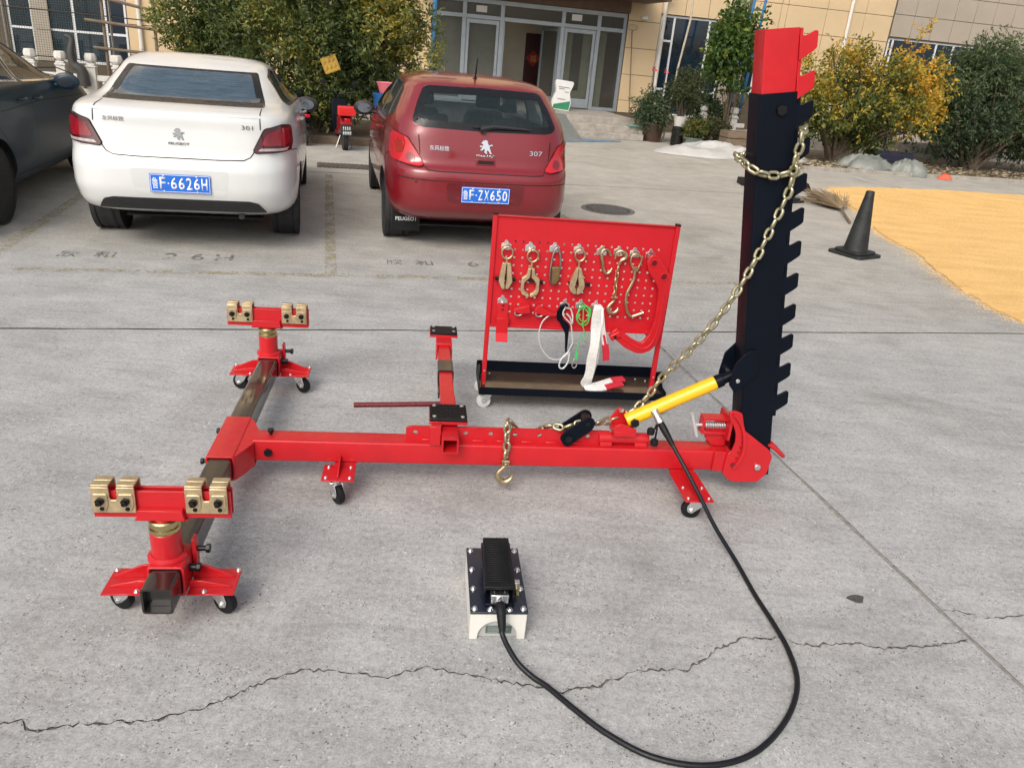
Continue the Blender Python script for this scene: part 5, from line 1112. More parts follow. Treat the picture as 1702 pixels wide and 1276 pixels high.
core = bpart('wall', M['joint'], [(-16, -6.6, .02, .3, 0, HT)] ); 
for e in ((-6.6, -4.25, .02, .3, 0, .60), (-6.6, -4.25, .02, .3, 1.98, HT), (-4.25, .2, .02, .3, 0, HT), (.2, 1.7, .02, .3, 0, .9), (.2, 1.7, .02, .3, 2.6, HT), (1.7, 2.45, .02, .3, 0, HT), (2.45, 7.3, .02, .3, 2.72, HT), (7.3, 8.15, .02, .3, 0, HT), (8.15, 10.02, .02, .3, 0, .42), (8.15, 10.02, .02, .3, 2.8, HT), (10.02, 10.6, .02, .3, 0, HT), (10.6, 11.4, .02, .3, 0, 1.1), (10.6, 11.4, .02, .3, 2.66, HT), (11.4, 14.74, .02, .3, 0, HT), (14.74, 26, .02, .3, 0, 1.45), (14.74, 26, .02, .3, 2.82, HT), (26, 34, .02, .3, 0, HT)):
    bpart('wall', M['joint'], [e])
def panels(x0, x1, z0, z1, pw_, ph, mtl, zoff=0., xoff=0.):
    x = x0
    xs = [x0] + [q for q in np.arange(x0 + (xoff or pw_), x1 - .05, pw_)] + [x1]; zs = [z0] + [q for q in np.arange(z0 + (zoff or ph), z1 - .05, ph)] + [z1]
    for i in range(len(xs) - 1):
        for j in range(len(zs) - 1):
            b = MB(); b.bx(xs[i] + .006, xs[i + 1] - .006, 0, .018, zs[j] + .006, zs[j + 1] - .006); b.build('wall_panel', mtl, bld, bevel=.003, seg=1)
panels(-4.23, .2, 0, 4.0, 1.14, .62, M['panel'], .24); panels(1.7, 2.45, 0, 4.0, .75, .62, M['panel'], .24); panels(7.3, 8.15, .42, 4.0, .85, .62, M['panel'], .3)
panels(8.15, 10.02, 2.8, 4.0, .63, .7, M['panel']); panels(10.02, 10.5, 0, 4.0, .48, .62, M['taupe'], .24); panels(10.6, 11.4, 2.7, 4.0, .8, .62, M['panel']); panels(11.4, 14.7, 0, 4.0, 1.14, .62, M['panel'], .22, .18)
panels(14.74, 23.5, 2.84, 4.1, .62, .55, M['taupe']); panels(14.74, 20.5, .2, 1.45, 1.14, .62, M['taupe']); panels(-6.13, -5.78, .6, 1.98, .35, .62, M['taupe'])
def window(x0, x1, z0, z1, mull, trans, frame=None, glassm=None, y=.06, fw=.05, trans_x=None):
    fr = frame or M['whitealu']; b = MB()
    b.bx(x0, x1, y, y + .05, z0, z0 + fw); b.bx(x0, x1, y, y + .05, z1 - fw, z1)
    b.bx(x0, x0 + fw, y, y + .05, z0 + fw, z1 - fw); b.bx(x1 - fw, x1, y, y + .05, z0 + fw, z1 - fw); wf = b.build('window', fr, bld, bevel=.004)
    xs = [x0] + mull + [x1]
    for q in mull: b = MB(); b.bx(q - fw / 2, q + fw / 2, y + .002, y + .05, z0 + fw, z1 - fw); b.build('mullion', fr, wf)
    for i in range(len(xs) - 1):
        a, c = xs[i] + fw / 2, xs[i + 1] - fw / 2; zc_ = [z0 + fw] + (trans if (trans_x is None or i in trans_x) else []) + [z1 - fw]
        for j in range(len(zc_) - 1):
            b = MB(); b.bx(a, c, y + .02, y + .026, zc_[j], zc_[j + 1]); b.build('pane', glassm or M['winglass'], wf)
            if j: b = MB(); b.bx(a, c, y + .004, y + .045, zc_[j] - fw / 2, zc_[j] + fw / 2); b.build('transom', fr, wf)
    return wf
window(-6.6, -4.25, .6, 1.98, [-6.13, -5.32, -4.68], [1.24]); window(.2, 1.7, .9, 2.6, [.7, 1.2], [2.1]); window(8.18, 10.0, .42, 2.79, [8.55, 9.52], [1.06, 2.2], trans_x=(0, 2))
window(10.6, 11.4, 1.1, 2.66, [11.0], [2.2]); window(14.78, 20.5, 1.45, 2.82, [14.93, 16.32, 16.88, 18.2, 19.4], [2.2], trans_x=(0, 2, 4))
b = MB(); b.bx(9.56, 9.80, .09, .2, 1.1, 2.2); b.build('curtain', M['innerwall'], bld)
# upper storeys
for z0 in (4.1, 7.3, 10.5):
    bpart('upper_wall', M['panel'], [(-16, 14.72, .02, .3, z0 + .005, z0 + 1.0)]); bpart('upper_wall', M['panel'], [(-16, 14.72, .02, .3, z0 + 2.6, z0 + 3.195)]); bpart('upper_wall', M['taupe'], [(14.74, 34, .02, .3, z0 + .005, z0 + 3.195)])
    for k in range(8):
        xa = -16 + k * 3.84; bpart('pier', M['panel'], [(xa, xa + 1.6, .02, .3, z0 + 1.003, z0 + 2.597)]); window(xa + 1.6, xa + 3.84, z0 + 1.003, z0 + 2.597, [xa + 2.7], [])
# hall behind the glazed entrance
bpart('hall_floor', M['step'], [(2.4, 7.35, .12, 4.2, .3, .42)]); bpart('hall_back_wall', M['innerwall'], [(2.4, 7.35, 2.2, 2.3, .42, 2.72)]); bpart('hall_side_wall', M['innerwall'], [(2.38, 2.44, .31, 2.2, .42, 2.72)]); bpart('hall_side_wall', M['innerwall'], [(7.31, 7.36, .31, 2.2, .42, 2.72)]); bpart('hall_ceiling', M['innerwall'], [(2.44, 7.31, .31, 2.2, 2.722, 2.75)])
dr = bpart('inner_door', M['maroonwood'], [(5.25, 5.72, 2.14, 2.19, .42, 2.12)], bevel=.01)
b = MB(); mm = TRN((5.485, 2.135, 1.5)) @ ROT(45, 'Y'); b.box((0, 0, 0), (.29, .006, .29), mm); fu = b.build('door_charm', mat('red_paper', (.35, .03, .015), .7), dr)
text('福', mat('gold_print', (.55, .33, .08), .5), 'charm_lettering', dr, TRN((5.40, 2.13, 1.41)) @ ROT(90, 'X'), .17, .17, .002)
fr = M['alu']; b = MB()
ent = bpart('entrance_frame', fr, [(2.45, 7.3, .06, .14, 2.62, 2.72)], bevel=.004)
for x in (2.49, 3.21, 4.13, 5.66, 6.58, 7.26): bpart('mullion', fr, [(x - .05, x + .05, .062, .138, .42, 2.62)], ent, .004)
for a, c in ((2.54, 3.16), (3.26, 4.08), (4.18, 5.61), (5.71, 6.53), (6.63, 7.21)):
    bpart('transom', fr, [(a, c, .064, .136, 2.28, 2.37)], ent, .004); bpart('pane', M['doorglass'], [(a, c, .098, .103, 2.37, 2.62)], ent)
for a, c in ((2.54, 3.16), (6.63, 7.21)):
    bpart('pane', M['doorglass'], [(a, c, .098, .103, .5, 2.28)], ent); bpart('bottom_rail', fr, [(a, c, .07, .13, .42, .5)], ent)
def leaf(nm, x0, x1, M4=None, dark=False):
    b = MB(); fw = .07; o_ = [(x0, .44), (x1, .44), (x1, 2.27), (x0, 2.27)]; i_ = [(x0 + fw, .66), (x1 - fw, .66), (x1 - fw, 2.18), (x0 + fw, 2.18)]
    b.frame(o_, i_, -.022, .022, 'xz', M4); d = b.build(nm, fr, bld, bevel=.004)
    b = MB(); b.bx(x0 + fw, x1 - fw, -.003, .003, .66, 2.18, M4); b.build('pane', M['doorglass'], d)
    b = MB(); b.tube([(x1 - .05, -.025, 1.2), (x1 - .05, -.06, 1.22), (x1 - .05, -.06, 1.5), (x1 - .05, -.025, 1.52)], .011, 8, M=M4); b.build('handle', M['zinc'], d)
leaf('entrance_door', 3.27, 4.07, TRN((0, .1, 0))); leaf('entrance_door', 5.72, 6.52, TRN((0, .1, 0)))
leaf('entrance_door', 0, .72, TRN((5.60, .12, 0)) @ ROT(112, 'Z')); leaf('entrance_door', 0, .72, TRN((4.2, .12, 0)) @ ROT(82, 'Z'))
bpart('door_curtain', mat('pale_curtain', (.55, .52, .36), .85), [(5.78, 6.46, .20, .23, .5, 2.25)]); bpart('door_strip', mat('dark_olive_glass', (.035, .032, .02), .3), [(5.98, 6.24, .185, .199, .85, 2.2)]); bpart('door_curtain', M['maroonwood'], [(6.86, 7.2, .18, .21, .5, 2.25)]); bpart('door_curtain', bpy.data.materials['pale_curtain'], [(6.64, 6.855, .18, .21, .5, 2.25)]); bpart('door_curtain', mat('taupe_curtain', (.50, .46, .38), .85), [(2.56, 4.05, .18, .21, .45, 2.7)])
for x, z in ((3.62, 2.5), (6.0, 2.52)): bpart('notice', M['whitepl'], [(x - .13, x + .13, .09, .096, z - .07, z + .07)], ent)
bpart('canopy', M['soffit'], [(2.0, 7.75, -1.5, .0, 2.98, 3.3)], bevel=.02); bpart('canopy_beam', M['soffit'], [(2.46, 7.29, -.12, .01, 2.73, 2.975)])
# downpipes
for x, z0, zt_ in ((8.22, .3, 3.05), (13.38, .3, 4.4), (-3.98, .2, 3.4)):
    b = MB(); pts = [(x, -.06, z0), (x, -.06, zt_)] + ([(x + .03, -.12, zt_ + .12), (x + .04, -.3, zt_ + .2), (x + .04, -.3, zt_ + 1)] if x == 8.22 else []); b.tube(pts, .045, 14); p_ = b.build('downpipe', M['pipe'], bld)
    for z in (1.0, 2.2): q = MB(); q.cyl((x, -.06, z), (x, -.06, z + .05), .052, 14); q.build('pipe_clip', M['pipe'], p_)
# steps and ramp to the door
for k in range(3):
    bpart('step', M['step'], [(5.35, 7.02, -2.75 + .32 * k, .05 if k == 2 else -2.43 + .32 * k, 0.0, .14 * (k + 1))], bevel=.012)
bpart('landing', M['step'], [(2.4, 5.34, -1.9, .05, 0, .419)], bevel=.01)
b = MB(); b.prism([(-3.6, .004), (-1.905, .004), (-1.905, .415), (-1.95, .415)], 3.6, 5.33, 'yz'); b.build('ramp', mat('grey_rubber_mat', (.17, .18, .17), .8, var=.15, obj=False), bld)
b = MB(); b.prism([(4.9, -3.95), (6.3, -3.25), (6.4, -3.0), (5.38, -3.0), (5.36, -3.55), (4.7, -3.65)], .004, .008, 'xy'); b.build('blue_mat', mat('faded_blue_mat', (.14, .22, .29), .85, var=.3, obj=False), bld)
bpart('lamp', M['whitepl'], [(7.62, 7.78, -.1, 0, 2.62, 2.7)], bevel=.02)
# ============================================================ trees and shrubs
def leafmat(name, stops):
    mt, nt, p, out = nodes(name); at = N(nt, 'ShaderNodeAttribute', attribute_name='tint')
    c = ramp(nt, at.outputs['Fac'], stops); L(nt, c, p.inputs['Base Color']); p.inputs['Roughness'].default_value = .5; p.inputs['Specular IOR Level'].default_value = .4
    tr = N(nt, 'ShaderNodeBsdfTranslucent'); L(nt, mixc(nt, 1., c, (1., 1.1, .55), 'MULTIPLY'), tr.inputs[0]); mx = N(nt, 'ShaderNodeMixShader'); mx.inputs[0].default_value = .38
    L(nt, p.outputs[0], mx.inputs[1]); L(nt, tr.outputs[0], mx.inputs[2]); L(nt, mx.outputs[0], out.inputs[0]); return mt
def leaves(name, parent, mtl, centres, n, ln, wd, droop=.3, tintf=None, seed=1):
    """leaf blades gathered in sprays through the clumps"""
    g_ = np.random.default_rng(seed); C = np.array([c[:3] for c in centres]); Rr = np.array([c[3] for c in centres]); vol = Rr ** 2.4; S = n // 9; pick = g_.choice(len(C), S, p=vol / vol.sum())
    nrm = lambda a: a / (np.linalg.norm(a, axis=-1, keepdims=True) + 1e-9)
    d = nrm(g_.normal(size=(S, 3))); base = C[pick] + d * (Rr[pick] * g_.uniform(.2, 1.0, S) ** .5)[:, None] * np.array([1, 1, .85]); low = base[:, 2] < .06; base[low, 2] = .06 + g_.uniform(0, .12, low.sum())
    stem = nrm(d * .6 + g_.normal(size=(S, 3)) * .5 + np.array([0, 0, .35])); tb = g_.normal(0, .12, S); k = np.arange(9)
    q = base[:, None] + stem[:, None] * (k * ln * .32)[None, :, None] + g_.normal(size=(S, 9, 3)) * ln * .12
    a = nrm(stem[:, None] * .5 + g_.normal(size=(S, 9, 3)) * .75 - np.array([0, 0, droop])); u = nrm(np.cross(a, g_.normal(size=(S, 9, 3)))); nn = np.cross(a, u)
    l_ = ln * g_.uniform(.65, 1.25, (S, 9, 1)); w_ = wd * g_.uniform(.7, 1.2, (S, 9, 1))
    V = np.stack([q, q + a * l_ * .45 + u * w_ * .5 + nn * w_ * .15, q + a * l_ - nn * l_ * .12, q + a * l_ * .45 - u * w_ * .5 + nn * w_ * .15], 2).reshape(-1, 3)
    t_ = .5 + tb[:, None] + g_.normal(0, .13, (S, 9))
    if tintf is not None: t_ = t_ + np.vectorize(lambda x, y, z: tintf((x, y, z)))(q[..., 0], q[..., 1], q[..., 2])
    tint = np.repeat(np.clip(t_, 0, 1).reshape(-1), 4).astype(np.float32); nf_ = S * 9
    me = bpy.data.meshes.new(name); me.vertices.add(len(V)); me.vertices.foreach_set('co', V.reshape(-1).astype(np.float32)); me.loops.add(nf_ * 4); me.loops.foreach_set('vertex_index', np.arange(nf_ * 4, dtype=np.int32)); me.polygons.add(nf_); me.polygons.foreach_set('loop_start', np.arange(0, nf_ * 4, 4, dtype=np.int32)); me.update(calc_edges=True); me.materials.append(mtl)
    at = me.attributes.new('tint', 'FLOAT', 'POINT'); at.data.foreach_set('value', tint); o = bpy.data.objects.new(name, me); COL.objects.link(o); o.parent = parent; return o
M['bark'] = mat('grey_brown_bark', (.10, .075, .05), .9, var=.4, scale=14, bs=.5, bscale=50, bd=.01)
def limbs(parent, centres, bases, r0, seed=3):
    """each stem a tapered tube from the ground into a clump"""
    rr = random.Random(seed)
    tk_ = MB()
    for c in centres:
        bx_ = rr.choice(bases); p0 = Vector(bx_); p1 = Vector(c[:3]); mid = p0.lerp(p1, .45) + Vector((rr.uniform(-.12, .12), rr.uniform(-.12, .12), .12)); pts = spline([p0 + Vector((rr.uniform(-.04, .04), rr.uniform(-.04, .04), 0)), mid, p1], 6)
        tk_.tube(pts, 0, 7, rr=[r0 * rr.uniform(.5, .9) * (1 - .85 * k / (len(pts) - 1)) for k in range(len(pts))])
    for bs_ in bases: tk_.tube([Vector(bs_) - Vector((0, 0, .1)), Vector(bs_) + Vector((0, 0, .02)), Vector(bs_) + Vector((.03, 0, .35))], 0, 10, rr=[r0 * 1.5, r0 * 1.25, r0])
    return tk_.build('trunk', M['bark'], parent)
def clumps(cx, cy, cz, rx, ry, rz, n, r, seed):
    g_ = np.random.default_rng(seed); out = []
    for _ in range(n):
        d = g_.normal(size=3); d /= np.linalg.norm(d); k = g_.uniform(.15, 1) ** .45; out.append((cx + d[0] * rx * k, cy + d[1] * ry * k, max(.2, cz + d[2] * rz * k), r * g_.uniform(.65, 1.35)))
    return out
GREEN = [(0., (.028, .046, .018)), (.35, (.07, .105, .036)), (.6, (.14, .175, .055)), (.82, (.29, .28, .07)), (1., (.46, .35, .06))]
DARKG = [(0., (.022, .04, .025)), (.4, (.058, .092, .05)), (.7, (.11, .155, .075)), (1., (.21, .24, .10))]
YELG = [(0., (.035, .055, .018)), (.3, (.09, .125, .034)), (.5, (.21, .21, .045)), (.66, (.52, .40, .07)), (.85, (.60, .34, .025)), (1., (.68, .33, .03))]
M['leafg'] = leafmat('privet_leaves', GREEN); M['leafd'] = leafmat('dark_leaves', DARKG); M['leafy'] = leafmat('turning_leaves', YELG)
t1 = thing('leafy_tree', 'large dense dark green shrub tree behind the white and red cars', 'tree', site(-.2, 14.9, 0), TH)
cl = clumps(0, 0, 1.75, 2.2, 1.1, 1.6, 90, .32, 11) + [(-2.1, 0, 1.7, .5), (-1.7, .1, 1.1, .5), (-.8, -.5, .75, .5), (.2, -.6, .7, .5), (.9, -.4, .85, .45), (1.55, 0, 1.7, .35), (1.9, -.1, 1.95, .28), (1.3, 0, 2.4, .4), (-1.1, -.7, 1.5, .5), (0, -.9, 1.6, .5), (.8, -.7, 1.6, .45)]
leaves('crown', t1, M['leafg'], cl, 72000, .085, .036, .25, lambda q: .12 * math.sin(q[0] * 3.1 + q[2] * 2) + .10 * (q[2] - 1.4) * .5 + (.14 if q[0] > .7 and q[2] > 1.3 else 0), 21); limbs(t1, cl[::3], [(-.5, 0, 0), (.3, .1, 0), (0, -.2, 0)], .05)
t2 = thing('turning_tree', 'shrubby tree with yellow autumn leaves right of the black tower', 'tree', site(10.6, 15.1, 0), TH)
cl = clumps(.35, 0, 1.25, 1.6, .8, .8, 70, .26, 12) + [(-1.3, 0, 1.2, .35), (-.9, -.2, .9, .4), (-1.1, 0, 1.7, .3), (-.4, 0, 2.0, .3), (.1, 0, 2.15, .22), (.0, 0, 2.35, .12), (-.7, 0, 2.25, .12), (1.3, -.1, 1.75, .3), (1.9, -.1, 1.6, .3), (1.75, -.1, 2.0, .22), (1.95, 0, 1.25, .3), (2.0, 0, .95, .2), (.75, 0, 2.1, .2), (1.25, 0, 2.35, .14), (1.35, 0, 2.7, .10), (1.1, 0, 2.5, .08)]
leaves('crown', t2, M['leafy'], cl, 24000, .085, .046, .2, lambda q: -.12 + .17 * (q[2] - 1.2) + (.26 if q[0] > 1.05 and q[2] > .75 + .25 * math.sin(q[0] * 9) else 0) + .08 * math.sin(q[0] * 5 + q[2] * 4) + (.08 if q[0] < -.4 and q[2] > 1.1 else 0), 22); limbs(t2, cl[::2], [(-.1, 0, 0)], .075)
t3 = thing('dark_tree', 'dark green broad shrub tree at the right edge of the photo', 'tree', site(14.4, 15.6, 0), TH)
cl = clumps(.1, 0, 1.45, 1.8, 1.0, 1.1, 80, .32, 13) + [(-1.3, -.2, .6, .4), (-1.0, -.3, .9, .45), (-.2, 0, 2.5, .35), (.5, 0, 2.55, .4), (1.6, 0, .8, .5), (1.2, -.3, .6, .4)]
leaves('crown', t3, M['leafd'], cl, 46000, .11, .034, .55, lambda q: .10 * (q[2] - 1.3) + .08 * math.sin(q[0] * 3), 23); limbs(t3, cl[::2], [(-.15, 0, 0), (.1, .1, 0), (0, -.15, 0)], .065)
t4 = thing('slender_tree', 'slender green tree standing behind the top of the black tower', 'tree', site(8.9, 17.3, 0), TH)
cl = [(-.22, 0, 2.2, .34), (-.05, 0, 2.5, .32), (.1, 0, 1.9, .34), (-.25, .1, 1.6, .26), (.05, 0, 2.75, .22), (.22, 0, 2.3, .3), (-.35, 0, 1.85, .2), (.1, 0, 1.4, .25), (.55, 0, 2.7, .14)]
leaves('crown', t4, mat_l4 if False else leafmat('fresh_leaves', [(0., (.02, .045, .012)), (.5, (.07, .14, .03)), (.8, (.17, .22, .045)), (1., (.34, .33, .05))]), cl, 4200, .12, .065, .5, None, 24); limbs(t4, cl, [(.12, 0, 0)], .03)
t5 = thing('round_bush', 'clipped olive green bush growing from a pale vase by the steps', 'bush', site(7.72, 17.0, 0), TH)
cl = clumps(0, 0, 1.12, .40, .36, .42, 26, .15, 15); leaves('crown', t5, leafmat('olive_leaves', [(0., (.022, .034, .013)), (.5, (.065, .085, .034)), (1., (.16, .17, .075))]), cl, 7000, .05, .02, .1, None, 25); limbs(t5, cl[::2], [(0, 0, .45)], .02)
def potplant(name, lab, s_, t_, r, h, prof, pmat, cl, lm, n, ll, lw, seed, cat='potted plant'):
    o = thing(name, lab, cat, site(s_, t_, 0), TH, 'plants by the steps'); b = MB(); b.lathe(prof, 24); b.build('pot', pmat, o); q = MB(); q.cyl((0, 0, h - .05), (0, 0, h - .04), r * .9, 20); q.build('soil', M['dirt'], o); leaves('foliage', o, lm, cl, n, ll, lw, .3, None, seed); return o
def potprof(r, h, rb): return [(.01, .0), (rb, .0), (r * .96, h * .9), (r * 1.06, h * .92), (r * 1.06, h), (r * .95, h), (r * .9, h - .06), (.01, h - .06)]
pp = potplant('flower_pot', 'brown glazed pot with red and white flowers beside the steps', 7.30, 17.45, .26, .40, potprof(.27, .40, .2), mat('brown_glaze', (.055, .026, .018), .35, coat=.4, var=.25, scale=9), clumps(0, 0, .62, .3, .25, .2, 14, .14, 31) + [(-.1, 0, .95, .1), (.12, 0, .95, .1)], M['leafd'], 3000, .12, .03, 41)
for x, z, rot in ((-.17, 1.5, 0), (.12, 1.48, 1)):
    b = MB(); b.tube(spline([(x * .3, 0, .5), (x * .8, 0, 1.0), (x, 0, z)], 4), .011, 6); stm = b.build('flower_stem', mat('dark_stem', (.05, .02, .015), .7) if rot == 0 else stm.data.materials[0], pp)
    b = MB()
    for k in range(9): a = k * .7; mm = TRN((x + .05 * math.cos(a), .04 * math.sin(a * 1.7), z - .01 + .018 * (k % 4))) @ ROT(k * 40, 'Z') @ ROT(40, 'X'); b.add([(0, 0, 0), (.025, .02, .01), (0, .06, .02), (-.025, .02, .01)], [(0, 1, 2, 3)], mm)
    b.build('red_bloom', mat('red_petal', (.6, .03, .04), .6) if rot == 0 else pp.children[-2].data.materials[0] if False else mat('red_petal', (.6, .03, .04), .6), pp)
b = MB()
for k in range(16): mm = TRN((rng.uniform(-.24, .24), rng.uniform(-.3, -.12), rng.uniform(.62, .85))) @ ROT(k * 47, 'Z') @ ROT(30, 'X'); b.add([(-.03, 0, 0), (.0, -.03, .01), (.03, 0, 0), (0, .03, .01)], [(0, 1, 2, 3)], mm)
q = b.build('white_bloom', mat('white_petal', (.6, .58, .58), .7), pp); q['kind'] = 'stuff'
o = thing('ribbed_pot', 'black ribbed plant pot standing in front of the round bush', 'pot', site(7.62, 16.75, 0), TH, 'plants by the steps')
b = MB(); pr_ = [(.01, 0)]
for k in range(9): z = .015 + k * .042; pr_ += [(.135, z), (.15, z + .008), (.15, z + .022), (.135, z + .03)]
pr_ += [(.14, .41), (.12, .41), (.12, .38), (.01, .38)]; b.lathe(pr_, 24); b.build('pot', mat('black_ribbed', (.02, .019, .018), .3, .3, var=.2), o)
o = thing('vase', 'pale stone vase holding the round bush', 'vase', site(7.74, 17.02, 0), TH); b = MB(); b.lathe([(.01, 0), (.12, 0), (.1, .12), (.09, .3), (.13, .5), (.16, .62), (.14, .62), (.12, .55), (.01, .52)], 20); b.build('vase_body', M['stone'], o)
potplant('green_pot', 'grey green glazed pot with yellow flowers near the white sheet', 7.86, 16.45, .2, .23, potprof(.21, .23, .15), mat('celadon_glaze', (.14, .18, .15), .35, coat=.4, var=.15), clumps(0, 0, .42, .22, .2, .16, 10, .12, 33), leafmat('marigold_leaves', [(0., (.03, .045, .014)), (.6, (.10, .12, .035)), (.88, (.4, .3, .04)), (1., (.5, .4, .06))]), 2200, .06, .03, 43)
o = thing('low_bush', 'low brownish bush between the green pot and the stone post', 'bush', site(8.5, 16.75, 0), TH, 'plants by the steps'); leaves('foliage', o, leafmat('brownish_leaves', [(0., (.025, .030, .014)), (.6, (.085, .09, .04)), (1., (.22, .18, .09))]), clumps(0, 0, .3, .4, .3, .26, 16, .15, 34), 4200, .05, .022, .1, None, 44)
o = thing('low_bush', 'dark green bush growing behind the white stone posts', 'bush', site(8.9, 18.3, 0), TH, 'plants by the steps'); leaves('foliage', o, M['leafd'], clumps(.2, 0, .65, .7, .3, .42, 18, .2, 35), 4200, .08, .035, .3, None, 45)
# ============================================================ stone balustrades
def stone_post(parent, x, y, h):
    b = MB(); b.bx(x - .075, x + .075, y - .075, y + .075, 0, h - .24); b.bx(x - .09, x + .09, y - .09, y + .09, h - .2395, h - .205); b.bx(x - .07, x + .07, y - .07, y + .07, h - .2045, h - .17)
    p = b.build('stone_post', M['stone'], parent, bevel=.008); b = MB(); b.lathe([(.05, 0), (.10, .05), (.105, .11), (.085, .165), (.02, .17)], 8, TRN((x, y, h - .1695)) @ ROT(22.5, 'Z')); b.build('post_finial', M['stone'], p, bevel=.006)
bal = thing('stone_balustrade', 'white carved stone balustrade behind the dark teal car', 'balustrade', site(0, 16.5, 0), TH)
xs_ = [-7.7, -7.2, -6.7, -6.2, -5.68, -5.17, -4.68, -4.18, -3.74, -3.25, -2.75]
for i, x in enumerate(xs_):
    stone_post(bal, x, 0, .97)
    if i:
        a = xs_[i - 1] + .077; c = x - .077; b = MB(); b.bx(a, c, -.05, .05, .50, .60); b.build('rail', M['stone'], bal, bevel=.01); b = MB(); b.bx(a, c, -.035, .035, .02, .36); b.build('infill_panel', M['stone'], bal, bevel=.006)
        for dx in (.12, c - a - .12): b = MB(); b.lathe([(.03, .361), (.05, .40), (.025, .43), (.05, .46), (.03, .4995)], 10, TRN((a + dx, 0, 0))); b.build('baluster', M['stone'], bal)
    if i and i % 2: pass
b = MB(); b.bx(-7.8, -2.65, .08, .14, .0, .42); b.build('planter_wall', M['stone'], bal)
for i, (x, y) in enumerate(((8.78, 18.05), (9.35, 17.6))):
    o = thing('stone_post_stub', ['white stone balustrade post nearer the round bush', 'white stone balustrade post nearer the wooden planter'][i], 'stone post', site(x, y, 0), TH, 'stone posts'); stone_post(o, 0, 0, .86)
    b = MB(); b.bx(.08, .30, -.04, .04, .42, .52); b.build('rail_stub', M['stone'], o, bevel=.01)
# ============================================================ wire net fence with poles
nf = thing('net_fence', 'green wire net fence on thin poles before the left windows', 'fence', site(0, 17.3, 0), TH)
b = MB()
for x in np.arange(-8.0, -3.95, .042): b.bx(x - .0022, x + .0022, -.0022, .0022, .35, 2.45)
for z in np.arange(.35, 2.45, .042): b.bx(-8.0, -3.95, .0023, .0066, z - .0022, z + .0022)
n_ = b.build('netting', mat('green_wire', (.03, .055, .045), .6), nf, ang=None, clean=False); n_['kind'] = 'stuff'
for z in (.82, 1.62, 2.3): b = MB(); b.tube([(-8.0, -.012, z + .03), (-5.0, -.012, z), (-3.1, -.012, z - .03)], .011, 6); b.build('rail_wire', mat('rusty_wire', (.05, .04, .035), .7), nf)
for x in (-7.0, -5.75, -3.95): b = MB(); b.cyl((x, -.03, 0), (x, -.03, 2.6), .022, 8); b.build('pole', M['steel'], nf)
wd = mat('weathered_wood', (.17, .125, .085), .85, var=.3, scale=6, stretch=(1, 8, 8))
ft = thing('wood_trellis', 'weathered wooden rail trellis beside the dark green tree', 'trellis', site(0, 16.9, 0), TH)
for (x0, x1, z0, z1) in ((-4.3, -2.9, 1.52, 1.44), (-4.2, -2.9, 1.06, 1.02), (-4.4, -2.8, 1.98, 1.72)):
    b = MB(); b.cyl((x0, 0, z0), (x1, 0, z1), .028, 8); b.build('rail', wd, ft)
for x in (-4.0, -3.12): b = MB(); b.cyl((x, .06, 0), (x, .06, 2.3), .03, 8); b.build('post', wd, ft)
b = MB(); b.tube(spline([(-4.28, 16.32, .42), (-4.3, 16.3, .66), (-4.42, 16.3, .78), (-4.44, 16.3, .98), (-4.4, 16.3, 1.18), (-4.5, 16.3, 1.24)], 6), 0, 10, rr=[.11 - .0026 * k for k in range(31)], M=Matrix.Rotation(TH, 4, 'Z')); o = b.build('bent_pipe', mat('dark_rubber_pipe', (.045, .042, .04), .6, var=.3), None); tag(o, 'dark bent pipe rising behind the stone balustrade', 'pipe')
b = MB(); b.tube([site(*p) for p in ((-5.9, 16.25, .60), (-4.7, 16.25, .70), (-4.4, 16.1, .62), (-3.9, 14.5, .35), (-3.6, 13, .02))], .012, 6); o = b.build('black_cable', M['rubber']); tag(o, 'black cable sagging from the stone balustrade to the ground', 'cable')
# ============================================================ blue poles, wooden planter
o = thing('blue_pole', 'tall blue steel pole left of the entrance', 'pole', site(2.2, 18.0, 0), TH); b = MB(); b.cyl((0, 0, 0), (.06, 0, 3.6), .05, 14); b.build('pole_tube', M['blueframe'], o); b = MB(); b.bx(-.1, .1, -.1, .1, 0, .012); b.build('foot_plate', M['blueframe'], o)
o = thing('blue_rack', 'blue steel ladder frame behind the tower top', 'rack', site(9.75, 18.3, 0), TH)
for x in (-.14, .14): b = MB(); b.cyl((x - .1, 0, 0), (x + .12, 0, 3.6), .032, 10); b.build('upright', M['blueframe'], o)
for z in (.6, 1.2, 1.8, 2.4, 3.0): b = MB(); b.cyl((-.24 + .061 * z, 0, z), (.04 + .061 * z, 0, z), .02, 8); b.build('rung', M['blueframe'], o)
pl = thing('wood_planter', 'brown wooden planter box partly hidden by the black tower', 'planter', site(8.9, 16.2, 0), TH)
for z in (.0, .15, .3):
    for yy in (-.2, .17): b = MB(); b.bx(-.45, .45, yy, yy + .03, z + .01, z + .145); b.build('plank', wd, pl, bevel=.006)
for xx in (-.45, .42):
    for z in (.0, .15, .3): b = MB(); b.bx(xx, xx + .03, -.168, .168, z + .01, z + .145); b.build('plank', wd, pl, bevel=.006)
b = MB(); b.bx(-.415, .415, -.165, .165, .3, .40); b.build('soil', M['dirt'], pl)
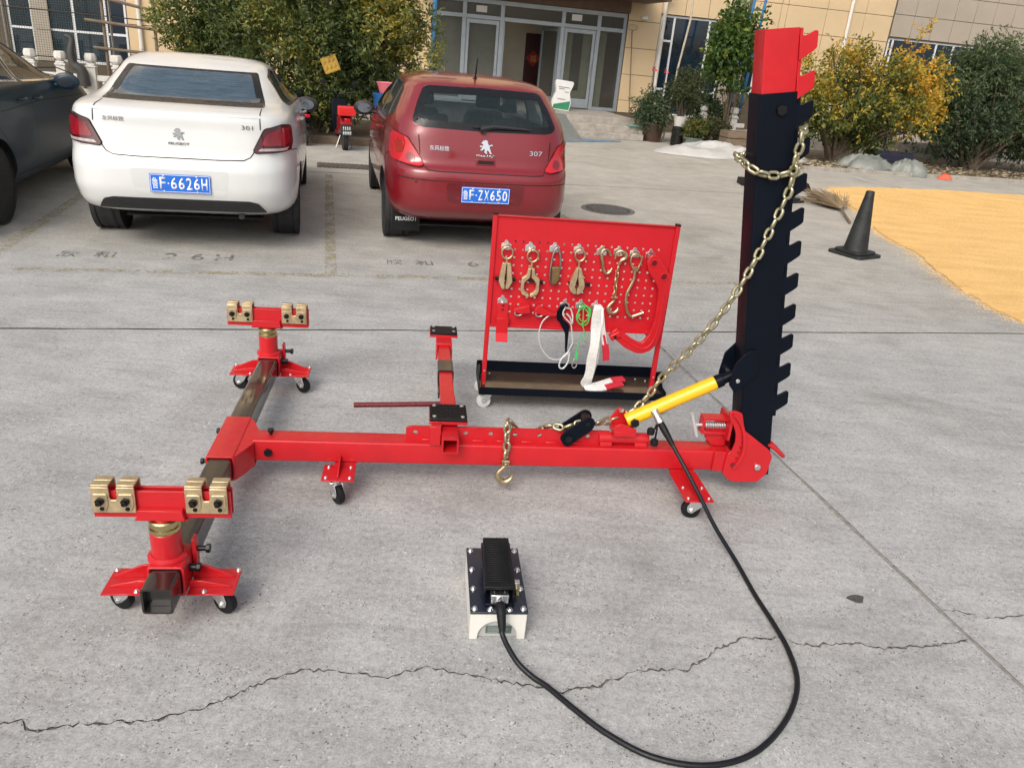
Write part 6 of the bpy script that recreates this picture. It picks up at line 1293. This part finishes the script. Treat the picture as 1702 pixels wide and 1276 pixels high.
# ============================================================ yard clutter
def blob(name, mtl, parent, w_, d_, h_, seed, n=22, rough=.35, ax=None, sharp=1., prof=1.):
    """crumpled sheet or sack: a heap of a given size with folds"""
    g_ = np.random.default_rng(seed); ph = g_.uniform(0, 6.28, (9, 3)); fr_ = g_.uniform(.6, 4.2, (9, 2)); V = []; Fc = []; m_ = n * 2
    for i in range(n + 1):
        r = i / n
        for j in range(m_):
            a = 2 * math.pi * j / m_; edge_ = 1 + .16 * math.sin(2 * a + ph[0, 0]) + .12 * math.sin(3 * a + ph[1, 0]) + .07 * math.sin(7 * a + ph[2, 0]); x = r * math.cos(a) * edge_; y = r * math.sin(a) * edge_
            f = sum(math.sin(fr_[k, 0] * x * 2 + fr_[k, 1] * y * 2 + ph[k, 1]) * (1 - abs(math.sin(fr_[k, 1] * x * 3 - fr_[k, 0] * y * 2 + ph[k, 2]))) for k in range(9)) / 5
            z = max(0, 1 - r ** (2.4 * sharp)) ** prof * (1 + rough * f * (1 - r ** 4)); V.append((x * w_ / 2, y * d_ / 2, max(.004, z * h_ + .012 * abs(f))))
    for i in range(n):
        for j in range(m_): Fc.append((i * m_ + j, i * m_ + (j + 1) % m_, (i + 1) * m_ + (j + 1) % m_, (i + 1) * m_ + j))
    b = MB(); b.add(V, Fc); return b.build(name, mtl, parent, ang=45)
M['sheet'] = mat('white_plastic_sheet', (.52, .51, .49), .4, var=.08, scale=4, bs=.4, bscale=18, bd=.02)
M['sackm'] = mat('grey_white_sack', (.19, .20, .18), .42, var=.12, scale=6, bs=.5, bscale=22, bd=.02)
for s_, t_, w_, d_, h_, sd_, lab in ((8.1, 15.65, 2.5, 2.1, .2, 3, 'crumpled white plastic sheet in front of the flower pots'), (9.35, 15.15, 1.3, 1.0, .16, 5, 'white plastic sheet showing right of the tower')):
    o = blob('plastic_sheet', M['sheet'], None, w_, d_, h_, sd_, rough=.75, sharp=.75, n=34, prof=.7); o.location = site(s_, t_, .002); o.rotation_euler.z = TH; tag(o, lab, 'plastic sheet', 'white plastic sheets')
for s_, t_, w_, d_, h_, sd_, lab in ((10.72, 14.3, 1.2, .8, .30, 7, 'larger grey white sack lying under the yellow tree'), (11.50, 13.95, .75, .55, .28, 8, 'smaller grey white sack right of the larger one')):
    o = blob('sack', M['sackm'], None, w_, d_, h_, sd_, rough=.30, sharp=1.1, n=34, prof=.62); o.location = site(s_, t_, .002); o.rotation_euler.z = TH + R(-8); tag(o, lab, 'sack', 'sacks under the trees')
o = blob('red_bag', mat('orange_red_bag', (.62, .10, .05), .6), None, .34, .22, .12, 9, 14); o.location = site(12.1, 13.6, .002); o.rotation_euler.z = TH; tag(o, 'small orange red bag on the ground by the kerb', 'bag')
b = MB(); b.bx(-.45, .45, -.25, .25, .06, .34); 
o = thing('dark_crate', 'dark blue crate standing behind the two sacks', 'crate', site(11.75, 15.0, 0), TH)
cr = b.build('crate_box', mat('dark_blue_plastic', (.018, .02, .045), .5), o, bevel=.02)
for k in range(3): b = MB(); b.bx(-.47, .47, -.262, -.2505, .08 + k * .09, .11 + k * .09); b.build('crate_rib', cr.data.materials[0], o)
# kerb stones and the planting bed behind
bed = MB(); bed.bx(9.0, 30, 13.86, 17.6, -.02, .035, Matrix.Rotation(TH, 4, 'Z')); bd_ = bed.build('planting_bed', mat('bed_soil', (.13, .105, .075), .95, var=.4, scale=9, bs=.6, bscale=40, bd=.01, obj=False)); tag(bd_, kind='structure')
for k in range(24):
    b = MB(); b.bx(9.0 + k * .8 + .004, 9.8 + k * .8 - .004, 13.74, 13.86, -.02, .07 + rng.uniform(-.006, .006), Matrix.Rotation(TH, 4, 'Z')); b.build('kerb_stone', M['step'], bd_, bevel=.012)
V = MB()
for _ in range(2600):
    s_, t_ = rng.uniform(9.2, 19), 13.9 + abs(rng.normal(0, .7)); p = site(s_, t_, .045 + rng.uniform(0, .03)); a = rng.uniform(0, 3.14); l_ = rng.uniform(.03, .10); w_ = rng.uniform(.008, .02); dz = rng.uniform(-.01, .02)
    d_ = Vector((math.cos(a), math.sin(a), 0)) * l_; u = Vector((-math.sin(a), math.cos(a), 0)) * w_; V.add([p - d_ - u, p + d_ - u + Vector((0, 0, dz)), p + d_ + u + Vector((0, 0, dz)), p - d_ + u + Vector((0, 0, .012))], [(0, 1, 2, 3)])
o = V.build('leaf_litter', mat('dry_litter', (.42, .35, .23), .9, var=.35, scale=9, obj=False), ang=None, clean=False); tag(o, 'dry pale leaf litter under the trees', 'litter', kind='stuff')
b = MB(); b.bx(9.0, 30, 17.6, 17.8, 0, .38, Matrix.Rotation(TH, 4, 'Z')); o = b.build('low_wall', M['step'], bevel=.02); tag(o, 'low stone wall behind the trees on the right', 'wall')
bed = MB(); bed.bx(-3.2, 1.9, 13.55, 17.5, -.02, .045, Matrix.Rotation(TH, 4, 'Z')); bd2 = bed.build('planting_bed', bd_.data.materials[0]); tag(bd2, kind='structure')
for k in range(6):
    b = MB(); b.bx(-3.0 + k * .8 + .005, -2.2 + k * .8 - .005, 13.43, 13.55, -.02, .12 + rng.uniform(-.006, .006), Matrix.Rotation(TH, 4, 'Z')); b.build('kerb_stone', wd, bd2, bevel=.01)
# corn drying on the concrete
M['corn'] = mat('corn_kernels', (.88, .56, .21), .6, var=.16, scale=55, bs=.9, bscale=150, bd=.008, obj=False)
nt = M['corn'].node_tree; pb = nt.nodes['Principled BSDF']; co_ = coords(nt); mp_ = N(nt, 'ShaderNodeMapping', Scale=(1, 3, 1)); L(nt, co_, mp_.inputs[0])
hh = mixc(nt, .45, noise(nt, co_, 120, 3, .6), noise(nt, mp_.outputs[0], 3.5, 4, .6)); bump(nt, pb, hh, .7, .03)
cc = [l for l in nt.links if l.to_socket == pb.inputs['Base Color']][0].from_socket; L(nt, mixc(nt, 1., cc, ramp(nt, noise(nt, mp_.outputs[0], 1.3, 5, .6), [(.3, (.86, .82, .78)), (.7, (1.08, 1.08, 1.12))]), 'MULTIPLY'), pb.inputs['Base Color'])
cornp = [(8.15, 11.55), (9.13, 11.85), (10.61, 12.0), (12.4, 11.95), (16, 11.8), (19, 11.6), (19, 1.5), (8.2, 1.5), (6.2, 3.2), (5.5, 4.3), (5.39, 4.78), (5.40, 4.95), (5.47, 5.24), (5.58, 5.64), (5.83, 6.25), (6.2, 6.98), (6.36, 7.66), (6.52, 8.16), (7.2, 9.45), (7.48, 10.28), (7.8, 11.0)]
def jagp(P, st, amp, seed):
    rr = random.Random(seed); out = []
    for i in range(len(P)):
        p, q = P[i], P[(i + 1) % len(P)]; n = max(1, int(math.hypot(q[0] - p[0], q[1] - p[1]) / st))
        for j in range(n): t = j / n; out.append((p[0] + (q[0] - p[0]) * t + rr.uniform(-amp, amp), p[1] + (q[1] - p[1]) * t + rr.uniform(-amp, amp)))
    return out
corn = thing('corn_layer', 'layer of yellow corn kernels spread to dry on the yard', 'corn'); corn['kind'] = 'stuff'
cj = jagp(cornp, .07, .022, 4); b = MB(); b.prism([tuple(site(s_, t_)[:2]) for s_, t_ in cj], .001, .012, 'xy'); b.build('kernel_bed', M['corn'], corn, ang=20)['kind'] = 'stuff'
K = MB(); kv = [(1, 0, 0), (0, .8, 0), (-1, 0, 0), (0, -.8, 0), (0, 0, .7), (0, 0, -.5)]; kf_ = [(0, 1, 4), (1, 2, 4), (2, 3, 4), (3, 0, 4)]
def inpoly(x, y, P):
    c = False; j = len(P) - 1
    for i in range(len(P)):
        if (P[i][1] > y) != (P[j][1] > y) and x < (P[j][0] - P[i][0]) * (y - P[i][1]) / (P[j][1] - P[i][1]) + P[i][0]: c = not c
        j = i
    return c
cnt = 0
while cnt < 26000:
    s_ = rng.uniform(5.2, 11.5); t_ = rng.uniform(3.8, 12.1)
    if not inpoly(s_, t_, cornp): continue
    cnt += 1; r = .0062 * rng.uniform(.8, 1.4); p = site(s_, t_, .0125 + r * .3); ca_, sa_ = math.cos(cnt), math.sin(cnt); K.add([(p.x + r * (x * ca_ - y * sa_), p.y + r * (x * sa_ + y * ca_), p.z + r * z) for x, y, z in kv[:5]], kf_)
for i, (a, c) in enumerate(zip(cj, cj[1:] + cj[:1])):      # strays along the near edge
    if a[0] > 9 or a[1] < 3.5: continue
    for _ in range(30):
        d_ = abs(rng.normal(0, .05 if _ < 22 else .16)); nx_, ny_ = -(c[1] - a[1]), (c[0] - a[0]); l_ = math.hypot(nx_, ny_) + 1e-6; s_, t_ = a[0] + nx_ / l_ * d_ + rng.normal(0, .02), a[1] + ny_ / l_ * d_ + rng.normal(0, .02); r = .006; p = site(s_, t_, r * .35); K.add([(p.x + r * x, p.y + r * y, p.z + r * z) for x, y, z in kv[:5]], kf_)
K.build('kernels', M['corn'], corn, ang=None, clean=False)['kind'] = 'stuff'
# traffic cones, rubber ramp
M['cone'] = mat('faded_black_cone', (.014, .016, .016), .6, var=.6, scale=7, bs=.2, bscale=40)
def cone(lab, s_, t_, band=False):
    o = thing('traffic_cone', lab, 'traffic cone', site(s_, t_, 0), TH + R(20), 'black traffic cones'); b = MB()
    b.prism(rpoly([(-.2, -.2), (.2, -.2), (.2, .2), (-.2, .2)], .06), 0, .03, 'xy'); b.prism(rpoly([(-.165, -.165), (.165, -.165), (.165, .165), (-.165, .165)], .09), .0301, .055, 'xy'); b.build('base', M['cone'], o, bevel=.006)
    b = MB(); b.lathe([(.125, .0551), (.118, .08), (.047, .60), (.043, .645), (.034, .655), (.026, .655), (.024, .63)], 28); c_ = b.build('cone_body', M['cone'], o)
    if band: b = MB(); b.lathe([(.094, .265), (.0955, .266), (.078, .40), (.0762, .401)], 28); b.build('white_band', M['whitepl'], o)
    return o
cone('black traffic cone standing at the edge of the corn', 5.34, 6.93); cone('black traffic cone with white band hidden behind the tower', 6.42, 10.1, True)
o = thing('rubber_ramp', 'black rubber kerb ramp lying behind the tower', 'kerb ramp', site(6.95, 11.35, 0), TH - R(14)); b = MB(); b.prism([(-.2, 0), (.16, 0), (.14, .10), (.02, .10)], -.56, .56, 'yz', Matrix.Rotation(0, 4, 'Z')); b.build('ramp_block', M['rubber'], o, bevel=.008)
for x in (-.45, .45): b = MB(); b.bx(x - .05, x + .05, -.105, -.07, .03, .06); b.build('bolt_pocket', M['dark'], o)
# broom of twigs
o = thing('twig_broom', 'twig broom lying at the edge of the corn', 'broom', site(6.41, 8.55, 0), TH); b = MB(); b.cyl((0, 0, .02), (.42, .82, .05), .016, 8); b.build('handle', wd, o); tip = Vector((.42, .82, .05)); tw_ = MB()
for k in range(300):
    e = tip + Vector((rng.normal(.16, .17), rng.uniform(.35, .98), rng.uniform(-.03, .13))); mid = tip.lerp(e, .5) + Vector((rng.normal(0, .03), 0, rng.uniform(0, .05))); tw_.tube([tip, mid, e], .0035, 3, caps=False)
tw_.build('twigs', mat('dry_twigs', (.30, .22, .13), .9, var=.3), o)['kind'] = 'stuff'
# electric scooters by the big shrub
def scooter(lab, s_, t_, yaw, bodym, boxm, plate=True):
    o = thing('electric_scooter', lab, 'scooter', site(s_, t_, 0), TH + R(yaw), 'electric scooters'); o.scale = (.8, .8, .8); tyre, rim, hub = wheel_meshes(.20, .075, 5)
    for y in (.0, 1.12):
        w_ = bpy.data.objects.new('wheel', hub); COL.objects.link(w_); w_.parent = o; w_.location = (0, y, .202)
        for nm, me in (('tyre', tyre), ('rim', rim)): q = bpy.data.objects.new(nm, me); COL.objects.link(q); q.parent = w_
    b = MB(); b.prism(rpoly([(-.2, .44), (.1, .36), (.35, .26), (.75, .24), (.80, .30), (.42, .34), (.38, .60), (-.1, .64), (-.25, .52)], .05), -.11, .11, 'yz'); b.build('bodywork', bodym, o, bevel=.03); b = MB(); b.prism(rpoly([(.78, .26), (.9, .26), (1.02, .86), (.9, .9)], .04), -.16, .16, 'yz'); b.build('leg_shield', M['black'], o, bevel=.03)
    b = MB(); b.prism(rpoly([(-.16, .645), (.46, .615), (.46, .69), (.1, .71), (-.16, .74)], .03), -.12, .12, 'yz'); b.build('saddle', M['rubber'], o, bevel=.03)
    b = MB(); b.prism(rpoly([(-.34, .66), (-.17, .66), (-.17, .84), (-.34, .84)], .03), -.17, .17, 'yz'); bx_ = b.build('top_box' if boxm else 'rack', boxm or M['rubber'], o, bevel=.04)
    b = MB(); b.tube(spline([(-.33, .86, 1.02), (-.16, .9, 1.0), (0, .93, .96), (.16, .9, 1.0), (.33, .86, 1.02)], 5), .016, 8); b.cyl((0, .95, .85), (0, .93, .97), .03, 10); b.build('handlebar', M['rubber'], o)
    for sx in (-1, 1):
        b = MB(); b.cyl((sx * .22, .9, 1.0), (sx * .30, .88, 1.16), .007, 6); b.lathe([(.01, 0), (.055, .004), (.05, .02), (.01, .025)], 14, TRN((sx * .31, .86, 1.19)) @ Matrix.Diagonal((1.2, 1, .8, 1)) @ ROT(-90, 'X')); b.build('mirror', M['rubber'], o)
    b = MB(); b.prism(rpoly([(-.28, .36), (.22, .36), (.15, .42), (-.22, .45)], .04), -.06, .06, 'yz'); b.build('mudguard', M['rubber'], o, bevel=.02)
    b = MB(); b.bx(-.05, .05, -.37, -.345, .56, .62); b.build('tail_light', M['lens'], o, bevel=.01)
    for sx in (-1, 1): b = MB(); b.tube([(sx * .06, .25, .25), (sx * .16, .15, .012)], .012, 6); b.build('stand_leg', M['steel'], o)
    if plate:
        b = MB(); b.bx(-.10, .10, -.275, -.27, .30, .50); p_ = b.build('scooter_plate', mat('dark_green_plate', (.02, .03, .028), .5), o); pm = TRN((-.085, -.2752, .31)) @ ROT(90, 'X')
        for r_ in range(2):
            for k in range(4 + r_): q = MB(); x = .012 + k * (.04 if r_ == 0 else .033); z = .1 - r_ * .085; q.bx(x, x + .022, z, z + .012, 0, .001, pm); q.bx(x + .007, x + .014, z + .0122, z + .06, 0, .001, pm); q.bx(x - .002, x + .026, z + .03, z + .04, .001, .0016, pm); q.build('faded_print', M['platewh'], p_)
    return o
scooter('small red electric scooter with a red top box beside the red car', .27, 12.85, 6, mat('scooter_red', (.35, .012, .02), .35, coat=.5), mat('box_red', (.62, .02, .02), .35, coat=.4))
scooter('black electric scooter under the large shrub tree', -.35, 13.15, 12, M['black'], None, False)
o = thing('blue_bin', 'blue plastic bin with a pink bucket behind the red car', 'bin', site(.92, 13.2, 0), TH); b = MB(); b.lathe([(.01, .0), (.17, 0), (.2, .82), (.215, .84), (.215, .86), (.19, .86), (.18, .8), (.01, .78)], 20); b.build('bin_body', mat('blue_plastic', (.02, .10, .28), .5), o)
o = thing('pink_bucket', 'pink bucket standing on the blue bin', 'bucket', site(.92, 13.2, .862), TH); b = MB(); b.lathe([(.01, .0), (.10, 0), (.15, .15), (.158, .155), (.15, .165), (.135, .16), (.09, .02), (.01, .02)], 20); b.build('bucket_body', mat('pink_plastic', (.66, .16, .20), .45), o)
sg = thing('yellow_sign', 'small yellow square sign hanging tilted in the large shrub tree', 'sign', site(.06, 13.55, 1.21), TH, rot=(0, R(-22), TH)); b = MB(); b.bx(-.125, .125, -.004, .004, -.12, .12); b.build('sign_board', mat('yellow_board', (.42, .27, .03), .6, var=.1), sg, bevel=.003); b = MB(); o_ = [(-.115, -.11), (.115, -.11), (.115, .11), (-.115, .11)]; b.frame(o_, shrink(o_, .008), -.0052, -.0045, 'xz'); b.build('sign_rim', mat('brown_print', (.25, .11, .03), .6), sg)
for k in range(6):
    b = MB(); x, z = (-.07, 0, .07)[k % 3], (.045, -.05)[k // 3]; b.box((x, -.0048, z), (.05, .001, .012)); b.box((x + .008, -.0048, z + .02), (.012, .001, .05)); b.box((x - .012, -.0048, z - .018), (.04, .001, .009)); b.build('faded_print', bpy.data.materials['brown_print'], sg)
# feed sack by the door, tray, pole, lamp stand
o = thing('feed_bag', 'white bag with green print standing at the entrance', 'bag', site(5.52, 19.15, .42), TH, rot=(0, R(4), TH)); b = MB(); b.prism(rpoly([(-.22, 0), (.22, 0), (.24, .2), (.17, .42), (.24, .62), (.22, .68), (-.2, .68), (-.22, .6), (-.17, .42), (-.24, .2)], .05), -.07, .07, 'xz'); b.build('bag_body', M['whitepl'], o, bevel=.05)
b = MB(); b.prism(rpoly([(-.2, .03), (.2, .03), (.21, .24), (-.2, .12)], .02), -.074, -.0705, 'xz'); b.build('green_print', mat('green_print', (.03, .22, .10), .5), o); gp_ = mat('grey_print', (.12, .14, .13), .6)
for x0, x1, z in ((-.14, .15, .52), (-.12, .02, .48), (.03, .14, .42), (-.12, .08, .25)): b = MB(); b.bx(x0, x1, -.0735, -.0705, z, z + .016); b.build('faded_print', gp_, o)
o = thing('broom_pole', 'thin pole with a wire hoop leaning on the entrance wall', 'pole', site(7.5, 19.75, .42), TH); b = MB(); b.cyl((.05, 0, 0), (-.12, .12, 1.95), .014, 8); b.build('pole_rod', wd, o); b = MB(); b.tube([(-.12 + .13 * math.cos(k * .524), .1, 2.0 + .06 * math.sin(k * .524)) for k in range(12)], .008, 6, closed=True); b.build('hoop', M['steel'], o)
o = thing('leaning_stick', 'pale stick leaning in front of the blue windows', 'stick', site(7.75, 17.6, 0), TH); b = MB(); b.tube([(-.1, 0, 0), (.0, 0, 1.6), (.12, 0, 2.6), (.1, 0, 3.4)], .024, 8); b.build('stick_rod', mat('pale_bamboo', (.42, .36, .28), .7, var=.3, scale=8), o)
b = MB(); b.bx(-.16, .16, -.1, .1, 0, .03); o = b.build('green_tray', mat('pale_green_plastic', (.16, .34, .29), .5), None, bevel=.008); o.location = site(6.9, 17.6, .285); o.rotation_euler.z = TH; tag(o, 'small pale green tray left on the entrance steps', 'tray')
# ============================================================ paint and iron in the yard
def paint_mat(name, col, keep):
    mt, nt, p, out = nodes(name); p.inputs['Base Color'].default_value = (*col, 1); p.inputs['Roughness'].default_value = .85; co = coords(nt); f = mixc(nt, .5, noise(nt, co, 7, 6, .75), noise(nt, co, 38, 4, .7)); a = ramp(nt, f, [(keep, 0.), (keep + .12, .85)])
    tr = N(nt, 'ShaderNodeBsdfTransparent'); mx = N(nt, 'ShaderNodeMixShader'); L(nt, a, mx.inputs[0]); L(nt, tr.outputs[0], mx.inputs[1]); L(nt, p.outputs[0], mx.inputs[2]); L(nt, mx.outputs[0], out.inputs[0]); return mt
M['ypaint'] = paint_mat('worn_yellow_paint', (.38, .32, .17), .475); M['gpaint'] = paint_mat('worn_grey_paint', (.19, .185, .175), .45)
mk = bpy.data.objects.new('parking_marking', None); COL.objects.link(mk); tag(mk, kind='structure')
for s0, s1, t0, t1_ in ((-2.10, 3.6, 5.70, 5.78), (-2.40, -2.30, 5.78, 10.4), (-.03, .06, 5.78, 10.4), (2.5, 2.6, 5.78, 10.4)):
    b = MB(); b.add([tuple(site(s0, t0, .004)), tuple(site(s1, t0, .004)), tuple(site(s1, t1_, .004)), tuple(site(s0, t1_, .004))], [(0, 1, 2, 3)]); b.build('painted_line', M['ypaint'], mk, ang=None)
RZ = Matrix.Rotation(TH, 4, 'Z')
for tx, s_, wd_ in (('欣', -1.94, .13), ('和', -1.70, .14), ('2', -1.22, .10), ('6', -1.02, .09), ('H', -.85, .13), ('欣', .45, .13), ('和', .69, .14), ('6', 1.12, .09)):
    text(tx, M['gpaint'], 'bay_lettering', mk, TRN(site(s_, 6.08, .004)) @ RZ, wd_, .17, .0004)
# manhole cover and drain grate
o = thing('manhole_cover', 'round patterned iron manhole cover in the concrete', 'manhole cover', site(3.27, 8.82, 0), TH); im = mat('cast_iron', (.075, .073, .07), .7, .4, var=.3, scale=20); b = MB(); b.lathe([(.01, .002), (.27, .002), (.27, .006), (.01, .006)], 36); b.build('cover_plate', im, o); b = MB(); b.lathe([(.275, .0015), (.325, .0015), (.325, .007), (.275, .007)], 36, closed=True); b.build('cover_ring', mat('ring_iron', (.13, .125, .12), .8, var=.2), o)
kb = MB()
for x in np.arange(-.24, .25, .06):
    for y in np.arange(-.24, .25, .06):
        if x * x + y * y < .24 ** 2: kb.bx(x - .02, x + .02, y - .02, y + .02, .0061, .010)
kb.build('cover_stud', mat('stud_iron', (.15, .145, .14), .6, .4), o)['kind'] = 'stuff'
o = thing('drain_grate', 'narrow iron drain grate between the two cars', 'drain grate', site(.16, 11.15, 0), TH); b = MB(); b.bx(-.3, .62, -.22, .22, .001, .004); b.build('grate_frame', mat('rusty_iron', (.12, .10, .085), .8, .2, var=.4, scale=12), o)
for k in range(16): b = MB(); b.bx(-.27 + k * .056, -.24 + k * .056, -.19, .19, .0041, .012); b.build('grate_bar', bpy.data.materials['rusty_iron'], o)
b = MB(); b.prism([tuple(site(1.78 + .03 * math.cos(a) * (1 + .3 * math.sin(3 * a)), 1.83 + .022 * math.sin(a))[:2]) for a in np.linspace(0, 6.1, 14)], .0005, .002, 'xy'); o = b.build('tar_spot', mat('tar', (.07, .07, .068), .8, var=.3, scale=60), ground)
M['chalk'] = paint_mat('chalk_scrape', (.62, .61, .58), .50)
for p0, p1, wd_ in (((3.0, 1.9), (3.01, 3.45), .016), ((.2, 4.82), (.9, 5.22), .014), ((3.55, 5.2), (3.2, 5.9), .012)):
    d_ = Vector((p1[0] - p0[0], p1[1] - p0[1])).normalized(); n_ = Vector((-d_.y, d_.x)) * wd_ / 2
    b = MB(); b.add([tuple(site(p0[0] + n_.x, p0[1] + n_.y, .004)), tuple(site(p0[0] - n_.x, p0[1] - n_.y, .004)), tuple(site(p1[0] - n_.x, p1[1] - n_.y, .004)), tuple(site(p1[0] + n_.x, p1[1] + n_.y, .004))], [(0, 1, 2, 3)]); b.build('scrape_mark', M['chalk'], ground, ang=None)
